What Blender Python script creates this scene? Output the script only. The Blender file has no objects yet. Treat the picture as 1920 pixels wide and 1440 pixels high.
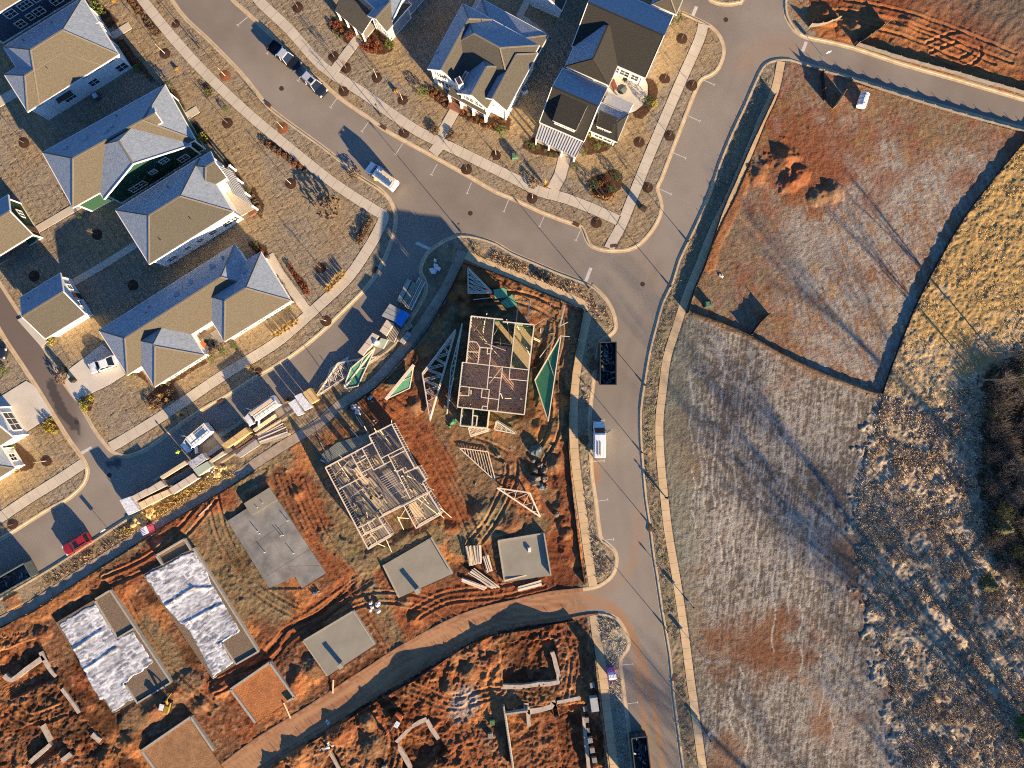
import bpy, bmesh, math, random
import numpy as np
from mathutils import Vector, Matrix
from mathutils.geometry import delaunay_2d_cdt, tessellate_polygon

random.seed(7)
RNG = np.random.default_rng(11)
scene = bpy.context.scene
COL = scene.collection
R = math.radians

# ---------------------------------------------------------------- camera
CAM_H = 110.0          # metres above the road
PX = 11.5              # photograph pixels per metre on the road
cam_data = bpy.data.cameras.new('camera')
cam_data.sensor_width = 36.0
cam_data.lens = 18.0 / ((960.0 / PX) / CAM_H)
cam_data.clip_start = 0.5
cam_data.clip_end = 5000.0
cam = bpy.data.objects.new('camera', cam_data)
cam.location = (0, 0, CAM_H)
COL.objects.link(cam)
scene.camera = cam

# ---------------------------------------------------------------- light
SUN_EL, SUN_DIR = 14.0, Vector((0.64, -0.77, 0)).normalized()   # towards the sun
world = bpy.data.worlds.new('World')
scene.world = world
world.use_nodes = True
wn = world.node_tree
sky = wn.nodes.new('ShaderNodeTexSky')
sky.sky_type = 'NISHITA'
sky.sun_disc = False
sky.sun_elevation = R(SUN_EL)
sky.sun_rotation = math.atan2(SUN_DIR.x, SUN_DIR.y)
sky.air_density = 1.0
sky.dust_density = 0.1
sky.ozone_density = 6.5
bg = wn.nodes['Background']
bg.inputs[1].default_value = 0.068
wn.links.new(sky.outputs[0], bg.inputs[0])
sun_data = bpy.data.lights.new('sun', 'SUN')
sun_data.energy = 5.0
sun_data.angle = R(0.6)
sun_data.color = (1.0, 0.745, 0.45)
sun = bpy.data.objects.new('sun', sun_data)
to_sun = Vector((SUN_DIR.x * math.cos(R(SUN_EL)), SUN_DIR.y * math.cos(R(SUN_EL)), math.sin(R(SUN_EL))))
sun.rotation_euler = to_sun.to_track_quat('Z', 'Y').to_euler()
sun.location = to_sun * 200
COL.objects.link(sun)
scene.view_settings.view_transform = 'Standard'
scene.view_settings.look = 'None'
scene.view_settings.gamma = 1.0
scene.view_settings.use_curve_mapping = False
scene.view_settings.exposure = 1.76
scene.cycles.use_denoising = False
scene.cycles.pixel_filter_type = 'BLACKMAN_HARRIS'
scene.cycles.filter_width = 1.1
scene.cycles.max_bounces = 5
scene.cycles.diffuse_bounces = 3

# ---------------------------------------------------------------- helpers
def P(px, py, z=0.0):
    """The point at height z seen at photograph pixel (px, py)."""
    k = (CAM_H - z) / CAM_H / PX
    return Vector(((px - 960.0) * k, (720.0 - py) * k, z))

def P2(px, py):
    return ((px - 960.0) / PX, (720.0 - py) / PX)

def crop(ox, oy, s):
    """Reads points noted in an enlarged crop of the photograph."""
    return lambda x, y: (ox + x / s, oy + y / s)

MATS = {}
def mat(name, col, rough=0.8, nscale=None, namt=0.25, bump=0.0, col2=None, detail=4, metallic=0.0, bscale=None, spec=0.3, stretch=None):
    if name in MATS:
        return MATS[name]
    m = bpy.data.materials.new(name)
    m.use_nodes = True
    nt = m.node_tree
    b = nt.nodes['Principled BSDF']
    b.inputs['Roughness'].default_value = rough
    b.inputs['Metallic'].default_value = metallic
    b.inputs['Specular IOR Level'].default_value = spec
    if col2 is None:
        col2 = tuple(min(1, c * (1 + namt)) for c in col)
        c1 = tuple(c * (1 - namt) for c in col)
    else:
        c1 = col
    if nscale:
        tc = nt.nodes.new('ShaderNodeTexCoord')
        src = tc.outputs['Object']
        if stretch:
            mp = nt.nodes.new('ShaderNodeMapping')
            mp.inputs['Scale'].default_value = stretch[:3]
            if len(stretch) > 3:
                mp.inputs['Rotation'].default_value = (0, 0, stretch[3])
            nt.links.new(src, mp.inputs[0]); src = mp.outputs[0]
        n = nt.nodes.new('ShaderNodeTexNoise')
        n.inputs['Scale'].default_value = nscale
        n.inputs['Detail'].default_value = detail
        n.inputs['Roughness'].default_value = 0.7
        nt.links.new(src, n.inputs['Vector'])
        cr = nt.nodes.new('ShaderNodeValToRGB')
        cr.color_ramp.elements[0].position = 0.3
        cr.color_ramp.elements[1].position = 0.7
        cr.color_ramp.elements[0].color = (*c1, 1)
        cr.color_ramp.elements[1].color = (*col2, 1)
        nt.links.new(n.outputs[0], cr.inputs[0])
        nt.links.new(cr.outputs[0], b.inputs['Base Color'])
        if bump:
            n2 = nt.nodes.new('ShaderNodeTexNoise')
            n2.inputs['Scale'].default_value = bscale or nscale
            n2.inputs['Detail'].default_value = 3
            nt.links.new(src, n2.inputs['Vector'])
            bp = nt.nodes.new('ShaderNodeBump')
            bp.inputs['Strength'].default_value = 1.0
            bp.inputs['Distance'].default_value = bump
            nt.links.new(n2.outputs[0], bp.inputs['Height'])
            nt.links.new(bp.outputs[0], b.inputs['Normal'])
    else:
        b.inputs['Base Color'].default_value = (*col, 1)
    MATS[name] = m
    return m

class MB:
    """Collects shapes and links them as ONE mesh object."""
    def __init__(self):
        self.v, self.f, self.mi = [], [], []
    def add(self, vs, fs, mi=0):
        o = len(self.v)
        self.v.extend([tuple(p) for p in vs])
        for f in fs:
            self.f.append([i + o for i in f]); self.mi.append(mi)
        return self
    def obox(self, c, ax, ay, az, mi=0):
        c, ax, ay, az = map(Vector, (c, ax, ay, az))
        vs = [c + ax * sx + ay * sy + az * sz for sz in (-1, 1) for sx, sy in ((-1, -1), (1, -1), (1, 1), (-1, 1))]
        return self.add(vs, [(3, 2, 1, 0), (4, 5, 6, 7), (0, 1, 5, 4), (1, 2, 6, 5), (2, 3, 7, 6), (3, 0, 4, 7)], mi)
    def box(self, c, s, rz=0.0, mi=0):
        x = Vector((math.cos(rz), math.sin(rz), 0)); y = Vector((-x.y, x.x, 0))
        return self.obox(c, x * s[0] / 2, y * s[1] / 2, (0, 0, s[2] / 2), mi)
    def beam(self, p0, p1, w, h, mi=0):
        p0, p1 = Vector(p0), Vector(p1)
        d = p1 - p0
        L = d.length
        if L < 1e-5:
            return self
        d = d / L
        s = d.cross(Vector((0, 0, 1)))
        s = s.normalized() if s.length > 1e-4 else Vector((1, 0, 0))
        u = s.cross(d)
        return self.obox((p0 + p1) / 2, d * L / 2, s * w / 2, u * h / 2, mi)
    def tube(self, p0, p1, r0, r1=None, n=6, mi=0, cap=True):
        p0, p1 = Vector(p0), Vector(p1)
        r1 = r0 if r1 is None else r1
        d = (p1 - p0).normalized()
        s = d.cross(Vector((0, 0, 1)))
        s = s.normalized() if s.length > 1e-3 else Vector((1, 0, 0))
        u = s.cross(d)
        vs = []
        for p, r in ((p0, r0), (p1, r1)):
            for i in range(n):
                a = 2 * math.pi * i / n
                vs.append(p + s * (r * math.cos(a)) + u * (r * math.sin(a)))
        fs = [(i, (i + 1) % n, n + (i + 1) % n, n + i) for i in range(n)]
        if cap:
            fs += [tuple(range(n - 1, -1, -1)), tuple(range(n, 2 * n))]
        return self.add(vs, fs, mi)
    def prism(self, poly, z0, z1, mi=0, mi_side=None):
        """poly: world (x, y) points; closed solid between z0 and z1."""
        n = len(poly)
        a = sum(poly[i][0] * poly[(i + 1) % n][1] - poly[(i + 1) % n][0] * poly[i][1] for i in range(n))
        if a < 0:
            poly = poly[::-1]
        vs = [(p[0], p[1], z1) for p in poly] + [(p[0], p[1], z0) for p in poly]
        tris = tessellate_polygon([[Vector((p[0], p[1], 0)) for p in poly]])
        top = []
        for t in tris:
            A, B, C = (poly[i] for i in t)
            cr = (B[0] - A[0]) * (C[1] - A[1]) - (B[1] - A[1]) * (C[0] - A[0])
            top.append(tuple(t) if cr > 0 else tuple(t[::-1]))
        self.add(vs, top, mi)
        o = len(self.v) - 2 * n
        for i in range(n):
            j = (i + 1) % n
            self.f.append([o + i, o + n + i, o + n + j, o + j]); self.mi.append(mi if mi_side is None else mi_side)
        for t in top:
            self.f.append([o + n + k for k in t[::-1]]); self.mi.append(mi)
        return self
    def slab(self, pts, th, mi=0, mi_side=None):
        """Four (or more) coplanar 3-D points, thickened downward by th."""
        pts = [Vector(p) for p in pts]
        nn = (pts[1] - pts[0]).cross(pts[2] - pts[0])
        if nn.z < 0:
            pts = pts[::-1]
        n = len(pts)
        vs = pts + [p - Vector((0, 0, th)) for p in pts]
        self.add(vs, [tuple(range(n)), tuple(range(2 * n - 1, n - 1, -1))], mi)
        o = len(self.v) - 2 * n
        for i in range(n):
            j = (i + 1) % n
            self.f.append([o + i, o + n + i, o + n + j, o + j]); self.mi.append(mi if mi_side is None else mi_side)
        return self
    def blob(self, c, r, rz=None, n=8, m=5, jit=0.2, mi=0, rnd=random):
        c = Vector(c); rz = r if rz is None else rz
        vs = [c + Vector((0, 0, rz))]
        for i in range(1, m):
            t = math.pi * i / m
            for j in range(n):
                a = 2 * math.pi * (j + 0.5 * (i % 2)) / n
                k = 1 + rnd.uniform(-jit, jit)
                vs.append(c + Vector((r * k * math.sin(t) * math.cos(a), r * k * math.sin(t) * math.sin(a), rz * k * math.cos(t))))
        vs.append(c - Vector((0, 0, rz)))
        fs = [(0, 1 + j, 1 + (j + 1) % n) for j in range(n)]
        for i in range(m - 2):
            for j in range(n):
                a, b = 1 + i * n + j, 1 + i * n + (j + 1) % n
                fs.append((a, a + n, b + n, b))
        e = len(vs) - 1
        fs += [(e, 1 + (m - 2) * n + (j + 1) % n, 1 + (m - 2) * n + j) for j in range(n)]
        return self.add(vs, fs, mi)
    def build(self, name, mats, parent=None, local=False, smooth=False, label=None):
        me = bpy.data.meshes.new(name)
        v = self.v
        if parent is not None and not local:
            q = Vector((0, 0, 0)); a = parent
            while a is not None:
                q = q + a.location; a = a.parent
            v = [(p[0] - q.x, p[1] - q.y, p[2] - q.z) for p in v]
        me.from_pydata(v, [], self.f)
        if not isinstance(mats, (list, tuple)):
            mats = [mats]
        for m in mats:
            me.materials.append(m)
        if len(mats) > 1:
            me.polygons.foreach_set('material_index', self.mi)
        if smooth:
            me.polygons.foreach_set('use_smooth', [True] * len(self.f))
        me.update()
        o = bpy.data.objects.new(name, me)
        COL.objects.link(o)
        if parent is not None:
            o.parent = parent
        if label:
            o['label'] = label
        return o

def tag(o, label, cat, group=None, kind=None):
    o['label'] = label; o['category'] = cat
    if group: o['group'] = group
    if kind: o['kind'] = kind
    return o

def structure(o, label=None):
    o['kind'] = 'structure'
    if label: o['label'] = label
    return o

def thing(name, loc, label, cat, group=None, rz=0.0):
    o = bpy.data.objects.new(name, None)
    o.empty_display_size = 0.5
    COL.objects.link(o)
    o.location = loc
    o.rotation_euler = (0, 0, rz)
    return tag(o, label, cat, group)

def copy_thing(root, loc, rz, label=None, group=None, scale=None, cat=None):
    def rec(o, parent):
        c = o.copy(); COL.objects.link(c)
        c.parent = parent
        for ch in [x for x in o.children]:
            rec(ch, c)
        return c
    c = rec(root, None)
    c.location = loc; c.rotation_euler = (0, 0, rz)
    if scale: c.scale = (scale,) * 3 if not isinstance(scale, tuple) else scale
    if label: c['label'] = label
    if group: c['group'] = group
    if cat: c['category'] = cat
    return c

ORD = ['first', 'second', 'third', 'fourth', 'fifth', 'sixth', 'seventh', 'eighth', 'ninth', 'tenth', 'eleventh', 'twelfth',
       'thirteenth', 'fourteenth', 'fifteenth', 'sixteenth', 'seventeenth', 'eighteenth', 'nineteenth', 'twentieth']

# numpy noise and masks ------------------------------------------------
def vnoise(x, y, scale, seed):
    """Smooth value noise in 0..1 on arrays of world coordinates."""
    rng = np.random.default_rng(seed)
    N = 256
    lat = rng.random((N, N)).astype(np.float32)
    u = x / scale + seed * 3.17; v = y / scale - seed * 1.73
    i = np.floor(u).astype(np.int64); j = np.floor(v).astype(np.int64)
    fx = (u - i).astype(np.float32); fy = (v - j).astype(np.float32)
    fx = fx * fx * (3 - 2 * fx); fy = fy * fy * (3 - 2 * fy)
    i0, i1, j0, j1 = i % N, (i + 1) % N, j % N, (j + 1) % N
    return (lat[i0, j0] * (1 - fx) + lat[i1, j0] * fx) * (1 - fy) + (lat[i0, j1] * (1 - fx) + lat[i1, j1] * fx) * fy

def fnoise(x, y, scale, seed, octv=4, rough=0.5):
    s, a, t = 0.0, 1.0, 0.0
    for o in range(octv):
        s = s + a * vnoise(x, y, scale / 2 ** o, seed + o * 17)
        t += a; a *= rough
    return s / t

def inpoly(x, y, poly):
    """poly in world (x, y)."""
    p = np.array(poly, dtype=np.float64)
    out = np.zeros(x.shape, dtype=bool)
    bb = (x >= p[:, 0].min()) & (x <= p[:, 0].max()) & (y >= p[:, 1].min()) & (y <= p[:, 1].max())
    if not bb.any():
        return out
    xx, yy = x[bb], y[bb]
    r = np.zeros(xx.shape, dtype=bool)
    n = len(p)
    for a in range(n):
        x0, y0 = p[a]; x1, y1 = p[(a + 1) % n]
        if y0 == y1:
            continue
        c = (y0 > yy) != (y1 > yy)
        r ^= c & (xx < (x1 - x0) * (yy - y0) / (y1 - y0) + x0)
    out[bb] = r
    return out

def pdist(x, y, line, reach):
    """Distance of the points to a polyline (world), capped at reach."""
    d = np.full(x.shape, reach, dtype=np.float32)
    for (x0, y0), (x1, y1) in zip(line[:-1], line[1:]):
        bb = (x > min(x0, x1) - reach) & (x < max(x0, x1) + reach) & (y > min(y0, y1) - reach) & (y < max(y0, y1) + reach)
        if not bb.any():
            continue
        xx, yy = x[bb], y[bb]
        L2 = (x1 - x0) ** 2 + (y1 - y0) ** 2 + 1e-9
        t = np.clip(((xx - x0) * (x1 - x0) + (yy - y0) * (y1 - y0)) / L2, 0, 1)
        dd = np.hypot(xx - x0 - t * (x1 - x0), yy - y0 - t * (y1 - y0))
        d[bb] = np.minimum(d[bb], dd)
    return d

def smooth_line(pts, k=3):
    """Catmull-Rom through pixel points."""
    out = []
    n = len(pts)
    for i in range(n - 1):
        p0, p1, p2, p3 = pts[max(i - 1, 0)], pts[i], pts[i + 1], pts[min(i + 2, n - 1)]
        for s in range(k):
            t = s / k
            q = []
            for c in (0, 1):
                a, b, cc, d = p0[c], p1[c], p2[c], p3[c]
                q.append(0.5 * (2 * b + (cc - a) * t + (2 * a - 5 * b + 4 * cc - d) * t * t + (3 * b - a - 3 * cc + d) * t ** 3))
            out.append(tuple(q))
    out.append(pts[-1])
    return out

def W(pts):
    return [P2(*p) for p in pts]
# ================================================================ outlines (photograph pixels)
L_R1W = smooth_line([(296, -50), (322, 0), (350, 37), (388, 72), (450, 135), (480, 172), (505, 202), (555, 240), (600, 272), (632, 297),
         (668, 328), (710, 354), (730, 374), (741, 400), (741, 422), (735, 447), (722, 482), (700, 522), (675, 552), (632, 594), (600, 625), (547, 667),
         (480, 707), (425, 742), (375, 770), (315, 813), (275, 842), (250, 852), (232, 855), (212, 847), (197, 832), (175, 802), (150, 757),
         (122, 720), (85, 655), (42, 595), (0, 530), (-40, 470)], 2)
L_ALY = smooth_line([(-60, 510), (0, 620), (22, 655), (65, 720), (100, 777), (130, 825), (152, 855), (161, 872), (164, 887), (157, 907), (140, 925), (120, 940), (87, 957),
         (27, 995), (0, 1011), (-60, 1046)], 2)
L_R2S = smooth_line([(-60, 1162), (0, 1122), (70, 1080), (100, 1062), (162, 1022), (217, 986), (262, 958), (375, 890), (425, 860), (480, 822), (542, 778), (590, 745),
         (640, 712), (705, 672), (740, 644), (766, 606), (790, 566), (800, 543), (795, 522), (789, 510), (792, 494), (802, 475), (825, 457), (847, 446), (865, 442), (892, 445),
         (930, 457), (960, 475), (1007, 495), (1047, 512), (1095, 530), (1115, 540), (1135, 560), (1148, 582), (1154, 606), (1152, 620), (1140, 631)], 2)
L_RMW = smooth_line([(1140, 631), (1126, 640), (1120, 660), (1112, 720), (1105, 782), (1107, 845), (1110, 895), (1117, 940), (1125, 1005), (1135, 1017), (1150, 1030), (1156, 1046), (1153, 1068),
         (1145, 1082), (1132, 1093), (1112, 1102), (1072, 1107), (1035, 1111), (1000, 1118), (960, 1128), (890, 1145), (830, 1170), (745, 1217), (692, 1252), (655, 1275), (580, 1325),
         (480, 1387), (410, 1440), (360, 1480)], 2)
L_R3S = smooth_line([(430, 1490), (495, 1437), (530, 1412), (630, 1350), (705, 1302), (770, 1265), (842, 1220), (905, 1187), (960, 1174), (1022, 1165), (1072, 1157), (1105, 1151), (1135, 1151),
         (1157, 1161), (1170, 1180), (1178, 1200), (1177, 1216), (1164, 1234), (1164, 1255), (1172, 1320), (1180, 1380), (1185, 1440), (1188, 1490)], 2)
L_RME = smooth_line([(1292, 1490), (1280, 1440), (1272, 1380), (1262, 1305), (1255, 1230), (1240, 1142), (1231, 1080), (1225, 1045), (1217, 982), (1210, 937), (1205, 882), (1201, 832), (1200, 770),
         (1207, 720), (1217, 660), (1230, 610), (1242, 567), (1260, 530), (1272, 490), (1290, 452), (1310, 410), (1332, 360), (1347, 312), (1372, 250), (1397, 197), (1422, 140), (1436, 120),
         (1457, 112), (1482, 112), (1507, 120), (1565, 137), (1640, 160), (1740, 192), (1840, 220), (1920, 242), (1980, 260)], 2)
L_R4N = smooth_line([(1980, 203), (1920, 187), (1785, 147), (1690, 120), (1600, 90), (1540, 76), (1512, 70), (1490, 57), (1474, 30), (1472, 0), (1472, -50)], 2)
L_ISL = smooth_line([(1398, -50), (1392, 0), (1384, 5), (1370, 8), (1350, 7), (1336, 2), (1328, -6), (1310, -50)], 2)
L_R1E = smooth_line([(1200, -50), (1222, -10), (1247, 10), (1280, 25), (1302, 35), (1332, 50), (1350, 70), (1357, 95), (1352, 117), (1342, 134), (1328, 143), (1317, 148), (1307, 162), (1287, 212), (1260, 282), (1240, 335),
         (1232, 352), (1236, 368), (1240, 385), (1237, 405), (1222, 433), (1200, 457), (1184, 466), (1167, 470), (1140, 470), (1120, 466), (1104, 457), (1097, 440), (1090, 426), (1075, 420), (1020, 400), (960, 372), (930, 360), (880, 331),
         (825, 300), (755, 262), (720, 242), (690, 220), (635, 182), (605, 155), (567, 125), (505, 62), (450, 12), (437, 0), (400, -50)], 2)
KERB_LINES = [L_R1W, L_ALY, L_R2S, L_RMW, L_R3S, L_RME, L_R4N, L_ISL, L_R1E]
ROAD = [p for l in KERB_LINES for p in l]
ROADW = W(ROAD)

def band(center, w):
    """Polygon of a strip of width w px along a pixel polyline."""
    l, r = [], []
    n = len(center)
    for i in range(n):
        a = center[max(i - 1, 0)]; b = center[min(i + 1, n - 1)]
        dx, dy = b[0] - a[0], b[1] - a[1]
        L = math.hypot(dx, dy)
        l.append((center[i][0] - dy / L * w / 2, center[i][1] + dx / L * w / 2))
        r.append((center[i][0] + dy / L * w / 2, center[i][1] - dx / L * w / 2))
    return l + r[::-1]

SIDEWALKS = [
    ('pale concrete sidewalk along the row of grey roofed houses', band(smooth_line([(235, -50), (268, 0), (318, 63), (372, 124), (425, 176), (480, 226), (548, 282), (617, 337), (662, 368), (706, 396), (720, 405), (712, 428), (690, 467), (651, 523), (598, 573), (528, 635), (480, 667), (415, 706), (350, 750), (290, 789), (226, 828), (208, 838)]), 19)),
    ('short concrete sidewalk below the alley mouth', band(smooth_line([(158, 868), (108, 901), (52, 936), (0, 971), (-60, 1010)]), 19)),
    ('curved concrete sidewalk in front of the white front porches', band(smooth_line([(465, -30), (488, 4), (543, 56), (605, 125), (680, 174), (725, 207), (785, 247), (865, 286), (960, 333), (1010, 358), (1060, 372), (1112, 392), (1160, 414)]), 19)),
    ('straight concrete sidewalk beside the dark roofed corner house', band(smooth_line([(1318, 46), (1310, 77), (1275, 156), (1217, 292), (1190, 360), (1166, 420), (1150, 450), (1142, 466)]), 19)),
    ('long narrow sidewalk edging the frosty fields', band(smooth_line([(1464, 116), (1452, 172), (1428, 225), (1410, 270), (1373, 358), (1342, 420), (1325, 460), (1308, 505), (1287, 555), (1266, 620), (1250, 672), (1243, 725), (1236, 790), (1238, 858), (1246, 940), (1254, 1006), (1267, 1080), (1281, 1172), (1294, 1272), (1306, 1358), (1317, 1440), (1322, 1490)]), 15)),
    ('muddy sidewalk between the lumber piles and the building lots', band(smooth_line([(866, 470), (855, 500), (832, 546), (790, 610), (745, 668), (697, 720), (640, 757), (597, 795), (530, 836), (480, 868), (425, 905), (325, 964), (250, 1012), (187, 1052), (120, 1096), (60, 1135), (0, 1166), (-50, 1196)]), 18)),
    ('sidewalk bending round the framed corner house', band(smooth_line([(874, 478), (917, 498), (960, 514), (1010, 535), (1060, 555), (1105, 578)]), 17) ),
    ('sidewalk running down past the silt fence of the framed house', band(smooth_line([(1103, 584), (1095, 622), (1086, 665), (1078, 720), (1075, 795), (1079, 870), (1090, 945), (1100, 1020), (1109, 1080), (1112, 1098)]), 16)),
    ('short sidewalk beside the footing trenches', band(smooth_line([(1113, 1153), (1118, 1192), (1129, 1255), (1138, 1330), (1144, 1380), (1152, 1440), (1156, 1490)]), 16)),
]
DRIVES = [
    ('driveway', 'pale concrete driveway under the white sedan', [(122, 718), (131, 692), (160, 670), (193, 645), (216, 668), (236, 702), (204, 722), (165, 741), (147, 757)]),
    ('driveway', 'pale concrete driveway across the alley', [(-40, 770), (0, 745), (50, 714), (65, 722), (100, 777), (42, 815), (-40, 860)]),
    ('path', 'concrete walk from the first porch to the curved sidewalk', band([(671, 74), (655, 95), (628, 131)], 17)),
    ('path', 'concrete walk up to the brick steps of the white gabled house', band([(853, 207), (826, 255)], 19)),
    ('path', 'broad concrete walk from the ribbed metal porch', band([(1061, 286), (1050, 330), (1036, 356)], 23)),
    ('path', 'concrete walk at the corner of the long hip roofed house', band([(505, 478), (530, 520), (582, 590)], 17)),
    ('path', 'shaded concrete walk from the white garage to the metal porched house', band([(125, 538), (190, 500), (262, 455)], 13)),
    ('path', 'shaded concrete walk between the green house and its garage', band([(60, 437), (120, 402), (165, 376)], 14)),
    ('path', 'concrete strip at the back of the white tan roofed house', band([(-20, 203), (34, 172)], 18)),
    ('path', 'short concrete walk to the kerb by the storm inlet', band([(826, 270), (812, 288)], 20)),
    ('path', 'shaded walk between the two pale gabled houses', band([(1000, -20), (975, 30), (1002, 52), (1020, 66)], 14)),
    ('path', 'shaded walk beside the white gabled house', band([(905, 0), (893, 22)], 22)),
    ('path', 'short walk to the porch of the tan roofed house', band([(212, 68), (245, 48)], 14)),
    ('path', 'short walk to the porch of the green house', band([(340, 225), (372, 205)], 14)),
    ('patio', 'round edged concrete patio of the dark roofed corner house', [(1155, 122), (1210, 150), (1214, 160), (1214, 178), (1206, 196), (1192, 208), (1176, 214), (1140, 190), (1138, 160)]),
    ('driveway', 'bare concrete apron at the white garage', [(34, 600), (44, 594), (90, 640), (80, 652)]),
]

# ================================================================ the ground sheet
def axis(lo, hi, step, far):
    a = np.arange(lo, hi + step / 2, step)
    o = np.array([6, 15, 30, 60, 120, 260, 600])
    return np.concatenate([(lo - o)[::-1], a, hi + o])
GS = 0.15
gx = axis(-90.0, 90.0, GS, 600)
gy = axis(-69.0, 69.0, GS, 600)
X, Y = np.meshgrid(gx, gy, indexing='ij')
X = X.astype(np.float64); Y = Y.astype(np.float64)
SH = X.shape
inner = (np.abs(X) < 90.1) & (np.abs(Y) < 69.1)
n02 = fnoise(X, Y, .3, 6, 2)
n05 = fnoise(X, Y, 0.5, 1, 2); n1 = fnoise(X, Y, 1.1, 2, 3); n3 = fnoise(X, Y, 3.0, 3, 4); n8 = fnoise(X, Y, 8.0, 4, 4); n20 = fnoise(X, Y, 22.0, 5, 4)
nf = RNG.random(SH).astype(np.float32)

def c3(r, g, b):
    return np.array([r, g, b], dtype=np.float32)
def mixc(a, b, t):
    t = np.clip(t, 0, 1)[..., None]
    return a * (1 - t) + b * t
def sst(x, a, b):
    t = np.clip((x - a) / (b - a), 0, 1)
    return t * t * (3 - 2 * t)

TAN = c3(.27, .20, .12); GREYTAN = c3(.245, .20, .145); GOLD = c3(.375, .25, .105); GREEN = c3(.15, .15, .07)
RED = c3(.20, .067, .029); REDD = c3(.125, .042, .021); ORANGE = c3(.29, .125, .05); BROWN = c3(.165, .105, .058); OLIVE = c3(.185, .138, .075)
FROST = c3(.275, .25, .215); FROSTD = c3(.125, .102, .08); FBROWN = c3(.19, .105, .06); MULCH = c3(.065, .032, .02); GRAVEL = c3(.28, .26, .23)
BRUSH = c3(.40, .30, .18); WOOD = c3(.10, .075, .05)

# lawns (default)
colr = mixc(TAN, GREYTAN, sst(n8, .35, .65))
colr = mixc(colr, OLIVE, sst(n3, .6, .85) * .5)
hgt = .12 + .05 * (n05 - .5)
# sod joints of the new lawns: narrow grooves in strips across the slope of the lots
u_ = (X * .855 + Y * .52); v_ = (-X * .52 + Y * .855)
wob = (n1 - .5) * .35
joint = (np.abs(((u_ + wob) / 1.22) % 1 - .5) > .46) | (np.abs(((v_ + wob + np.floor(u_ / 1.22) * .37) / 2.4) % 1 - .5) > .485)
hgt = hgt - .06 * (joint & (n3 > .40))
colr = mixc(colr, BROWN, .55 * (joint & (n3 > .40)))
grain = fnoise(u_ * .8, v_ * 2.6, 1.0, 47, 3)
hgt = hgt + .04 * (grain - .5)
colr = colr * (.88 + .24 * grain[..., None])

def region(poly, soft=0.0):
    return inpoly(X + (n1 - .5) * soft + (n3 - .5) * soft, Y + (n05 - .5) * soft + (n3[::-1] - .5) * soft, W(poly))
def paint(mask, c, t=1.0):
    global colr
    tt = np.where(mask, t, 0.0) if not isinstance(t, np.ndarray) else np.where(mask, t, 0)
    colr = mixc(colr, c, tt)

# golden lawn patches
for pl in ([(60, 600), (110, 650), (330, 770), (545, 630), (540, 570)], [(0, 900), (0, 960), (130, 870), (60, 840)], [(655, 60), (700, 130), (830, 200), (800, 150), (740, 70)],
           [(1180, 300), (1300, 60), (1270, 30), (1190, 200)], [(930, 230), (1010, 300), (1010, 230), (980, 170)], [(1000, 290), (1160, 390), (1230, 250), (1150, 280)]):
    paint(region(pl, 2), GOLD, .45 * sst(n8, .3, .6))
# red clay lots ------------------------------------------------------
LOT_A = [(872, 488), (960, 524), (1100, 590), (1084, 640), (1068, 720), (1064, 850), (1074, 945), (1090, 1020), (1099, 1092), (1035, 1111), (960, 1127), (855, 1157), (745, 1217), (655, 1275), (480, 1387), (380, 1470), (-90, 1500), (-90, 1230),
         (0, 1176), (70, 1137), (190, 1062), (325, 975), (480, 880), (597, 805), (700, 732), (760, 672), (802, 625), (842, 550)]
LOT_B = [(440, 1490), (500, 1440), (630, 1354), (770, 1270), (905, 1191), (1022, 1168), (1098, 1156), (1108, 1200), (1120, 1290), (1130, 1370), (1140, 1490)]
LOT_C = [(1518, -60), (1510, 40), (1530, 72), (1600, 86), (1690, 114), (1920, 180), (2010, 200), (2010, -60)]
LOT_D = [(1455, 122), (1475, 116), (1510, 124), (1640, 164), (1920, 246), (1925, 262), (1830, 372), (1760, 480), (1700, 610), (1655, 735), (1520, 690), (1400, 628), (1294, 586), (1320, 500), (1350, 408), (1400, 290), (1446, 185)]
mA, mB, mC, mD = region(LOT_A, .6), region(LOT_B, .6), region(LOT_C, .8), region(LOT_D, .4)
dirt = mA | mB
dc = mixc(BROWN, RED, sst(n8 + (n3 - .5) * .5, .48, .68))
dc = mixc(dc, ORANGE, sst(n3, .58, .8) * .45)
dc = mixc(dc, OLIVE, sst(fnoise(X, Y, 7, 40, 3), .52, .72) * .8)
colr = np.where(dirt[..., None], dc, colr)
bot = (mA & (-Y * PX + 720 > 1120 - (X * PX + 960) * .12)) | mB
colr = mixc(colr, mixc(REDD, RED, sst(n3, .3, .6)), np.where(bot, .62, 0))
rough = .04 + .26 * sst(n8, .42, .78)
rid = 1 - np.abs(fnoise(X, Y, 1.9, 52, 3) - .5) * 4
scr = fnoise(u_ * .35, v_ * 2.4, 1.2, 53, 3)      # blade and bucket scrape marks
hgt = np.where(dirt, .10 + rough * (n1 - .5) * .9 + rough * .3 * rid + .2 * (n3 - .5) + (n05 - .5) * .12 + .04 * (scr - .5) + .06 * (n02 - .5), hgt)
colr = np.where(dirt[..., None], mixc(colr, c3(.30, .20, .115), sst(scr * .6 + n05 * .4, .56, .72) * .45), colr)
colr = np.where(dirt[..., None], colr * (.72 + .56 * n05[..., None]), colr)
wet = fnoise(X, Y, 9, 57, 4)
colr = np.where(dirt[..., None], mixc(colr, colr * .42, sst(wet, .56, .66) * .9), colr)
colr = np.where(dirt[..., None], mixc(colr, c3(.37, .155, .058), sst(fnoise(X, Y, 5, 58, 4), .58, .7) * .8), colr)
clod = bot & ((region([(-80, 1200), (60, 1190), (230, 1440), (240, 1480), (-80, 1480)], 2)) | mB)
hgt = np.where(clod, .05 + .6 * (n1 - .47) * sst(n3, .25, .6) + .24 * (n05 - .5) + .14 * (n02 - .5), hgt)
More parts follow.
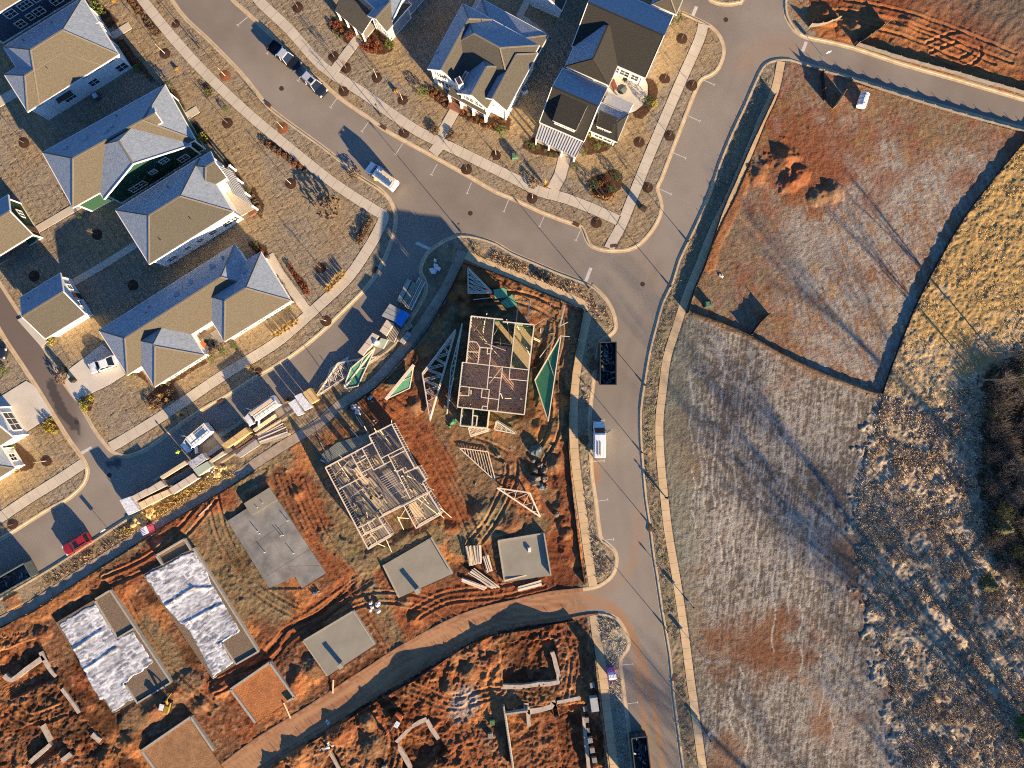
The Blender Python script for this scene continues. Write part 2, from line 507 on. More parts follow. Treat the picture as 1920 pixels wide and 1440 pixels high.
paint(clod & (n1 > .6), ORANGE, .55)
# lot C: raw red with a greyer frosty corner
cc = mixc(RED, mixc(ORANGE, BROWN, sst(n3, .4, .7)), sst(n8, .35, .65) * .8)
cc = mixc(cc, FROSTD, np.clip(sst((X * PX + 960) - 1700 - (-Y * PX + 720) * 1.8, -80, 160), 0, 1) * .85)
colr = np.where(mC[..., None], cc, colr)
hgt = np.where(mC, .15 + .22 * (n1 - .5) + .25 * (n3 - .5) + .1 * (n05 - .5), hgt)
# lot D: frosted clay with grass stubble streaks
s1 = fnoise(X * 2.2 + Y * .7, Y * .55, .9, 61, 3)
sD = fnoise(X * 4.2 + Y * 1.3, Y * .45 - X * .1, 1.0, 64, 3)
dcol = mixc(FBROWN * 1.15, FROST, -.1 + 1.1 * sst(s1 * .35 + n8 * .35 + n20 * .3 + nf * .1, .43, .66))
dcol = mixc(dcol, RED, sst(1 - np.hypot((X * PX + 960 - 1490) / 170, (-Y * PX + 720 - 290) / 150) + (n3 - .5) * .9, .05, .6) * .92)
dcol = mixc(dcol, mixc(RED, FBROWN, n3), sst(n8, .52, .72) * .7)
edge = np.clip(sst(1520 - (X * PX + 960) + (n3 - .5) * 160, -40, 90) + sst(250 + ((X * PX + 960) - 1460) * .2 - (720 - Y * PX) + (n3 - .5) * 140, -30, 80), 0, 1)
dcol = mixc(dcol, mixc(RED, BROWN, sst(n1, .3, .6)), edge * .62)
dcol = mixc(dcol, OLIVE, edge * sst(n8[::-1], .5, .7) * .5)
dcol = mixc(dcol, GOLD, sst(n3, .62, .8) * .25)
colr = np.where(mD[..., None], dcol, colr)
hgt = np.where(mD, .14 + .05 * (sD - .5) + .09 * (n05 - .5) + .06 * (n3 - .5) + .02 * nf, hgt)
# frosty field below --------------------------------------------------
FIELD = [(1294, 588), (1400, 630), (1520, 692), (1652, 740), (1640, 800), (1620, 900), (1610, 1000), (1640, 1150), (1680, 1300), (1700, 1500), (1325, 1500), (1316, 1440), (1290, 1250), (1268, 1080), (1248, 940), (1240, 800), (1252, 690), (1280, 610)]
mF = region(FIELD, .6)
s2 = fnoise(X * 2.6 - Y * .35, Y * .42, .9, 71, 3)
sF = fnoise(X * 4.6 - Y * .5, Y * .35, 1.0, 73, 3)
fcol = mixc(FROSTD, FROST, sst(sF * .4 + n05 * .3 + n8 * .3 + nf * .08, .42, .62))
fcol = mixc(fcol, FBROWN, sst(n20 * .55 + n8 * .45, .48, .6) * .85)
fcol = mixc(fcol, mixc(FBROWN * .8, RED * .75, n1), sst(1 - np.hypot((X * PX + 960 - 1415) / 190, (-Y * PX + 720 - 1215) / 120) + (n3 - .5) * 1.0, .2, .8) * .75)
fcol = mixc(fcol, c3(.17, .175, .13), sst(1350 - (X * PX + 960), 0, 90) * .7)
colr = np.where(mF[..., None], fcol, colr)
hgt = np.where(mF, .14 + .05 * (sF - .5) + .08 * (n05 - .5) + .03 * (n1 - .5) + .02 * nf, hgt)
for (qx, qy, ql, sd) in [(1312, 760, 190, 1), (1322, 800, 150, 2), (1338, 720, 230, 3), (1350, 900, 150, 4), (1300, 880, 120, 5), (1365, 960, 140, 6), (1470, 800, 150, 7), (1480, 950, 200, 8), (1330, 1020, 90, 9), (1370, 1290, 80, 10), (1390, 1250, 60, 11), (1500, 1130, 130, 12), (1540, 1180, 160, 13), (1560, 1300, 120, 14), (1355, 640, 120, 15), (1375, 800, 260, 16), (1296, 700, 150, 17), (1405, 700, 200, 18), (1420, 930, 180, 19), (1520, 950, 200, 20), (1450, 1060, 160, 21), (1400, 1330, 120, 22)]:
    line = W([(qx + 4 * math.sin(k * 1.3 + sd), qy + ql * k / 8) for k in range(9)])
    d = pdist(X, Y, line, 1.0)
    paint(mF & (n05 > .3), c3(.44, .41, .36), np.exp(-(d / .14) ** 2) * .7)
# golden slope, brush, woods -------------------------------------------
GOLDP = [(1922, 264), (1832, 374), (1764, 482), (1702, 612), (1658, 738), (1640, 800), (1760, 760), (1850, 690), (1940, 640), (2010, 600), (2010, 240)]
BRUSHP = [(1652, 745), (1636, 820), (1612, 900), (1600, 1000), (1632, 1150), (1672, 1300), (1690, 1500), (2010, 1500), (2010, 600), (1930, 640), (1850, 690), (1760, 760)]
WOODP = [(1850, 690), (1835, 800), (1840, 960), (1860, 1040), (1900, 1080), (2010, 1100), (2010, 620)]
mG, mBr, mW = region(GOLDP, 2.0), region(BRUSHP, 6.0), region(WOODP, 5.0)
colr = np.where(mG[..., None], mixc(mixc(GOLD, GOLD * .72, sst(n05, .5, .75)), BRUSH, sst(n3 + (-Y * PX + 720 - 560) * .0022, .5, .85)), colr)
hgt = np.where(mG, .2 + .26 * (n1 - .45) * sst(n3 + (X - 62) * .012, .2, .7) + .2 * (n05 - .5), hgt)
colr = np.where(mBr[..., None], mixc(c3(.24, .19, .135), c3(.42, .335, .235), sst(n1 * .5 + n05 * .3 + n3 * .3, .45, .65)), colr)
hgt = np.where(mBr, .2 + .38 * (n1 - .5) + .2 * (n3 - .5) + .22 * (n05 - .5), hgt)
colr = np.where(mW[..., None], mixc(WOOD, BROWN * .6, n3), colr)
# verge between the road and the long sidewalk: weedy, and the bulb-outs
for pl, c, t in (([(1440, 120), (1452, 125), (1400, 275), (1335, 420), (1268, 600), (1240, 720), (1230, 800), (1240, 940), (1262, 1080), (1300, 1400), (1310, 1490), (1284, 1490), (1232, 1080), (1202, 850), (1208, 720), (1240, 570), (1300, 430)], c3(.19, .145, .10), .9),
                 ([(1120, 640), (1155, 605), (1150, 580), (1100, 585), (1088, 700), (1085, 800), (1100, 1000), (1115, 1095), (1155, 1060), (1125, 1005), (1108, 860), (1112, 720)], c3(.3, .24, .165), .8),
                 ([(870, 450), (960, 478), (1110, 540), (1100, 570), (1000, 530), (880, 485)], c3(.27, .19, .115), .85),
                 ([(1118, 1155), (1160, 1160), (1180, 1205), (1165, 1250), (1185, 1440), (1155, 1440), (1130, 1270)], c3(.4, .35, .28), .8),
                 ([(800, 480), (850, 450), (845, 520), (770, 640), (690, 720), (560, 800), (330, 950), (215, 1010), (100, 1100), (60, 1100), (160, 1030), (540, 785), (760, 620)], c3(.15, .105, .065), .8),
                 ([(670, 300), (760, 340), (830, 350), (1010, 420), (1080, 440), (1090, 425), (960, 372), (820, 300), (690, 222)], GREYTAN, 0.0)):
    mm = region(pl, 1.0)
    paint(mm, c, t * sst(n3, .15, .5))
    paint(mm & (n1 > .55), GREEN * 1.2, .35)
    hgt = np.where(mm, .13 + .16 * (n05 - .5) + .08 * (n1 - .5), hgt)
# tumbled weeds along the verge beside the lumber
paint(region([(290, 1010), (400, 930), (460, 890), (440, 870), (330, 945), (270, 985)], 3), GOLD, .7)
# graded clay tracks and other patches inside the lots: line, half width m, colour, strength, depth
TRACKS = [([(705, 755), (760, 790), (800, 850), (850, 930), (885, 1010)], 3.2, RED, .95, .08), ([(790, 740), (740, 760)], 2.0, RED, .9, -.2),
          ([(560, 900), (590, 970), (620, 1040), (660, 1090)], 2.4, RED, .85, .1), ([(520, 890), (535, 940), (548, 985)], 1.6, REDD, .7, .1),
          ([(505, 1240), (560, 1170), (640, 1120), (680, 1085)], 2.0, RED, .8, .15), ([(430, 1250), (500, 1225), (535, 1180), (600, 1150), (660, 1095)], .5, REDD, .9, .22),
          ([(440, 1262), (510, 1237), (548, 1190), (610, 1160), (672, 1105)], .4, REDD, .9, .2),
          ([(668, 1090), (700, 1130), (725, 1180), (742, 1212)], 1.2, BROWN, .9, .12), ([(690, 1080), (718, 1130), (750, 1205)], .9, OLIVE, .8, .05),
          ([(780, 1150), (850, 1120), (930, 1115), (1020, 1100)], 3.2, RED, .9, .05), ([(1050, 1030), (1045, 1070), (1060, 1095)], 2.6, REDD, .9, .1),
          ([(1050, 840), (1058, 900), (1066, 980), (1072, 1040)], 1.6, RED, .8, -.25), ([(1040, 800), (1030, 840)], 1.5, BROWN, .8, -.2),
          ([(890, 830), (900, 870), (880, 910)], 3.0, BROWN, .9, .0), ([(940, 960), (900, 990), (870, 1020)], 2.5, OLIVE, .95, -.15),
          ([(420, 920), (400, 960), (430, 1010)], 3.0, OLIVE, .85, 0), ([(470, 1090), (520, 1140)], 3.0, OLIVE, .9, .0), ([(400, 1050), (450, 1140)], 2.5, OLIVE, .8, 0),
          ([(270, 1180), (330, 1260)], 2.6, OLIVE, .8, 0), ([(620, 1010), (680, 1060), (720, 1040), (820, 1000)], 1.8, OLIVE, .9, -.2),
          ([(320, 980), (370, 950), (420, 930)], 2.4, RED, .9, -.15), ([(20, 1120), (60, 1150), (120, 1120), (190, 1080)], 1.5, ORANGE, .8, -.2),
          ([(200, 1120), (240, 1080), (300, 1040)], 2.4, RED, .9, -.1), ([(250, 1350), (290, 1320), (360, 1280)], 2.0, BROWN, .9, -.3),
          ([(800, 1320), (850, 1360), (900, 1440)], 3.0, RED, .7, .1), ([(860, 1330), (880, 1310)], 2.2, GRAVEL, .7, 0),
          ([(980, 1185), (1040, 1180), (1085, 1210), (1088, 1250)], 1.2, REDD, .7, .1), ([(1030, 560), (1045, 620), (1040, 700)], 1.6, BROWN, .9, 0),
          ([(880, 505), (960, 540), (1040, 570)], 1.2, ORANGE, .6, -.1), ([(1500, 20), (1700, 70), (1900, 150)], 2.0, ORANGE, .5, 0), ([(1600, 150), (1750, 190), (1900, 235)], .9, ORANGE, .75, -.15),
          ([(1400, 310), (1380, 380), (1350, 440), (1330, 500)], 1.0, ORANGE, .8, -.1), ([(1300, 592), (1400, 632), (1520, 695), (1645, 742)], .4, FBROWN, .5, -.08)]
for ln, wd, c, t, dep in TRACKS:
    d = pdist(X, Y, W(smooth_line(ln, 3)), wd * 1.8)
    k = sst(-(d / wd) + (n1 - .5) * .7 + (n3 - .5) * .6, -1.25, -.55)
    colr = mixc(colr, c * (0.85 + .3 * n1[..., None]), k * t)
    hgt = hgt - dep * k
    if wd > 1.0 and t > .6:
        groove = (np.abs((d / .55) % 1 - .5) < .12) & (k > .5)
        hgt = hgt - .012 * groove
# tyre ruts of the loaders: pairs of treaded lines
for ln in ([(700, 745), (770, 800), (840, 900), (890, 1010), (930, 1110)], [(720, 740), (800, 810), (870, 930), (905, 1000)], [(560, 905), (600, 1000), (660, 1090), (640, 1130)], [(530, 890), (575, 990), (640, 1080), (690, 1140), (735, 1215)], [(690, 1085), (600, 1150), (540, 1190), (480, 1250), (400, 1290)],
           [(850, 1165), (800, 1130), (700, 1120), (620, 1150)], [(1020, 1090), (930, 1110), (840, 1120), (780, 1150)], [(400, 930), (420, 1010), (480, 1100), (560, 1150)], [(200, 1090), (300, 1040), (400, 930)], [(890, 830), (960, 870), (930, 960), (880, 1030)], [(1040, 700), (1040, 800), (1010, 860)], [(900, 560), (980, 560), (1050, 600), (1040, 680)],
           [(800, 1300), (860, 1350), (900, 1440)], [(770, 1290), (850, 1320), (920, 1300), (1000, 1310)], [(1060, 1180), (1080, 1230), (1070, 1310)], [(680, 1320), (740, 1370), (730, 1440)], [(230, 1120), (260, 1180), (320, 1260), (400, 1330)], [(20, 1330), (60, 1350), (120, 1330)], [(1560, 30), (1700, 60), (1860, 130)], [(1580, 10), (1720, 40), (1900, 110)], [(1740, 90), (1800, 70), (1830, 100), (1790, 120), (1750, 100)]):
    sl = smooth_line(ln, 4); w = W(sl)
    for off in (-.85, .85):
        l2 = []
        for i in range(len(w)):
            p0, p1 = w[max(0, i - 1)], w[min(len(w) - 1, i + 1)]; L = math.dist(p0, p1) or 1
            l2.append((w[i][0] - (p1[1] - p0[1]) / L * off, w[i][1] + (p1[0] - p0[0]) / L * off))
        d = pdist(X, Y, l2, .9)
        k = np.clip(1 - (d / .28) ** 2, 0, 1); lip = np.exp(-((d - .42) / .13) ** 2)
        tread = (np.sin((X * .9 + Y * .7) * 16) > 0) * .03
        on = (mA | mB | mC)
        hgt = np.where(on, hgt * (1 - .6 * k) + .03 * k - .09 * k + tread * k + .07 * lip, hgt)
        colr = np.where(on[..., None], mixc(colr, c3(.27, .12, .055), k * .45), colr)
# spoil heaps: px, py, radius m, height m
MOUNDS = [(800, 1212, 2.2, .9), (905, 1196, 2.0, 1.0), (850, 1226, 1.6, .7), (640, 1372, 3.2, 1.3), (690, 1352, 2.2, 1.0), (560, 1415, 2.6, 1.2), (520, 1440, 2.2, 1.0), (700, 1395, 2.5, .9),
          (700, 975, 1.5, .7), (815, 1040, 1.8, .6), (560, 925, 1.4, .5), (500, 910, 1.6, .5), (590, 1250, 2.6, .8), (555, 1280, 2.0, .7), (610, 1220, 1.5, .5), (250, 1390, 2.6, .9), (290, 1330, 2.2, .8),
          (380, 1320, 1.6, .6), (415, 1290, 2, .7), (1040, 870, 1.6, .8), (1030, 820, 1.7, .7), (1010, 800, 1.3, .5), (1060, 1000, 1.3, .6), (960, 985, 1.8, .8), (900, 960, 2.2, .9), (1470, 300, 2.4, 1.1), (1500, 330, 1.8, 1.0), (1560, 360, 2.0, .9),
          (1480, 345, 1.7, .8), (1530, 372, 1.6, .6), (1420, 330, 1.8, .7), (1545, 30, 2.0, .9), (1600, 55, 2.4, 1.1), (1700, 45, 1.8, .5), (760, 1130, 1.5, .6), (780, 1160, 1.6, .7), (740, 830, 1.6, .5), (780, 760, 1.6, .6), (850, 990, 1.4, .5), (300, 1020, 1.6, .6), (240, 1100, 1.8, .6), (80, 1190, 1.6, .6),
          (880, 1260, 2.0, .8), (920, 1240, 1.5, .6), (840, 1290, 1.6, .5), (200, 1420, 2.2, .7), (120, 1040, 1.2, .4), (390, 900, 1.2, .4), (330, 1295, 1.4, .6)]
for i, (px, py, rr, hh) in enumerate(MOUNDS):
    cx, cy = P2(px, py)
    d = np.hypot(X - cx, Y - cy) / rr
    d = d * (1 + (n3 - .5) * 1.1 + (n1 - .5) * .5)
    k = np.clip(1 - d, 0, 1)
    hgt = hgt + hh * k * (1 - .25 * n1)
    if px < 1300 or py < 400:
        colr = mixc(colr, [ORANGE, RED, BROWN, RED, OLIVE][i % 5], sst(k, .1, .5) * .5)
# cut pits of the next foundations: outline, depth
PITS = [([(936, 1207), (1040, 1198), (1050, 1280), (945, 1290)], .7), ([(750, 1375), (800, 1350), (840, 1405), (790, 1450), (755, 1445)], .7), ([(945, 1330), (1100, 1320), (1115, 1480), (955, 1480)], .55),
        ([(-20, 1230), (70, 1195), (110, 1270), (20, 1310)], .5), ([(30, 1370), (90, 1345), (125, 1400), (60, 1440)], .5), ([(600, 1440), (625, 1405), (660, 1480), (590, 1490)], .6), ([(1040, 1345), (1090, 1335), (1105, 1480), (1060, 1480)], .4)]
for pl, dep in PITS:
    m = region(pl, .35)
    hgt = np.where(m, hgt * .9 - dep, hgt)
    paint(m, REDD, .35)
# mulched planting beds and the rings round the young trees (filled by the planting below)
BEDS = [[(640, 28), (622, 35), (617, 48), (625, 62), (652, 84), (668, 68), (665, 55)], [(690, 70), (680, 78), (676, 90), (690, 100), (718, 104), (735, 98), (740, 85), (735, 72), (715, 45)],
        [(808, 160), (795, 172), (805, 182), (840, 208), (850, 195)], [(862, 205), (858, 216), (900, 236), (925, 246), (955, 245), (960, 225), (950, 212), (915, 222)],
        [(1000, 258), (982, 268), (980, 278), (1005, 292), (1048, 296), (1050, 285)], [(1090, 272), (1100, 292), (1135, 285), (1158, 270), (1150, 262), (1105, 248)],
        [(1205, 145), (1225, 150), (1235, 170), (1230, 195), (1205, 225), (1190, 222), (1185, 212), (1205, 200), (1214, 178)], [(1100, 340), (1115, 330), (1150, 318), (1168, 330), (1165, 355), (1135, 378), (1112, 370)],
        [(238, 0), (260, -4), (273, 18), (256, 30)], [(265, 32), (282, 25), (306, 60), (292, 70), (275, 52)], [(170, 0), (190, 5), (225, 40), (205, 55), (185, 35)], [(218, 78), (232, 72), (290, 150), (310, 170), (270, 135), (240, 120)],
        [(310, 160), (330, 170), (350, 205), (340, 212), (320, 200)], [(352, 240), (365, 230), (390, 255), (400, 275), (385, 270)], [(418, 300), (430, 298), (458, 340), (450, 348), (432, 330)], [(465, 355), (478, 352), (497, 385), (490, 412), (480, 400), (470, 380)],
        [(468, 462), (480, 452), (500, 462), (505, 480), (490, 488)], [(518, 525), (530, 515), (555, 560), (545, 572)], [(540, 500), (546, 498), (575, 530), (582, 552), (570, 552)], [(610, 545), (620, 548), (650, 510), (642, 512)], [(515, 625), (525, 632), (562, 605), (550, 598)],
        [(275, 745), (290, 770), (335, 745), (325, 715), (300, 720)], [(148, 750), (172, 735), (178, 750), (172, 770), (160, 774)], [(82, 800), (97, 780), (115, 805), (90, 815)], [(15, 838), (30, 825), (70, 865), (60, 880), (40, 885)], [(415, 620), (545, 550), (550, 565), (425, 640)], [(300, 720), (385, 672), (390, 680), (310, 730)],
        [(495, 270), (510, 262), (578, 312), (570, 325), (540, 305)], [(380, 160), (395, 155), (400, 178), (390, 185)], [(240, 690), (262, 688), (285, 725), (268, 712)], [(668, 440), (692, 405), (702, 412), (680, 452), (672, 458)]]
for b in BEDS:
    m = region(b, .25)
    paint(m, MULCH, .93)
    hgt = np.where(m, .16 + .06 * (n05 - .5), hgt)
# flat seats under roads, walks and slabs
landmask = ~inpoly(X, Y, ROADW)
rd = ~landmask
for ax_, s in ((0, 1), (0, -1), (1, 1), (1, -1)):
    rd = rd | np.roll(~landmask, s, ax_)
near_road = rd.copy()
for _ in range(4):
    near_road = near_road | np.roll(near_road, 1, 0) | np.roll(near_road, -1, 0) | np.roll(near_road, 1, 1) | np.roll(near_road, -1, 1)
hgt = np.where(near_road, np.minimum(hgt, .13), hgt)
flat = np.zeros(SH, dtype=bool)
for _, pl in SIDEWALKS:
    flat |= inpoly(X, Y, W(pl))
for _, _, pl in DRIVES:
    flat |= inpoly(X, Y, W(pl))
fl2 = flat | np.roll(flat, 1, 0) | np.roll(flat, -1, 0) | np.roll(flat, 1, 1) | np.roll(flat, -1, 1)
hgt = np.where(fl2, np.minimum(hgt, .13), hgt)
for pl in ([(426, 977), (505, 914), (611, 1075), (566, 1103), (505, 1103)], [(718, 1060), (808, 1008), (848, 1076), (748, 1121)], [(934, 1014), (1020, 1000), (1033, 1079), (946, 1092)], [(568, 1202), (662, 1146), (703, 1209), (614, 1268)], [(104, 1168), (206, 1107), (320, 1279), (211, 1338)], [(267, 1078), (362, 1028), (484, 1222), (398, 1273)],
           [(608, 876), (735, 794), (830, 965), (690, 1030)], [(857, 760), (883, 592), (1002, 608), (984, 778), (920, 803), (862, 800)], [(432, 1293), (505, 1243), (552, 1308), (478, 1355)], [(265, 1408), (357, 1345), (420, 1440), (330, 1500)]):
    hgt = np.where(inpoly(X, Y, W(pl)), np.minimum(hgt, 0.0), hgt)
hgt = np.where(flat, .02, hgt)
hgt = np.where(rd, -.2, hgt)
far = ~inner
hgt = np.where(far, .0, hgt)
colr = colr * (.86 + .28 * nf[..., None]) * (.9 + .2 * n05[..., None])

def ground_z(px, py):
    x, y = P2(px, py)
    i = int(np.clip(np.searchsorted(gx, x), 0, len(gx) - 1)); j = int(np.clip(np.searchsorted(gy, y), 0, len(gy) - 1))
    return float(hgt[i, j])

def grid_mesh(name, X, Y, Z, C, material):
    nx, ny = X.shape
    me = bpy.data.meshes.new(name)
    co = np.stack([X, Y, Z], -1).reshape(-1, 3).astype(np.float32)
    idx = np.arange(nx * ny).reshape(nx, ny)
    q = np.stack([idx[:-1, :-1], idx[1:, :-1], idx[1:, 1:], idx[:-1, 1:]], -1).reshape(-1, 4).astype(np.int32)
    me.vertices.add(len(co)); me.vertices.foreach_set('co', co.ravel())
    me.loops.add(q.size); me.loops.foreach_set('vertex_index', q.ravel())
    me.polygons.add(len(q)); me.polygons.foreach_set('loop_start', np.arange(0, q.size, 4, dtype=np.int32))
    me.polygons.foreach_set('use_smooth', np.ones(len(q), dtype=bool))
    at = me.color_attributes.new('Col', 'FLOAT_COLOR', 'POINT')
    at.data.foreach_set('color', np.concatenate([np.clip(C, 0, 1), np.ones(C.shape[:-1] + (1,), np.float32)], -1).reshape(-1).astype(np.float32))
    me.materials.append(material)
    me.update(calc_edges=True)
    o = bpy.data.objects.new(name, me)
    COL.objects.link(o)
    return o

def attr_mat(name, rough, nscale, amt, bump, bscale, spec=.2):
    m = bpy.data.materials.new(name)
    m.use_nodes = True
    nt = m.node_tree; b = nt.nodes['Principled BSDF']
    b.inputs['Roughness'].default_value = rough
    b.inputs['Specular IOR Level'].default_value = spec
    a = nt.nodes.new('ShaderNodeAttribute'); a.attribute_name = 'Col'
    tc = nt.nodes.new('ShaderNodeTexCoord')
    n = nt.nodes.new('ShaderNodeTexNoise'); n.inputs['Scale'].default_value = nscale; n.inputs['Detail'].default_value = 5; n.inputs['Roughness'].default_value = .75
    nt.links.new(tc.outputs['Object'], n.inputs['Vector'])
    mr = nt.nodes.new('ShaderNodeMapRange')
    mr.inputs['From Min'].default_value = .3; mr.inputs['From Max'].default_value = .7
    mr.inputs['To Min'].default_value = 1 - amt; mr.inputs['To Max'].default_value = 1 + amt
    nt.links.new(n.outputs[0], mr.inputs['Value'])
    mx = nt.nodes.new('ShaderNodeMix'); mx.data_type = 'RGBA'; mx.blend_type = 'MULTIPLY'
    mx.inputs['Factor'].default_value = 1
    nt.links.new(a.outputs['Color'], mx.inputs['A'])
    cmb = nt.nodes.new('ShaderNodeCombineColor')
    for k in range(3):
        nt.links.new(mr.outputs[0], cmb.inputs[k])
    nt.links.new(cmb.outputs[0], mx.inputs['B'])
    nt.links.new(mx.outputs['Result'], b.inputs['Base Color'])
    if bump:
        n2 = nt.nodes.new('ShaderNodeTexNoise'); n2.inputs['Scale'].default_value = bscale; n2.inputs['Detail'].default_value = 4
        nt.links.new(tc.outputs['Object'], n2.inputs['Vector'])
        bp = nt.nodes.new('ShaderNodeBump'); bp.inputs['Distance'].default_value = bump
        nt.links.new(n2.outputs[0], bp.inputs['Height']); nt.links.new(bp.outputs[0], b.inputs['Normal'])
    return m

structure(grid_mesh('ground', X, Y, hgt, colr, attr_mat('soil_and_turf', .95, 5.0, .36, .055, 5.0, .05)), 'red clay lots, dormant lawns and frosty fields')

# ================================================================ road with clay film carried out of the lots
def filled(name, poly, step, zf, colf, material):
    """Exact outline with interior points so that colour can vary across it."""
    p = np.array(poly)
    xs = np.arange(max(p[:, 0].min(), -92), min(p[:, 0].max(), 92), step); ys = np.arange(max(p[:, 1].min(), -71), min(p[:, 1].max(), 71), step)
    xx, yy = np.meshgrid(xs, ys); xx = xx.ravel(); yy = yy.ravel()
    ok = inpoly(xx, yy, poly)
    d = pdist(xx, yy, list(poly) + [poly[0]], .5)
    ok &= d > .3
    pts = [Vector(q) for q in poly] + [Vector((a, b)) for a, b in zip(xx[ok], yy[ok])]
    n = len(poly)
    res = delaunay_2d_cdt(pts, [(i, (i + 1) % n) for i in range(n)], [], 1, 1e-4)
    vx = np.array([[q.x, q.y] for q in res[0]])
    fs = []
    for f in res[2]:
        a, b, c = (vx[k] for k in f[:3])
        cr = (b[0] - a[0]) * (c[1] - a[1]) - (b[1] - a[1]) * (c[0] - a[0])
        fs.append(list(f) if cr > 0 else list(f[::-1]))
    me = bpy.data.meshes.new(name)
    me.from_pydata([(a, b, zf) for a, b in vx], [], fs)
    at = me.color_attributes.new('Col', 'FLOAT_COLOR', 'POINT')
    c = colf(vx[:, 0], vx[:, 1])
    at.data.foreach_set('color', np.concatenate([c, np.ones((len(c), 1))], 1).astype(np.float32).ravel())
    me.materials.append(material)
    o = bpy.data.objects.new(name, me); COL.objects.link(o)
    return o

def asphalt(x, y):
    a = fnoise(x, y, 14, 81, 4); b = fnoise(x, y, 2.5, 82, 3); e = fnoise(x, y, .9, 83, 2)
    c = mixc(c3(.195, .165, .136), c3(.24, .207, .172), sst(a, .3, .7))
    c = c * (.88 + .24 * b[:, None])
    px, py = x * PX + 960, 720 - y * PX
    # wheel wear of the through road
    wear = pdist(x, y, W(smooth_line([(1390, 100), (1330, 260), (1270, 400), (1200, 590), (1165, 720), (1158, 850), (1180, 1010), (1205, 1150)], 3)), 6)
    c = mixc(c, c3(.25, .22, .185), np.exp(-((wear - 1.2) / .9) ** 2) * .35 + np.exp(-((wear - 3.1) / .7) ** 2) * .25)
    # clay film: the new road is covered, tyre tracks turn down the through road
    r3 = pdist(x, y, W(smooth_line([(330, 1500), (440, 1430), (560, 1350), (650, 1297), (760, 1225), (850, 1180), (930, 1152), (1010, 1140), (1060, 1134)], 3)), 9)
    film = sst(-r3 + (b - .5) * 3, -6.5, -2.5) * sst(1120 - px + (a - .5) * 60, 0, 70)
    rut = vnoise(r3 * 4.0 + b * 1.5, a * 6, 1.0, 88)
    clay = mixc(c3(.40, .215, .105), c3(.25, .115, .055), sst(b * .4 + rut * .6, .3, .72))
    c = mixc(c, clay, film * .95)
    for ln, wd, t in (([(1040, 1120), (1110, 1122), (1160, 1145), (1190, 1200), (1197, 1270), (1208, 1350), (1222, 1460)], .5, .75), ([(1060, 1145), (1130, 1135), (1175, 1175), (1206, 1240), (1222, 1310), (1238, 1400), (1246, 1460)], .45, .8),
                      ([(1080, 1112), (1150, 1100), (1190, 1040), (1200, 960)], 1.1, .3), ([(1115, 868), (1118, 900)], .7, .8), ([(1120, 640), (1112, 700)], .3, .7), ([(1395, 120), (1440, 85), (1510, 95)], 1.6, .25), ([(1180, 440), (1240, 560), (1225, 680)], 1.5, .1)):
        d = pdist(x, y, W(smooth_line(ln, 3)), wd * 3)
        c = mixc(c, c3(.33, .17, .08), np.exp(-(d / wd) ** 2) * t * (.5 + e))
    # alley: newer, browner mix with a damp trace down its middle
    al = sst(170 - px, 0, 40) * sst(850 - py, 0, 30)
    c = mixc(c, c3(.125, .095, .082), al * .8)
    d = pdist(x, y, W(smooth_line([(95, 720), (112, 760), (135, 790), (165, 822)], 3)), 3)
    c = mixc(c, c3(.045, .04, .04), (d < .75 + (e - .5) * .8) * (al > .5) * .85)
    d = pdist(x, y, W([(205, 870), (222, 868)]), 3)
    c = mixc(c, c3(.05, .045, .045), (d < .6 + (e - .5) * .8) * .8)
    return np.clip(c, 0, 1)
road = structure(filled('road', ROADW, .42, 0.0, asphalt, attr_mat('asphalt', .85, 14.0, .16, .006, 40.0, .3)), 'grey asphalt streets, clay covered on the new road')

M_kerb = mat('kerb_concrete', (.40, .30, .18), .8, .9, col2=(.55, .44, .30), bump=.004, bscale=20)
M_kerbd = mat('clay_stained_kerb', (.19, .085, .04), .9, .8, col2=(.36, .21, .12), bump=.01, bscale=12)
M_conc = mat('walk_concrete', (.43, .375, .295), .8, .35, col2=(.54, .475, .38), detail=6)
M_tanwalk = mat('sandy_walk', (.46, .32, .175), .8, .4, col2=(.60, .45, .27), detail=6)
M_drive = mat('drive_concrete', (.46, .42, .36), .8, .25, col2=(.58, .54, .47), detail=6)
M_dirtyconc = mat('dirty_concrete', (.22, .15, .095), .85, .5, col2=(.40, .34, .27), detail=6)
M_white = mat('white_paint', (.72, .72, .70), .6, 3.0, .12)
M_mark = mat('road_paint', (.5, .48, .44), .7, 4.0, .25)
M_dark = mat('dark_iron', (.045, .03, .025), .7, 6.0, .4)
M_seam = mat('sealed_crack', (.06, .05, .045), .6)
M_seam2 = mat('pale_seam', (.24, .20, .16), .8)

def ribbon(mb, line, offs, zs, mi=0, closed=False):
    """Sweeps a cross-section (offset to the left of travel, z) along a world polyline."""
    n = len(line); k = len(offs)
    vs = []
    for i in range(n):
        a = line[max(i - 1, 0)]; b = line[min(i + 1, n - 1)]
        dx, dy = b[0] - a[0], b[1] - a[1]
        L = math.hypot(dx, dy) or 1
        nx, ny = -dy / L, dx / L
        for o, z in zip(offs, zs):
            vs.append((line[i][0] + nx * o, line[i][1] + ny * o, z))
    fs = []
    for i in range(n - 1):
        for j in range(k - 1):
            a = i * k + j
            fs.append((a, a + 1, a + k + 1, a + k))
    mb.add(vs, fs, mi)

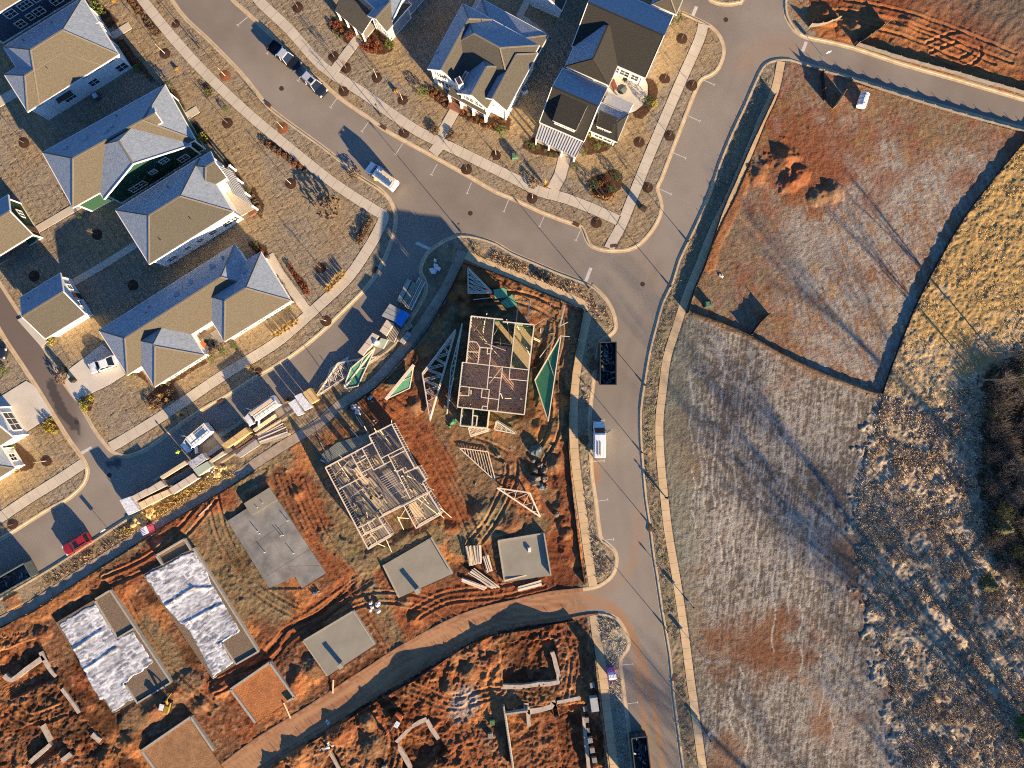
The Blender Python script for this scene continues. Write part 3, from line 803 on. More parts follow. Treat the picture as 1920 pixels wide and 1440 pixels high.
# which side of each kerb line is land?
for i, ln in enumerate(KERB_LINES):
    w = W(ln)
    m = len(w) // 2
    a, b = w[m], w[m + 1]
    dx, dy = b[0] - a[0], b[1] - a[1]; L = math.hypot(dx, dy)
    t = np.array([(a[0] + b[0]) / 2 - dy / L * .5]); u = np.array([(a[1] + b[1]) / 2 + dx / L * .5])
    s = -1 if inpoly(t, u, ROADW)[0] else 1
    cut = next((k for k, p in enumerate(ln) if p[1] > 1104 and p[0] < 1110), len(ln)) if ln is L_RMW else (next(k for k, p in enumerate(ln) if p[0] > 1120) if ln is L_R3S else 0)
    for part, dirty in ((w[:cut + 1], ln is L_R3S), (w[cut:], ln is L_RMW)):
        if len(part) < 2: continue
        mb = MB()
        ribbon(mb, part, [s * o for o in (-.38, -.36, -.02, .0, .16, .30, .31)], (-.05, .012, .02, .145, .15, .145, -.1))
        structure(mb.build('kerb', M_kerbd if dirty else M_kerb), 'cast concrete kerb and gutter')

for lab, pl in SIDEWALKS:
    mb = MB()
    mb.prism(W(pl), -.1, .16)
    o = structure(mb.build('sidewalk', M_dirtyconc if 'muddy' in lab else M_tanwalk if ('long narrow' in lab or 'trenches' in lab or 'framed' in lab) else M_conc), lab)
    # tooled joints: thin dark lines every 1.6 m
    jm = MB(); n = len(pl) // 2
    ll, rr = W(pl[:n]), W(pl[n:][::-1])
    acc = 0
    for k in range(n - 1):
        seg = math.dist(ll[k], ll[k + 1])
        while acc < seg:
            t = acc / seg
            a = [ll[k][q] + (ll[k + 1][q] - ll[k][q]) * t for q in (0, 1)]; b = [rr[k][q] + (rr[k + 1][q] - rr[k][q]) * t for q in (0, 1)]
            jm.beam((*a, .163), (*b, .163), .035, .004)
            acc += 1.75
        acc -= seg
    j = jm.build('joint', M_seam2, o); j['kind'] = 'structure'
for nm, lab, pl in DRIVES:
    mb = MB(); mb.prism(W(pl), -.1, .168)
    structure(mb.build(nm, M_drive if nm != 'path' else M_conc), lab)

# painted parking tees, stop bars, seams, inlets and covers
mb = MB()
TEES = [((632, 184), (620, 201)), ((692, 227), (679, 246)), ((755, 269), (742, 289)), ((820, 307), (809, 327)), ((884, 342), (876, 362)), ((954, 374), (945, 396)), ((1021, 404), (1012, 424)), ((1089, 431), (1080, 450)), ((464, 32), (446, 47)), ((513, 84), (501, 100)), ((574, 136), (559, 151)),
        ((1319, 150), (1339, 159)), ((1290, 217), (1312, 227)), ((1262, 286), (1285, 296)), ((1236, 354), (1258, 364)), ((1110, 790), (1132, 789)), ((1112, 865), (1132, 864)), ((1118, 940), (1139, 937)), ((1131, 1013), (1150, 1011)), ((1165, 1247), (1186, 1245)), ((1174, 1320), (1195, 1317))]
for a, b in TEES:
    a, b = Vector((*P2(*a), .004)), Vector((*P2(*b), .004))
    d = (b - a).normalized(); s = Vector((-d.y, d.x, 0))
    mb.beam(a, b, .11, .003); mb.beam(b - s * .26 + d * .06, b + s * .26 + d * .06, .11, .003)
for (a, b, w) in (((1306, 12), (1297, 34), .55), ((1512, 78), (1505, 96), .55), ((1108, 502), (1098, 528), .55), ((780, 455), (806, 467), .5), ((152, 850), (172, 839), .5)):
    mb.beam((*P2(*a), .004), (*P2(*b), .004), w, .003)
o = structure(mb.build('road_marking', M_mark, road), 'white parking tees and stop bars')
mb = MB()
for ln in ([(1392, 0), (1385, 40), (1370, 85), (1361, 110)], [(1228, 440), (1212, 480), (1196, 540), (1180, 585), (1158, 610)], [(1160, 620), (1152, 660), (1150, 720)]):
    l = W(smooth_line(ln, 3))
    ribbon(mb, l, (-.04, .04), (.003, .003))
structure(mb.build('pavement_seam', M_seam2, road))
for k, (px, py) in enumerate([(528, 166), (882, 400), (1205, 533), (1361, 37), (144, 792), (205, 891)]):
    mb = MB(); x, y = P2(px, py)
    mb.tube((x, y, -.02), (x, y, .012), .38, n=16)
    c = mb.build('manhole_cover', M_dark)
    tag(c, ['round iron manhole cover beside the dark parked suv', 'round iron manhole cover in the curve below the corner bed', 'round iron manhole cover in the middle of the junction', 'round iron manhole cover at the top side street', 'iron manhole cover on the damp alley trace', 'iron manhole cover in the shaded lower street'][k], 'manhole cover', 'manhole covers')
for k, (px, py, a, lab) in enumerate([(503, 197, -38, 'rusty storm inlet opposite the parked suv'), (719, 239, -33, 'rusty storm inlet at the kerb near the tall street lamp'), (1080, 421, -28, 'rusty storm inlet beside the corner bulb of the kerb'), (414, 752, 33, 'rusty storm inlet across from the ladder truck'), (1263, 1270, 80, 'dark storm inlet on the field side of the through road'), (704, 506, 62, 'dark storm inlet in the shade by the curved kerb'), (1219, 990, 82, 'dark storm inlet beside the weedy verge'), (1150, 461, 8, 'brown tactile ramp plate at the street corner')]):
    mb = MB(); x, y = P2(px, py)
    mb.box((x, y, .08), (1.1, .55, .17), R(a)); mb.box((x, y, .172), (.5, .3, .012), R(a))
    tag(mb.build('storm_inlet', mat('rusty_iron', (.09, .045, .03), .8, 5.0, .4)), lab, 'storm drain', 'storm drain inlets')
# ================================================================ houses
def shingle(name, c):
    return mat(name, c, .9, 7.0, .45, bump=.03, bscale=14, detail=6, spec=.15)
SH_TAN = shingle('tan_shingle', (.10, .088, .067)); SH_GREY = shingle('grey_shingle', (.072, .067, .056)); SH_DARK = shingle('charcoal_shingle', (.03, .029, .027))
SH_SHADEFROST = mat('shade_frost_shingle', (.20, .24, .29), .85, 2.2, col2=(.34, .385, .44), bump=.03, bscale=7, detail=8, spec=.2)  # blue shade put into the colour together with frost, for planes off the sun
SH_CAP = mat('ridge_cap', (.18, .16, .125), .9, 8, .2)
M_trim = mat('white_trim', (.78, .76, .72), .55, 2.0, .05)
M_metalroof = mat('standing_seam_metal', (.40, .40, .40), .45, 1.2, .12, metallic=.1)
M_glass = mat('window_glass', (.02, .03, .045), .08, spec=.8)
M_brick = mat('brick_steps', (.22, .10, .06), .85, 6, .3)
M_porch = mat('porch_floor', (.40, .35, .28), .8, 2, .15)
def siding(name, c):
    return mat(name, c, .7, .6, .06, bump=.02, bscale=9, stretch=(.01, .01, 1))
SD_WHITE = siding('white_siding', (.72, .74, .74)); SD_NAVY = siding('navy_siding', (.045, .07, .11)); SD_GREEN = siding('green_siding', (.014, .052, .03)); SD_MAUVE = siding('mauve_grey_siding', (.36, .32, .31)); SD_CREAM = siding('cream_siding', (.66, .60, .48))

class Block:
    """A roofed wing: pa-pb is one eave (pixels at height ze), pc a point on the other eave."""
    def __init__(s, pa, pb, pc, ze, pitch, ea='hip', eb='hip', hipk=1.0):
        A, B, C = P(*pa, ze), P(*pb, ze), P(*pc, ze)
        s.u = (B - A).normalized()
        n = Vector((-s.u.y, s.u.x, 0))
        w = (C - A).dot(n)
        if w < 0: n = -n; w = -w
        s.n, s.L, s.Wd, s.A, s.ze, s.ea, s.eb = n, (B - A).length, w, A, ze, ea, eb
        s.rise = w / 2 * pitch
        s.ia = w / 2 * hipk if ea == 'hip' else 0.0
        s.ib = w / 2 * hipk if eb == 'hip' else 0.0
        if s.ia + s.ib > s.L:
            k = s.L / (s.ia + s.ib) * .98; s.ia *= k; s.ib *= k
    def at(s, t, q, z):
        return s.A + s.u * t + s.n * q + Vector((0, 0, z - s.ze))
    def roof(s, mb, cap=True):
        L, w, ze, h = s.L, s.Wd, s.ze, s.rise
        e = [s.at(0, 0, ze), s.at(L, 0, ze), s.at(L, w, ze), s.at(0, w, ze)]
        r0, r1 = s.at(s.ia, w / 2, ze + h), s.at(L - s.ib, w / 2, ze + h)
        vs = e + [r0, r1]
        lo = [p - Vector((0, 0, .2)) for p in e]
        flip = (s.u.cross(s.n)).z < 0
        fr = lambda nx: 4 if nx.dot(Vector((.6, -.8, 0))) < .3 else 0      # planes turned from the sun take the painted blue shade and frost tone
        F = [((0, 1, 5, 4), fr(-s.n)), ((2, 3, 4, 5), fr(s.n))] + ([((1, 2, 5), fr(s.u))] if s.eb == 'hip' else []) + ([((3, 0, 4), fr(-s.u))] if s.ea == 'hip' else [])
        gab = {1: s.eb == 'gable', 3: s.ea == 'gable'}
        o = len(mb.v)
        mb.v.extend([tuple(p) for p in vs + lo])
        for f, m in F:
            mb.f.append([o + k for k in (f[::-1] if flip else f)]); mb.mi.append(m)
        for i in range(4):
            j = (i + 1) % 4
            if gab.get(i): continue
            f = (i, 6 + i, 6 + j, j)
            mb.f.append([o + k for k in (f[::-1] if flip else f)]); mb.mi.append(1)
        if not any(gab.values()):
            f = (9, 8, 7, 6); mb.f.append([o + k for k in (f[::-1] if flip else f)]); mb.mi.append(1)
        for a, b in ((0, 1), (1, 2), (2, 3), (3, 0)):     # eave gutters / barge boards, proud of the edge
            if gab.get(a): continue
            mb.beam(e[a] + (e[a] - e[(a + 2) % 4]).normalized() * .06 - Vector((0, 0, .09)), e[b] + (e[b] - e[(b + 2) % 4]).normalized() * .06 - Vector((0, 0, .09)), .12, .17, 1)
        for pk, end, g in ((r0, 'a', s.ea), (r1, 'b', s.eb)):
            if g == 'gable':
                out = s.u * (-.05 if end == 'a' else .05)
                i, j = (0, 3) if end == 'a' else (1, 2)
                mb.beam(e[i] + out - Vector((0, 0, .08)), pk + out - Vector((0, 0, .08)), .1, .28, 1); mb.beam(e[j] + out - Vector((0, 0, .08)), pk + out - Vector((0, 0, .08)), .1, .28, 1)
        if cap:
            U = Vector((0, 0, .03))
            if s.L - s.ia - s.ib > .2: mb.beam(r0 + U, r1 + U, .26, .05, 3)
            if s.ea == 'hip':
                mb.beam(e[0] + U, r0 + U, .2, .05, 3); mb.beam(e[3] + U, r0 + U, .2, .05, 3)
            if s.eb == 'hip':
                mb.beam(e[1] + U, r1 + U, .2, .05, 3); mb.beam(e[2] + U, r1 + U, .2, .05, 3)
    def walls(s, mb, inset=.42, base=.0, k=0):
        i = inset + .013 * k
        L, w = s.L, s.Wd
        zt = s.ze - .14
        q = [s.at(i, i, 0), s.at(L - i, i, 0), s.at(L - i, w - i, 0), s.at(i, w - i, 0)]
        vs = [p + Vector((0, 0, base - p.z)) for p in q] + [p + Vector((0, 0, zt - p.z)) for p in q]
        o = len(mb.v)
        mb.v.extend([tuple(p) for p in vs])
        for a in range(4):
            b = (a + 1) % 4
            mb.f.append([o + a, o + b, o + 4 + b, o + 4 + a]); mb.mi.append(0)
            ub = (Vector(vs[b]) - Vector(vs[a])).normalized()
            for p in (a,):
                c = Vector(vs[p])
                mb.beam(c + Vector((0, 0, .02)), (c.x, c.y, zt), .2, .2, 1)
            mb.beam(Vector(vs[a]) + Vector((0, 0, .22)), Vector(vs[b]) + Vector((0, 0, .22)), .07, .26, 1)
        for end, g in ((0, s.ea), (1, s.eb)):
            if g == 'gable':
                t = i if end == 0 else L - i
                pts = [s.at(t, i, zt), s.at(t, w - i, zt), s.at(t, w / 2, s.ze + s.rise * (1 - i / (w / 2)) - .02 + s.rise * i / (w / 2) - .12)]
                mb.add(pts, [(0, 1, 2)], 0)
    def wallpt(s, side, along, z, inset=.42):
        """Point on a wall and its outward direction; side a, b (eaves) or A, B (ends); along in 0..1."""
        L, w, i = s.L, s.Wd, inset
        if side == 'a': return s.at(i + (L - 2 * i) * along, i, z), -s.n, s.u
        if side == 'b': return s.at(i + (L - 2 * i) * along, w - i, z), s.n, s.u
        if side == 'A': return s.at(i, i + (w - 2 * i) * along, z), -s.u, s.n
        return s.at(L - i, i + (w - 2 * i) * along, z), s.u, s.n

def window(house, p, out, along, w, h, bars=1, fr=M_trim):
    up = Vector((0, 0, 1))
    m = MB(); t = .11
    c = p + out * .06
    for sx in (-1, 1):
        m.obox(c + along * (sx * (w / 2 + t / 2)), along * (t / 2), out * .05, up * (h / 2 + t))
        m.obox(c + up * (sx * (h / 2 + t / 2)), along * (w / 2), out * .048, up * (t / 2))
    for k in range(bars):
        m.obox(c + along * (w * ((k + 1) / (bars + 1) - .5)), along * .03, out * .03, up * (h / 2))
    m.obox(c, along * (w / 2), out * .028, up * .03)
    f = m.build('window', fr, house)
    g = MB(); g.obox(p + out * .035, along * (w / 2), out * .012, up * (h / 2))
    g.build('pane', M_glass, f)
    return f

HOUSES = {}
def house(name, label, blocks, roofmat, wallmat, wins=(), cat='house', capmat=None, group='houses on the finished streets', wallskip=()):
    b0 = blocks[0]
    c = b0.at(b0.L / 2, b0.Wd / 2, 0)
    root = thing(name, (c.x, c.y, 0), label, cat, group)
    rm, wm = MB(), MB()
    for k, b in enumerate(blocks):
        b.roof(rm)
        if k not in wallskip:
            b.walls(wm, k=k)
    rf = rm.build('roof', [roofmat, M_trim, wallmat, capmat or SH_CAP, SH_SHADEFROST], root)
    wm.build('wall', [wallmat, M_trim], root)
    for bi, side, al, z, w, h, bars in wins:
        p, out, along = blocks[bi].wallpt(side, al, z, .42 + .013 * bi)
        window(root, p, out, along, w, h, bars)
    HOUSES[label] = (root, rf, blocks)
    return root, rf

def door(root, b, side, al, w=1.0, h=2.1, m=None, k=0):
    p, out, along = b.wallpt(side, al, .25 + h / 2, .42 + .013 * k)
    d = MB(); d.obox(p + out * .05, along * w / 2, out * .04, (0, 0, h / 2))
    dd = d.build('door', m or mat('door_paint', (.09, .05, .04), .5, 3, .1), root)
    e = MB(); e.obox(p + out * .12 + along * (w * .38), along * .03, out * .04, (0, 0, .08))
    e.build('handle', M_dark, dd)

def vents(rf, b, spots, q='b'):
    """Plumbing and attic vents on a roof plane: (along 0..1, up-slope 0..1, size)."""
    for al, up, sz in spots:
        qq = b.Wd / 2 * up
        p = b.at(b.L * al, b.Wd - qq if q == 'b' else qq, b.ze + b.rise * up)
        m = MB()
        if sz > .2:
            m.box(p + Vector((0, 0, .12)), (sz, sz, .3)); m.slab([p + Vector((sx * sz * .7, sy * sz * .7, .32)) for sx, sy in ((-1, -1), (1, -1), (1, 1), (-1, 1))], .06)
            m.build('attic_vent', M_metalroof, rf)
        else:
            m.tube(p - Vector((0, 0, .1)), p + Vector((0, 0, .4)), .06, n=8)
            m.build('vent_pipe', M_dark, rf)

def metal_roof(root, quad, ribs=12, th=.1, name='porch_roof', m=None):
    """quad: inner a, inner b, outer b, outer a as (px, py, z)."""
    q = [P(*p) for p in quad]
    mb = MB(); mb.slab(q, th)
    up = (q[1] - q[0]).cross(q[3] - q[0]).normalized()
    if up.z < 0: up = -up
    for k in range(ribs + 1):
        t = k / ribs
        a, b = q[0].lerp(q[1], t), q[3].lerp(q[2], t)
        mb.beam(a + up * .035, b + up * .035, .055, .07)
    o = mb.build(name, m or M_metalroof, root)
    return o

def posts(root, pts, ztop, w=.22, m=None):
    for px, py in pts:
        p = P(px, py, ztop)
        mb = MB(); mb.box((p.x, p.y, ztop / 2), (w, w, ztop)); mb.box((p.x, p.y, ztop - .12), (w + .1, w + .1, .16)); mb.box((p.x, p.y, .3), (w + .1, w + .1, .4))
        mb.build('porch_post', m or M_trim, root)

# --- A: navy two-storey house cut by the top left corner
bA = Block((-49, 52), (130, -57), (-120, -60), 6.0, .6, 'gable', 'gable')
rA, rfA = house('navy_house', 'tall navy sided house with white framed windows in the top left corner', [bA], SH_TAN, SD_NAVY,
    [(0, 'a', .30, 4.3, 1.5, 1.3, 1), (0, 'a', .46, 4.3, 1.9, 1.3, 2), (0, 'a', .60, 4.3, 1.5, 1.3, 1), (0, 'a', .28, 1.7, 1.3, 1.3, 1), (0, 'a', .40, 1.9, .8, 1.2, 0), (0, 'a', .50, 1.9, 1.5, 1.3, 1), (0, 'a', .7, 1.9, 1.5, 1.3, 1)])
# --- B: white house with tan hips
B1 = Block((74, 195), (222, 102), (5, 89), 4.9, .62, 'hip', 'hip', .85); B2 = Block((52, 209), (190, 122), (9, 140), 4.88, .6, 'hip', 'hip')
B3 = Block((185, 42), (152, 2), (120, 70), 4.86, .55, 'gable', 'hip'); B4 = Block((222, 100), (185, 40), (196, 116), 4.84, .62, 'gable', 'gable')
rB, rfB = house('tan_roofed_house', 'white sided house under a tan hip roof, below the navy house', [B1, B2, B3], SH_TAN, SD_WHITE,
    [(1, 'a', .42, 2.0, 1.9, 1.3, 2), (1, 'a', .78, 2.0, 1.5, 1.3, 1), (1, 'a', .12, 4.1, .9, .4, 0), (1, 'a', .28, 4.1, .9, .4, 0), (1, 'a', .45, 4.1, .9, .4, 0), (0, 'a', .55, 4.1, .9, .4, 0), (0, 'a', .72, 4.1, .9, .4, 0), (0, 'a', .9, 3.9, .9, .4, 0), (0, 'a', .93, 1.6, 1.7, 1.5, 1), (0, 'B', .3, 1.7, 1.2, 1.5, 1), (0, 'B', .7, 1.7, 1.2, 1.5, 1)])
vents(rfB, B1, [(.25, .35, .1), (.6, .3, .1)]); vents(rfB, B2, [(.5, .8, .1)], 'a')
mb = MB(); q, o_, al_ = B2.wallpt('a', .40, 3.35); mb.obox(q + o_ * .45, al_ * 1.35, o_ * .42, (0, 0, .05)); mb.build('awning', SH_GREY, rB)
door(rB, B1, 'B', .5)
# --- C: green house
C1 = Block((137, 389), (366, 262), (74, 289), 4.8, .6, 'hip', 'hip'); C2 = Block((195, 373), (139, 283), (360, 276), 4.78, .5, 'gable', 'hip', .6); C3 = Block((265, 251), (304, 229), (250, 224), 6.9, .6, 'hip', 'gable')
rC, rfC = house('green_gabled_house', 'dark green house with a broad gable between grey hip roofs', [C1, C2, C3], SH_TAN, SD_GREEN,
    [(1, 'A', .28, 1.9, 2.6, 1.4, 2), (1, 'A', .52, 3.2, 1.0, 1.0, 1), (1, 'A', .70, 4.3, 1.2, 1.2, 1), (1, 'A', .85, 1.9, 1.5, 1.4, 1), (0, 'A', .5, 1.9, 1.6, 1.4, 1)], wallskip=(2,))
vents(rfC, C1, [(.18, .35, .5), (.34, .42, .5), (.5, .62, .5), (.55, .55, .35)]); vents(rfC, C1, [(.6, .2, .1)], 'b')
# --- D: grey roofed white house with metal porch
D1 = Block((280, 495), (437, 397), (215, 395), 5.4, .6, 'hip', 'hip', 1.0); D2 = Block((385, 358), (425, 333), (354, 310), 5.38, .6, 'hip', 'gable')
rD, rfD = house('metal_porch_house', 'white house with grey hip roof and a ribbed metal front porch', [D1, D2], SH_GREY, SD_WHITE,
    [(0, 'a', .13, 1.8, 1.6, 1.2, 1), (0, 'a', .34, 2.1, 1.0, 1.0, 1), (0, 'a', .5, 2.1, 1.0, 1.0, 1), (0, 'a', .67, 2.1, 1.2, 1.2, 1), (0, 'a', .86, 2.0, 1.6, 1.5, 1), (0, 'a', .95, 2.0, 1.2, 1.5, 1),
     (0, 'a', .1, 4.6, 1.2, .6, 1), (0, 'a', .27, 4.6, 1.2, .6, 1), (0, 'a', .5, 4.6, 1.0, .6, 0), (0, 'a', .8, 4.6, 1.2, .6, 1), (0, 'a', .93, 4.6, 1.0, .6, 0), (0, 'B', .5, 4.2, 1.6, 1.2, 1)])
vents(rfD, D1, [(.25, .35, .1), (.62, .4, .1)], 'a'); vents(rfD, D1, [(.6, .4, .1)])
metal_roof(rD, [(404, 309, 3.7), (437, 363, 3.7), (472, 386, 2.8), (436, 322, 2.8)], 14)
mb = MB(); mb.prism([tuple(P(*p)[:2]) for p in [(437, 392), (447, 410), (480, 392), (434, 312), (415, 322)]], 0, .45); mb.build('porch_floor', M_porch, rD)
posts(rD, [(473, 386), (459, 361), (444, 335), (430, 310)], 2.7)
mb = MB(); mb.box((*P2(478, 396), .2), (2.2, .9, .35), R(32)); mb.build('porch_step', M_brick, rD)
# --- E: long house at the bend
E1 = Block((239, 703), (493, 541), (187, 619), 3.3, .62, 'hip', 'hip', .95); E2 = Block((290, 725), (231, 631), (383, 666), 3.32, .62, 'hip', 'hip', .95); E3 = Block((421, 640), (545, 564), (361, 551), 3.34, .62, 'hip', 'hip', .95)
rE, rfE = house('long_hip_roofed_house', 'long one storey house with three joined tan hip roofs at the street bend', [E1, E2, E3], SH_TAN, SD_WHITE,
    [(2, 'a', .2, 1.6, 1.6, 1.4, 1), (2, 'a', .5, 1.6, 1.6, 1.4, 1), (2, 'a', .8, 1.6, 1.6, 1.4, 1), (1, 'A', .25, 1.6, 1.6, 1.4, 1), (1, 'A', .55, 1.6, 1.6, 1.4, 1), (1, 'A', .82, 1.6, 1.6, 1.4, 1), (2, 'B', .3, 1.6, 1.4, 1.4, 1), (2, 'B', .7, 1.6, 1.4, 1.4, 1), (0, 'A', .3, 1.5, 4.6, 2.1, 3)])
vents(rfE, E1, [(.55, .55, .5), (.66, .42, .5), (.82, .35, .55), (.9, .25, .3), (.33, .5, .1), (.36, .35, .1)]); vents(rfE, E3, [(.72, .35, .5)])
for qa, qb in (((278, 626), (288, 642)), ((412, 536), (422, 550))):
    pass
mb = MB(); mb.prism([tuple(P(*p, .3)[:2]) for p in [(368, 642), (405, 618), (420, 637), (384, 662)]], 0, .3); mb.build('courtyard_floor', mat('courtyard_pavers', (.24, .21, .18), .8, 3, .2), rE)
# --- F, G: garages
F1 = Block((-39, 502), (61, 440), (-86, 428), 3.2, .6, 'gable', 'gable')
rF, rfF = house('green_garage', 'green gabled garage cut by the left edge', [F1], SH_TAN, SD_GREEN, [(0, 'B', .62, 2.1, 1.1, 1.1, 1)], 'garage', group='detached garages')
door(rF, F1, 'B', .2)
metal_roof(rF, [(-20, 486, 2.75), (44, 447, 2.75), (56, 462, 2.2), (-10, 500, 2.2)], 2, name='lean_to_roof', m=SH_GREY)
G1 = Block((85, 635), (160, 589), (35, 560), 3.0, .6, 'gable', 'gable')
rG, rfG = house('white_garage', 'white gabled garage standing alone beside the alley', [G1], SH_GREY, SD_WHITE, [(0, 'B', .3, 1.9, .8, 1.0, 0), (0, 'B', .75, 1.9, .8, 1.0, 0)], 'garage', group='detached garages')
door(rG, G1, 'B', .52); vents(rfG, G1, [(.2, .3, .1)])
mb = MB(); q, o_, al_ = G1.wallpt('A', .5, 1.3); mb.obox(q + o_ * .04, al_ * 2.4, o_ * .04, (0, 0, 1.1)); mb.build('garage_door', M_trim, rG)
# --- H: bottom left
H1 = Block((-70, 880), (25, 820), (-110, 818), 4.2, .6, 'gable', 'gable'); H2 = Block((-60, 932), (27, 878), (-88, 890), 3.2, .5, 'hip', 'hip')
rH, rfH = house('white_alley_house', 'white house with tan and grey roofs cut by the left edge below the driveway', [H1, H2], SH_TAN, SD_WHITE, [(0, 'B', .5, 1.8, 3.2, 2.0, 2), (1, 'B', .5, 1.6, 1.2, 1.2, 1)])
# --- I: mauve gabled house at the top
I1 = Block((734, 42), (628, -51), (840, -78), 4.2, .7, 'gable', 'gable'); I2 = Block((725, 60), (771, 8), (690, 29), 4.1, .75, 'gable', 'hip')
rI, rfI = house('mauve_gabled_house', 'mauve grey gabled house with a cream front gable at the top edge', [I1, I2], SH_GREY, SD_MAUVE,
    [(0, 'A', .23, 2.0, 1.1, 1.5, 1), (0, 'A', .60, 2.0, 2.2, 1.5, 1), (0, 'A', .85, 2.0, 1.2, 1.5, 1), (1, 'A', .35, 1.9, 1.0, 1.5, 1), (1, 'A', .65, 1.9, 1.0, 1.5, 1)])
pr = MB(); pr.slab([P(699, 33, 3.9), P(644, -18, 3.9), P(628, 20, 2.8), P(679, 64, 2.8)], .16, 0, 1); pr.build('porch_roof', [SH_GREY, M_trim], rI)
mb = MB(); mb.prism([tuple(P(*p)[:2]) for p in [(688, 74), (706, 52), (650, 0), (635, 28)]], 0, .4); mb.build('porch_floor', M_porch, rI)
posts(rI, [(679, 62), (663, 48), (647, 34), (632, 21)], 2.65)
gm = MB(); q, o_, al_ = I2.wallpt('A', .5, 2.2); gm.obox(q + o_ * .03, al_ * (I2.Wd / 2 - .45), o_ * .03, (0, 0, 1.95)); gm.build('gable_front', SD_CREAM, rI)
# --- J: white gabled two-storey house
J1 = Block((802, 129), (868, 7), (858, 159), 5.4, .85, 'gable', 'hip'); J2 = Block((868, 7), (1011, 85), (817, 102), 5.42, .62, 'hip', 'hip')
J3 = Block((913, 205), (957, 125), (857, 175), 5.44, .85, 'gable', 'hip'); J4 = Block((950, 208), (1008, 100), (898, 180), 5.3, .7, 'gable', 'hip'); J5 = Block((903, -2), (1028, 66), (872, 52), 3.2, .45, 'hip', 'hip')
rJ, rfJ = house('white_gabled_house', 'white two storey house with steep grey cross gables above the street curve', [J1, J2, J3, J4, J5], SH_GREY, SD_WHITE,
    [(0, 'A', .28, 4.4, .8, 1.3, 1), (0, 'A', .48, 4.4, .8, 1.3, 1), (0, 'A', .30, 1.9, 1.2, 1.5, 1), (0, 'A', .62, 1.9, 1.2, 1.5, 1), (2, 'A', .3, 4.5, 1.3, 1.2, 1), (2, 'A', .68, 4.5, 1.3, 1.2, 1), (2, 'A', .3, 1.7, 1.4, 1.7, 1), (2, 'A', .68, 1.7, 1.4, 1.7, 1), (3, 'A', .65, 3.9, 1.2, 1.2, 1), (3, 'a', .35, 4.2, 1.0, 1.2, 1), (3, 'a', .65, 4.2, 1.0, 1.2, 1), (3, 'a', .85, 1.8, 1.0, 1.2, 1)])
vents(rfJ, J2, [(.42, .45, .1), (.68, .35, .1), (.8, .3, .1)], 'a')
pr = MB(); pr.slab([P(845, 162, 3.5), P(915, 204, 3.5), P(911, 216, 2.8), P(840, 177, 2.8)], .14, 0, 1); pr.build('porch_roof', [SH_GREY, M_trim], rJ)
posts(rJ, [(842, 178), (864, 190), (887, 203), (910, 216)], 2.7, .34)
mb = MB(); mb.prism([tuple(P(*p)[:2]) for p in [(840, 185), (912, 225), (918, 208), (850, 168)]], 0, .5); mb.build('porch_floor', M_brick, rJ)
mb = MB(); mb.box((*P2(855, 203), .25), (2.6, 1.2, .4), R(-28)); mb.build('porch_step', M_brick, rJ)
mb = MB(); c = P(861, 153, 7.2); mb.box((c.x, c.y, 5.9), (.9, 1.3, 3.0), R(28)); mb.build('chimney', M_trim, rJ)
mb = MB(); mb.box((c.x, c.y, 7.42), (.62, 1.0, .06), R(28)); mb.build('chimney_flue', M_dark, rJ)
# --- K: dark roofed corner house
K1 = Block((1073, 86), (1210, 146), (1124, -31), 4.0, .62, 'gable', 'gable'); K2 = Block((1142, 160), (1183, 66), (1060, 124), 4.02, .72, 'hip', 'hip', .4); K3 = Block((1012, 229), (1095, 265), (1057, 129), 3.8, .66, 'gable', 'gable'); K4 = Block((1106, 245), (1157, 266), (1128, 193), 3.3, .5, 'gable', 'hip', .5)
K5 = Block((1268, 27), (1288, -20), (1222, 8), 4.04, .6, 'hip', 'hip', .7)
rK, rfK = house('dark_roofed_corner_house', 'rambling corner house with charcoal roofs, metal porch and rear patio', [K1, K2, K3, K4], SH_DARK, SD_WHITE,
    [(0, 'a', .60, 1.9, 1.5, 1.6, 1), (0, 'a', .75, 1.9, 1.5, 1.6, 1), (0, 'a', .9, 1.9, 1.2, 1.6, 1), (3, 'a', .3, 1.7, 1.3, 1.5, 1), (3, 'a', .7, 1.7, 1.3, 1.5, 1), (2, 'a', .3, 1.7, 1.2, 1.6, 1), (2, 'a', .6, 1.7, 1.2, 1.6, 1), (1, 'a', .5, 1.8, 1.5, 1.8, 1)], capmat=SH_DARK)
metal_roof(rK, [(1014, 229, 3.35), (1095, 265, 3.35), (1079, 295, 2.6), (1004, 260, 2.6)], 17)
posts(rK, [(1006, 260), (1030, 271), (1054, 282), (1078, 293)], 2.55)
mb = MB(); mb.prism([tuple(P(*p)[:2]) for p in [(1012, 240), (1090, 275), (1078, 300), (1004, 266)]], 0, .35); mb.build('porch_floor', M_porch, rK)
metal_roof(rK, [(1130, 193, 3.6), (1141, 172, 3.2), (1188, 194, 2.9), (1177, 215, 3.3)], 1, name='side_porch_roof')
posts(rK, [(1186, 195), (1176, 213)], 2.8)
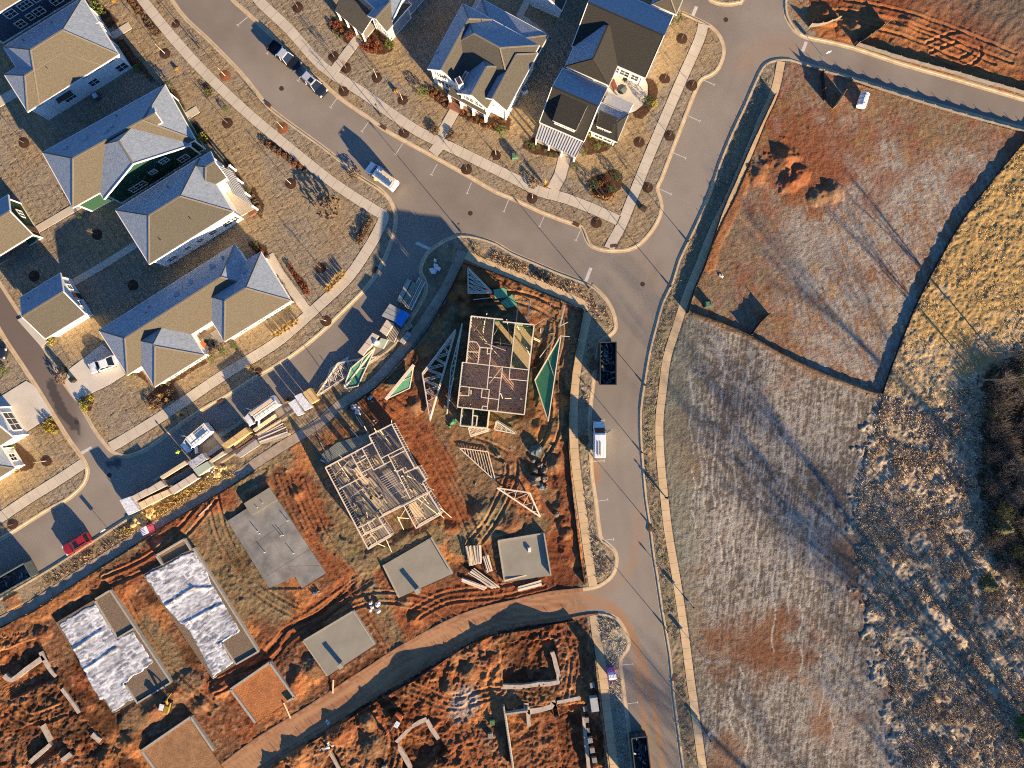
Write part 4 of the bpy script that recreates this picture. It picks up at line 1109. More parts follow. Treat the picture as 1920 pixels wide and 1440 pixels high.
def shed_dormer(root, back_a, back_b, front_b, front_a, zb, zf, zbase, wallm, roofm, wn=3):
    q = [P(*back_a, zb), P(*back_b, zb), P(*front_b, zf), P(*front_a, zf)]
    d = MB(); d.slab(q, .16, 0, 1); o = d.build('dormer_roof', [roofm, M_trim], root)
    w = MB()
    inn = [q[0].lerp(q[2], .04), q[1].lerp(q[3], .04), q[2].lerp(q[0], .06), q[3].lerp(q[1], .06)]
    vs = [p - Vector((0, 0, .17)) for p in inn] + [Vector((p.x, p.y, zbase)) for p in inn]
    w.add(vs, [(0, 4, 5, 1), (1, 5, 6, 2), (2, 6, 7, 3), (3, 7, 4, 0)]); w.build('dormer_wall', wallm, root)
    a, b = inn[3], inn[2]
    al = (b - a); al.z = 0; L = al.length; al.normalize()
    out = Vector((al.y, -al.x, 0)); cen = (q[0] + q[1]) / 2
    if (a - cen).dot(out) < 0: out = -out
    for k in range(wn):
        p = a.lerp(b, (k + .5) / wn); window(root, Vector((p.x, p.y, zf - .75)), out, al, L / wn * .62, .75, 1)
shed_dormer(rK, (1052, 177), (1102, 198), (1080, 245), (1036, 226), 6.6, 5.9, 4.3, M_trim, SH_DARK)
shed_dormer(rK, (1124, 206), (1158, 221), (1147, 248), (1118, 236), 4.9, 4.4, 3.2, M_trim, SH_DARK, 2)
house('blue_grey_house', 'low grey roofed wing behind the corner house at the top edge', [K5], SH_GREY, SD_CREAM, [(0, 'A', .5, 1.8, 1.3, 1.4, 1)])
# --- L: pale garage at the top between the two houses
L1 = Block((1053, 20), (1090, -66), (990, -7), 3.2, .75, 'gable', 'gable')
house('pale_gabled_garage', 'pale gabled garage in shade at the top edge between two houses', [L1], SH_GREY, SD_WHITE, [(0, 'a', .3, 1.9, 1.0, 1.0, 1)], 'garage', group='detached garages')
# ================================================================ building sites
M_lum = mat('fresh_lumber', (.60, .48, .31), .75, 2.5, .15, stretch=(1, 1, 1))
M_lum2 = mat('grey_lumber', (.36, .33, .29), .8, 2.5, .2)
M_lum3 = mat('golden_lumber', (.55, .38, .16), .75, 2.5, .2)
M_plate = mat('wall_plate_lumber', (.68, .58, .46), .75, 3, .12)
M_osb = mat('subfloor_panel', (.54, .32, .205), .85, 3.0, .22, detail=6)
M_osbdash = mat('panel_print', (.055, .04, .035), .8)
M_sheath = mat('green_sheathing', (.055, .19, .115), .7, 2, .15)
M_osbt = mat('tan_sheathing', (.40, .30, .17), .8, 4, .25)
M_slabfloor = mat('slab_floor', (.20, .175, .15), .8, .5, .35, detail=6)
def slab_concrete(name, a, b):
    return mat(name, a, .8, .3, col2=b, detail=7)
M_slab1 = slab_concrete('wet_slab', (.10, .10, .096), (.30, .285, .255)); M_slab2 = slab_concrete('dry_slab', (.21, .195, .155), (.28, .26, .21))
M_block = mat('concrete_block', (.34, .32, .27), .85, 2.5, .2, bump=.01)
M_gravelfill = mat('stone_fill', (.17, .125, .085), .95, 6, .35, bump=.05, bscale=8)
M_clayfill = mat('clay_fill', (.36, .14, .05), .95, 1.2, .3, bump=.05, bscale=5)
M_footing = mat('footing_concrete', (.42, .35, .28), .85, 1.5, .25, bump=.02)
M_iron = MATS['dark_iron']
rnd = random.Random(5)

def stud_wall(root, a, b, z0, z1, th=.17, name='stud_wall', step=.41, double=True):
    """a, b pixels at the top plate."""
    p, q = P(*a, z1), P(*b, z1)
    p = Vector((p.x, p.y, 0)); q = Vector((q.x, q.y, 0))
    d = q - p; L = d.length
    if L < .1: return
    d /= L
    m = MB(); j = rnd.uniform(-.003, .003)
    m.beam(p + Vector((0, 0, z1 - .05 + j)), q + Vector((0, 0, z1 - .05 + j)), th, .09)
    m.beam(p + Vector((0, 0, z0 + .025)), q + Vector((0, 0, z0 + .025)), th - .01, .05)
    n = max(1, int(L / step))
    for k in range(n + 1):
        c = p + d * (L * k / n * .985 + L * .0075)
        m.obox(c + Vector((0, 0, (z0 + z1) / 2)), d * .022, Vector((-d.y, d.x, 0)) * (th / 2 - .012), (0, 0, (z1 - z0) / 2 - .06))
    m.build(name, M_plate, root)

def sheathing(root, a, b, z0, z1, ztop, side, openings=(), m=None):
    """Panels outside a stud wall; openings: (t0, t1, zsill, zhead)."""
    p, q = P(*a, ztop), P(*b, ztop)
    p = Vector((p.x, p.y, 0)); q = Vector((q.x, q.y, 0))
    d = q - p; L = d.length; d /= L
    n = Vector((-d.y, d.x, 0)) * side
    mb = MB()
    def pan(t0, t1, za, zb):
        if t1 - t0 < .01 or zb - za < .01: return
        mb.obox(p + d * L * (t0 + t1) / 2 + n * .095 + Vector((0, 0, (za + zb) / 2)), d * (L * (t1 - t0) / 2), n * .012, (0, 0, (zb - za) / 2))
    t = 0
    for t0, t1, zs, zh in sorted(openings):
        pan(t, t0, z0, z1); pan(t0, t1, z0, zs); pan(t0, t1, zh, z1); t = t1
    pan(t, 1, z0, z1)
    mb.build('sheathing', m or M_sheath, root)

def loose(root, a, b, w=.09, h=.05, name='brace', m=None):
    mb = MB(); mb.beam(P(*a), P(*b), w, h)
    return mb.build(name, m or M_lum, root)

# --- framed house nearest the junction: two storeys
c1 = crop(840, 560, 5.54)
N1 = thing('framed_house', (*P2(930, 690), 0), 'two storey timber frame with brown subfloor decks beside the junction', 'house frame', 'house frames under construction')
ZT = 5.9; ZD = 3.15
mb = MB()
out1 = [c1(*p) for p in [(240, 180), (480, 207), (570, 215), (570, 238), (895, 272), (840, 740), (793, 1205), (97, 1125), (150, 660), (190, 660)]]
def Pxy(p, z): q = P(p[0], p[1], z); return (q.x, q.y)
mb.prism([Pxy(p, ZT) for p in out1], 0, .3); mb.build('floor_slab', M_osbt, N1)
deck = [(246, 186), (476, 212), (462, 470), (660, 490), (645, 712), (832, 742), (786, 1196), (104, 1118), (156, 668), (198, 666)]
mb = MB(); mb.prism([Pxy(c1(*p), ZT) for p in deck], ZD - .28, ZD)
wd = [Pxy(c1(*p), ZT) for p in deck]
xs = np.array([p[0] for p in wd]); ys = np.array([p[1] for p in wd])
du = Vector((.992, -.12, 0))
for i in range(14):
    for k in range(24):
        x, y = xs.min() + i * 1.22 + rnd.uniform(-.05, .05) + (k % 2) * .6, ys.min() + k * .72 + rnd.uniform(-.05, .05)
        if inpoly(np.array([x]), np.array([y]), wd)[0] and inpoly(np.array([x + .5]), np.array([y - .06]), wd)[0] and rnd.random() < .6:
            mb.beam((x, y, ZD + .003), Vector((x, y, ZD + .003)) + du * rnd.uniform(.25, .5), .09, .004, 1)
mb.build('upper_floor', [M_osb, M_osbdash], N1)
EXT = [((240, 180), (480, 207)), ((480, 207), (570, 215)), ((570, 238), (895, 272)), ((895, 272), (840, 740)), ((840, 740), (793, 1205)), ((793, 1205), (97, 1125)), ((97, 1125), (150, 660)), ((190, 660), (240, 180))]
INT = [((150, 660), (840, 740)), ((480, 207), (430, 690)), ((700, 250), (650, 715)), ((430, 690), (405, 940)), ((125, 908), (430, 945)), ((565, 715), (515, 1165)), ((645, 720), (635, 835)), ((635, 835), (825, 855)), ((220, 445), (295, 450)), ((295, 450), (330, 505)), ((330, 505), (455, 515)),
       ((330, 505), (308, 680)), ((205, 550), (320, 555)), ((430, 945), (405, 1160)), ((355, 940), (345, 1025)), ((345, 1025), (525, 1048)), ((220, 925), (215, 1010)), ((215, 1010), (110, 1002)), ((420, 815), (550, 825)), ((360, 1115), (350, 1150)), ((360, 1115), (405, 1120)), ((410, 515), (405, 570)), ((405, 570), (442, 573))]
for a, b in EXT:
    stud_wall(N1, c1(*a), c1(*b), ZD, ZT)
for a, b in INT:
    stud_wall(N1, c1(*a), c1(*b), ZD, ZT - .02, .12, 'partition_frame')
OP = [[(.2, .45, 1.2, 2.4)], [], [(.3, .55, .9, 2.3), (.7, .8, 3.9, 5.3)], [(.1, .22, .9, 2.3), (.45, .6, .9, 2.4), (.62, .98, .3, 5.7), (.24, .44, .3, 5.7)], [(.3, .45, .9, 2.4), (.65, .8, 3.9, 5.4)], [(.2, .3, .9, 2.4), (.3, .42, 3.9, 5.4), (.6, .75, .3, 2.5), (.75, .88, 3.9, 5.4)], [(.3, .5, .9, 2.3), (.55, .8, 4.0, 5.4)], [(.2, .35, .9, 2.3), (.6, .8, 4.0, 5.4)]]
cen = P(930, 690)
for (a, b), op in zip(EXT, OP):
    pa, pb = P(*c1(*a), ZT), P(*c1(*b), ZT)
    d = pb - pa; nrm = Vector((-d.y, d.x, 0)); side = 1 if nrm.dot((pa + pb) / 2 - cen) > 0 else -1
    sheathing(N1, c1(*a), c1(*b), .2, ZT - .1, ZT, side, op, M_sheath)
sheathing(N1, c1(700, 250), c1(650, 715), .3, ZT - .1, ZT, -1, [(.3, .45, .3, 2.4)], M_sheath)
for a, b in (((270, 330, 5.8), (380, 200, 3.3)), ((340, 430, 3.3), (405, 150, 5.9)), ((360, 430, 3.4), (380, 230, 5.9)), ((480, 370, 5.9), (560, 235, 3.4)), ((610, 215, 5.9), (655, 480, 3.3)), ((475, 450, 4.2), (670, 480, 4.2)), ((545, 400, 3.4), (545, 470, 5.5)), ((370, 415, 5.9), (620, 710, 3.3)), ((545, 980, 5.9), (625, 1175, 3.3)), ((240, 950, 5.8), (235, 1120, 3.4)), ((590, 1035, 5.9), (800, 1045, 3.4)), ((715, 320, 3.0), (865, 320, 3.0)), ((160, 1090, 5.5), (155, 1140, 3.3)), ((720, 280, 5.9), (850, 590, .5)), ((900, 275, 5.8), (1015, 205, .2)), ((890, 420, 3.0), (955, 450, .2)), ((890, 405, 3.0), (955, 435, .2)), ((490, 560, 3.2), (510, 640, 3.3)), ((430, 880, 5.9), (560, 715, 5.9)),
             ((380, 460, 5.9), (600, 540, 5.9))):
    loose(N1, (*c1(a[0], a[1]), a[2]), (*c1(b[0], b[1]), b[2]))
# south annex, one storey, wooden walls catching the sun
for a, b in (((145, 1140), (125, 1320)), ((125, 1320), (405, 1345)), ((405, 1345), (425, 1170)), ((262, 1150), (248, 1330)), ((262, 1215), (305, 1220)), ((305, 1220), (292, 1325))):
    stud_wall(N1, c1(*a), c1(*b), .3, 3.0, .16, 'annex_wall')
mb = MB(); mb.prism([Pxy(c1(*p), 3.0) for p in [(140, 1150), (425, 1172), (405, 1340), (128, 1316)]], 0, .28); mb.build('annex_floor', mat('dark_slab', (.10, .085, .06), .85, 1, .3), N1)
sheathing(N1, c1(125, 1320), c1(405, 1345), .2, 2.9, 3.0, -1, [(.35, .6, .3, 2.3)], M_osbt)
sheathing(N1, c1(405, 1345), c1(425, 1170), .2, 2.9, 3.0, -1, [], M_osbt)

# --- second frame, one storey of open studs on a grey slab
c2 = crop(590, 780, 5.54)
N2 = thing('framed_house', (*P2(720, 910), 0), 'one storey open stud frame on a grey slab littered with boards', 'house frame', 'house frames under construction')
Z2 = 3.1
sl = [(110, 535), (595, 280), (565, 205), (800, 85), (1042, 548), (1080, 535), (1155, 665), (1118, 690), (1315, 1020), (1055, 1168), (925, 930), (665, 1062), (790, 1250), (555, 1385)]
mb = MB(); mb.prism([Pxy(c2(*p), Z2) for p in sl], 0, .35); mb.build('floor_slab', M_slabfloor, N2)
mb = MB(); mb.prism([P2(*c2(*p)) for p in [(70, 400), (235, 275), (560, 175), (592, 268), (118, 505)]], 0, .25); mb.build('porch_slab', mat('porch_slab', (.20, .21, .17), .85, .6, .2), N2)
W2 = [((110, 535), (595, 280)), ((595, 280), (565, 205)), ((565, 205), (800, 85)), ((800, 85), (1042, 548)), ((1042, 548), (1080, 535)), ((1080, 535), (1155, 665)), ((1155, 665), (1118, 690)), ((1118, 690), (1315, 1020)), ((1315, 1020), (1055, 1168)), ((1055, 1168), (925, 930)),
      ((555, 1385), (790, 1250)), ((790, 1250), (665, 1062)), ((665, 1062), (925, 930)), ((925, 930), (1190, 795)), ((110, 535), (555, 1385)), ((565, 205), (718, 500)), ((690, 440), (920, 325)), ((612, 562), (790, 468)), ((762, 405), (995, 862)), ((492, 338), (612, 562)), ((250, 762), (520, 622)), ((380, 402), (498, 622)),
      ((435, 492), (532, 440)), ((790, 435), (935, 362)), ((850, 582), (912, 550)), ((912, 550), (930, 595)), ((930, 595), (1042, 545)), ((455, 1162), (602, 1090)), ((490, 1250), (702, 1152)), ((492, 1162), (530, 1235)), ((545, 1102), (600, 1195)), ((480, 432), (525, 405)), ((490, 590), (590, 535))]
for k, (a, b) in enumerate(W2):
    stud_wall(N2, c2(*a), c2(*b), .35, Z2 - (.0 if k < 15 else .015), .18 if k < 15 else .14, 'stud_wall' if k < 15 else 'partition_frame')
for k in range(10):          # stair well joists
    t = k / 9; a = (680 + 110 * t, 640 + 185 * t); b = (a[0] + 150, a[1] - 82)
    loose(N2, (*c2(*a), 2.2), (*c2(*b), 2.2), .05, .2, 'joist', M_plate)
for a, b in (((200, 620, .5), (355, 470, 3.1)), ((235, 470, 3.1), (365, 665, .5)), ((330, 875, .6), (510, 745, 3.0)), ((320, 470, 3.2), (250, 400, 3.2)), ((605, 1330, 3.1), (720, 1180, .5)), ((860, 1045, 3.2), (925, 1180, .4)), ((865, 1100, .5), (940, 970, 3.2)), ((860, 1055, 3.1), (980, 1065, .6)), ((1010, 1060, .6), (1290, 1035, 3.1)), ((1100, 930, .6), (1180, 800, 3.1)), ((1060, 850, 3.2), (1275, 1020, .6)),
             ((1110, 820, 3.1), (1190, 920, .5)), ((745, 1285, 3.1), (800, 1415, .2)), ((650, 1325, 3.1), (730, 1355, .3)), ((1305, 955, 3), (1420, 1055, .2)), ((1280, 1000, 3), (1345, 1060, .2)), ((680, 150, 3.1), (800, 310, .5)), ((630, 230, .5), (760, 200, 3.1)), ((515, 105, 4.4), (560, 190, .4)), ((620, 125, 3.8), (660, 215, .4)), ((800, 40, 3.7), (800, 90, 2.4)), ((640, 150, 3.1), (700, 190, .5)),
             ((480, 1060, .5), (720, 985, 3.1)), ((540, 1000, 3.1), (560, 1110, .4)), ((900, 850, 3.2), (960, 825, 3.2)), ((710, 770, .5), (775, 935, 3.1)), ((430, 890, .6), (510, 870, .6)), ((960, 620, 3.1), (1095, 690, .5)), ((830, 560, 3.2), (900, 700, .4)), ((1090, 700, 3.3), (1240, 770, 3.3)), ((1180, 740, 3.2), (1240, 765, 3.2))):
    loose(N2, (*c2(a[0], a[1]), a[2]), (*c2(b[0], b[1]), b[2]))
# boards and panels strewn on its floor are things of their own
M_lumb = mat('weathered_sheet', (.42, .34, .24), .8, 3, .2)
SHEETS = [((300, 530), (560, 690), 60), ((480, 740), (680, 950), 85), ((420, 540), (520, 680), 50), ((560, 640), (640, 740), 40), ((1010, 900), (1090, 1060), 90)]
for k, (a, b, w) in enumerate(SHEETS):
    p, q = P(*c2(*a), .4), P(*c2(*b), .4); mb = MB()
    mb.beam(p + Vector((0, 0, .03 + .02 * k)), q + Vector((0, 0, .03 + .02 * k)), w / 5.54 / PX, .06)
    tag(mb.build('plywood_sheet', M_lumb if k % 2 else M_lum), ['tan sheet on the slab in the upper room of the open stud frame', 'long grey sheet in the middle of the open stud frame', 'tan sheet beside the small closet walls of the open stud frame', 'grey sheet next to the stair opening of the open stud frame', 'tan sheet in the lower right room of the open stud frame'][k], 'plywood sheet')
kk = 0
for cx, cy, n, spread in ((420, 640, 15, 120), (560, 800, 16, 130), (460, 960, 15, 100), (300, 620, 8, 70), (520, 1080, 8, 60), (700, 860, 8, 70), (640, 1000, 6, 60), (1090, 960, 9, 80), (610, 470, 7, 60), (600, 1220, 6, 50), (1000, 760, 6, 50)):
    for k in range(n):
        a = (cx + rnd.uniform(-spread, spread) * .6, cy + rnd.uniform(-spread, spread) * .6)
        L = rnd.uniform(.5, 1.6) * 60; an = R(rnd.choice([52, 56, 60, 50, 150, 58]))
        b = (a[0] + L * math.cos(an), a[1] + L * math.sin(an))
        p, q = P(*c2(*a), .42), P(*c2(*b), .42)
        mb = MB(); z = .02 + .012 * k
        mb.beam(p + Vector((0, 0, z)), q + Vector((0, 0, z)), rnd.choice([.1, .14, .2]), .04)
        tag(mb.build('board', rnd.choice([M_lum, M_lum, M_lum3])), 'loose narrow board lying on the slab inside the open stud frame', 'board', 'boards strewn inside the open stud frame')
        kk += 1

# --- finished slabs
def slab(label, poly, z, m, rims=(), cat='foundation slab', mats=None, lines=()):
    c = P2(sum(p[0] for p in poly) / len(poly), sum(p[1] for p in poly) / len(poly))
    root = thing('foundation_slab', (*c, 0), label, cat, 'house foundations')
    mb = MB(); mb.prism([Pxy(p, z) for p in poly], -.6, z); mb.build('slab', m, root)
    for a, b, w, h in rims:
        mb = MB(); p, q = P(*a, z + h), P(*b, z + h)
        mb.beam((p.x, p.y, (z + h) / 2 - .1), (q.x, q.y, (z + h) / 2 - .1), w, z + h + .2); mb.build('stem_wall', M_block, root)
    if lines:
        mb = MB()
        for a, b, w in lines:
            mb.beam(P(*a, z + .003), P(*b, z + .003), w, .004)
        mb.build('control_joint', M_seam, root)
    return root
r = slab('large damp grey slab with dark water stains and a raised end', [(457, 944), (505, 914), (521, 938), (611, 1075), (566, 1103), (553, 1081), (505, 1103), (426, 977), (463, 953)], .45, M_slab1, lines=[((470, 1023), (540, 978), .03), ((500, 1080), (580, 1030), .03), ((448, 1000), (486, 1062), .02), ((540, 1062), (600, 1060), .02), ((502, 1000), (545, 1070), .02)])
mb = MB(); mb.prism([Pxy(p, .8) for p in [(457, 944), (505, 914), (520, 937), (472, 967)]], .451, .8); mb.build('raised_slab', M_slab2, r)
mb = MB()
for p in [(494, 942), (484, 951), (540, 976), (527, 1004), (532, 1003), (551, 1037), (484, 996), (487, 1000), (497, 1035)]:
    q = P(*p, .45); mb.tube((q.x, q.y, .4), (q.x, q.y, 1.0), .055, n=8)
mb.build('drain_riser', M_white, r)
for k, (a, b) in enumerate((((500, 960), (497, 990)), ((527, 1003), (493, 957)))):
    pass
slab('pale square slab with a low wall beside the boards', [(718, 1060), (808, 1008), (848, 1076), (748, 1121)], .5, M_slab2, [((808, 1008), (848, 1076), .2, .35), ((718, 1060), (748, 1121), .2, .22)])
r = slab('small pale slab ringed by a low block wall near the silt fence', [(934, 1014), (1020, 1000), (1033, 1079), (946, 1092)], .35, M_slab2, [((1020, 1000), (1033, 1079), .22, .55), ((934, 1014), (1020, 1000), .22, .3), ((934, 1014), (946, 1092), .22, .25)])
r = slab('pale slab beside the clay covered road with toothed wall', [(568, 1202), (662, 1146), (703, 1209), (614, 1268)], .45, M_slab2, [((662, 1146), (703, 1209), .22, .32), ((568, 1202), (662, 1146), .2, .12), ((568, 1202), (614, 1268), .22, .2)])
for k, (px, py, w, an, lab) in enumerate([(642, 1243, .7, 33, 'square block pier on the slab by the clay road'), (785, 1104, .7, 33, 'square block pier at the foot of the pale square slab')]):
    mb = MB(); x, y = P2(px, py); mb.box((x, y, .7), (w, w, 1.5), R(an)); mb.box((x, y, 1.47), (w + .06, w + .06, .08), R(an)); tag(mb.build('block_pier', M_block), lab, 'block pier', 'block piers')
for k, (a, b, lab) in enumerate((((942, 1090), (1005, 1074), 'long board propped along the edge of the small block ringed slab'), ((625, 1275), (624, 1300), 'short board standing in the clay below the toothed slab'), ((532, 1318), (545, 1347), 'pale board leaning in the red clay foundation'))):
    mb = MB(); mb.beam(P(*a, .5), P(*b, .25), .22, .06); tag(mb.build('board', M_lum), lab, 'board')
mb = MB(); x, y = P2(992, 1029); mb.box((x, y, .5), (.45, .75, .28), R(8)); mb.box((x, y, .66), (.3, .5, .05), R(8)); tag(mb.build('sack', M_white), 'white sack lying on the small block ringed slab', 'sack')

# --- block walled clay pads
for lab, poly, rims, m in (('open block foundation filled with orange clay beside the toothed slab', [(432, 1293), (505, 1243), (552, 1308), (478, 1355)], [((432, 1293), (505, 1243)), ((505, 1243), (552, 1308)), ((432, 1293), (478, 1355)), ((552, 1308), (538, 1316))], M_clayfill),
                           ('open block foundation filled with brown clay at the bottom edge', [(265, 1408), (357, 1345), (420, 1440), (330, 1500)], [((265, 1408), (357, 1345)), ((357, 1345), (400, 1408)), ((265, 1408), (310, 1470))], mat('brown_clay_fill', (.27, .145, .07), .95, 1.0, .3, bump=.04, bscale=6))):
    r = thing('foundation_pad', (*P2(*poly[0]), 0), lab, 'foundation', 'house foundations')
    mb = MB(); mb.prism(W(poly), -.5, .36); mb.build('clay_fill', m, r)
    for a, b in rims:
        p, q = P(*a, .75), P(*b, .75); mb = MB(); mb.beam((p.x, p.y, .25), (q.x, q.y, .25), .34, 1.0); mb.build('stem_wall', M_block, r)

# --- plastic covered pads
def plastic_mat():
    m = bpy.data.materials.new('vapour_sheet'); m.use_nodes = True
    nt = m.node_tree; b = nt.nodes['Principled BSDF']
    b.inputs['Roughness'].default_value = .32; b.inputs['Specular IOR Level'].default_value = .6
    tc = nt.nodes.new('ShaderNodeTexCoord')
    a = nt.nodes.new('ShaderNodeAttribute'); a.attribute_name = 'Col'
    nt.links.new(a.outputs['Color'], b.inputs['Base Color'])
    n = nt.nodes.new('ShaderNodeTexNoise'); n.inputs['Scale'].default_value = 4.5; n.inputs['Detail'].default_value = 4; n.inputs['Distortion'].default_value = 1.5
    nt.links.new(tc.outputs['Object'], n.inputs['Vector'])
    bp = nt.nodes.new('ShaderNodeBump'); bp.inputs['Distance'].default_value = .015
    nt.links.new(n.outputs[0], bp.inputs['Height']); nt.links.new(bp.outputs[0], b.inputs['Normal'])
    return m
M_plastic = plastic_mat()
def plastic_pad(label, outer, sheet, pockets, ridges, seed):
    root = thing('foundation_pad', (*P2(*outer[0]), 0), label, 'foundation', 'house foundations')
    mb = MB(); mb.prism([Pxy(p, .6) for p in outer], -.5, .6); mb.build('stone_bed', M_gravelfill, root)
    poly = [Pxy(p, .7) for p in sheet]
    # ragged outline
    pl = []
    for i in range(len(poly)):
        a, b = poly[i], poly[(i + 1) % len(poly)]
        L = math.dist(a, b); n = max(1, int(L / .6))
        for k in range(n):
            t = k / n; j = 0 if k == 0 else rnd.uniform(-.14, .14)
            pl.append((a[0] + (b[0] - a[0]) * t + j * (b[1] - a[1]) / L, a[1] + (b[1] - a[1]) * t - j * (b[0] - a[0]) / L))
    def tone(x, y):
        u = x * .855 + y * .52; v = -x * .52 + y * .855
        r1 = 1 - np.abs(fnoise(u, v * 1.8, 1.6, seed, 3) - .5) * 9
        r2 = 1 - np.abs(fnoise(u * .6, v * 2.2, 1.0, seed + 5, 3) - .5) * 8
        r3 = 1 - np.abs((v / .62 + fnoise(u * .4, v, 1.2, seed + 11, 2) * 1.6) % 1 - .5) * 14
        r1 = 1 - np.abs(fnoise(u * .5, v * 2.4, 1.4, seed, 2) - .5) * 16
        k = np.clip(np.maximum(np.maximum(r1, r2), r3 * .8) * (.35 + 1.0 * fnoise(x, y, 2.0, seed + 13, 2)), 0, 1)
        g = fnoise(x, y, 1.1, seed + 9, 3)
        c = mixc(c3(.17, .175, .19), c3(.34, .345, .37), sst(g, .35, .65))
        return mixc(c, c3(.80, .81, .82), k)  # white fold highlights painted along the creases of the gathered film
    o = filled('plastic_sheet', pl, .13, .66, tone, M_plastic)
    me = o.data
    co = np.empty(len(me.vertices) * 3, np.float32); me.vertices.foreach_get('co', co); co = co.reshape(-1, 3)
    x, y = co[:, 0].astype(float), co[:, 1].astype(float)
    u = x * .855 + y * .52; v = -x * .52 + y * .855
    z = .64 + .03 * (fnoise(x, y, .9, seed, 3) - .4) + .02 * np.clip(1 - np.abs(fnoise(u, v * 1.8, 1.6, seed, 3) - .5) * 9, 0, 1) + .02 * np.clip(1 - np.abs(fnoise(u * .6, v * 2.2, 1.0, seed + 5, 3) - .5) * 8, 0, 1)
    for a, b in ridges:
        z += .13 * np.exp(-(pdist(x, y, W([a, b]), 1.5) / .3) ** 2)
    z -= .5 * (pdist(x, y, pl + [pl[0]], .3) < .12)
    co[:, 2] = np.maximum(z, .3) ; me.vertices.foreach_set('co', co.ravel())
    me.polygons.foreach_set('use_smooth', [True] * len(me.polygons)); me.update()
    o.parent = root
    o.matrix_parent_inverse = Matrix.Translation(-root.location)
    for a, b, h in pockets:
        p, q = P(*a, h), P(*b, h); mb = MB(); mb.beam((p.x, p.y, h / 2 - .1), (q.x, q.y, h / 2 - .1), .26, h + .2); mb.build('stem_wall', M_block, root)
plastic_pad('foundation pad under crumpled clear plastic with two dark stone bays, nearer the left edge', [(104, 1168), (206, 1107), (320, 1279), (211, 1338)], [(106, 1168), (178, 1128), (220, 1196), (250, 1180), (291, 1243), (235, 1284), (254, 1312), (208, 1340), (192, 1313), (184, 1315)],
            [((206, 1107), (320, 1279), .85), ((178, 1127), (220, 1197), .75), ((220, 1197), (250, 1179), .8), ((235, 1285), (258, 1320), .8), ((258, 1318), (320, 1280), .8), ((206, 1107), (178, 1124), .8)], [((137, 1218), (195, 1180)), ((155, 1258), (223, 1212)), ((235, 1282), (293, 1243))], 21)
plastic_pad('foundation pad under loose wavy clear plastic, right of the two wrapped pads', [(267, 1078), (362, 1028), (484, 1222), (398, 1273)], [(266, 1079), (345, 1036), (366, 1031), (392, 1075), (398, 1093), (455, 1185), (417, 1208), (441, 1245), (397, 1275), (372, 1222), (352, 1184), (330, 1165), (306, 1137)],
            [((362, 1028), (484, 1222), .85), ((417, 1207), (442, 1246), .8), ((442, 1246), (484, 1222), .8)], [((308, 1137), (365, 1100)), ((340, 1170), (420, 1130)), ((365, 1100), (400, 1100)), ((416, 1205), (455, 1183))], 33)
r = thing('foundation_pad', (*P2(320, 1035), 0), 'short block walled bay at the head of the wavy plastic pad', 'foundation', 'house foundations')
mb = MB(); mb.prism(W([(292, 1042), (345, 1011), (357, 1031), (306, 1058)]), -.3, .3); mb.build('stone_bed', M_gravelfill, r)
for a, b in (((292, 1042), (345, 1011)), ((345, 1011), (357, 1031)), ((292, 1042), (304, 1059))):
    p, q = P(*a, .9), P(*b, .9); mb = MB(); mb.beam((p.x, p.y, .4), (q.x, q.y, .4), .28, 1.0); mb.build('stem_wall', M_block, r)

# --- poured footings in the trenches
FOOT = [([(8, 1266), (22, 1275), (48, 1256), (82, 1232)], 9, 'pale footing strip in the red trench at the left edge'), ([(76, 1222), (92, 1252), (105, 1268)], 7, 'thin pale footing climbing beside the left plastic pad'), ([(118, 1290), (150, 1335)], 7, 'long pale footing strip below the left plastic pad'), ([(78, 1360), (94, 1390)], 7, 'short pale footing across the lower left trench'),
        ([(175, 1375), (190, 1388)], 10, 'stubby pale footing block left of the brown clay pad'), ([(56, 1430), (78, 1410), (96, 1396)], 8, 'pale footing at the bottom left corner'), ([(118, 1425), (135, 1412)], 10, 'stubby pale footing near the bottom left corner'),
        ([(1036, 1222), (1043, 1248), (1046, 1279), (1010, 1282), (978, 1288), (940, 1287)], 8, 'white footing round the square trench beside the lower sidewalk'), ([(986, 1318), (993, 1334), (1034, 1324), (1036, 1314), (1044, 1345)], 10, 'white stepped footing in the lower trenches'), ([(1044, 1316), (1088, 1308)], 6, 'thin pale footing towards the block pallets'), ([(990, 1330), (992, 1362)], 7, 'short pale footing inside the lower trenches'),
        ([(743, 1392), (772, 1362), (800, 1348)], 7, 'tan footing on the trench in front of the orange digger'), ([(800, 1350), (822, 1386)], 8, 'tan footing right of the digger trench'), ([(744, 1395), (770, 1440)], 7, 'tan footing on the left of the digger trench'), ([(1094, 1345), (1100, 1400), (1104, 1440)], 6, 'pale footing line beside the row of block pallets'), ([(600, 1410), (613, 1404), (640, 1450)], 6, 'grey footing corner at the bottom edge')]
for ln, w, lab in FOOT:
    l = smooth_line(ln, 2); mb = MB()
    b = band(l, w); n = len(b) // 2
    b = [(p[0] + rnd.uniform(-.8, .8), p[1] + rnd.uniform(-.8, .8)) for p in b]
    zb = max(-.2, min(.1, min(ground_z(*p) for p in ln)))
    mb.prism(W(b), zb - .3, zb + .3); tag(mb.build('footing', M_footing), lab, 'footing', 'poured footings in the clay')
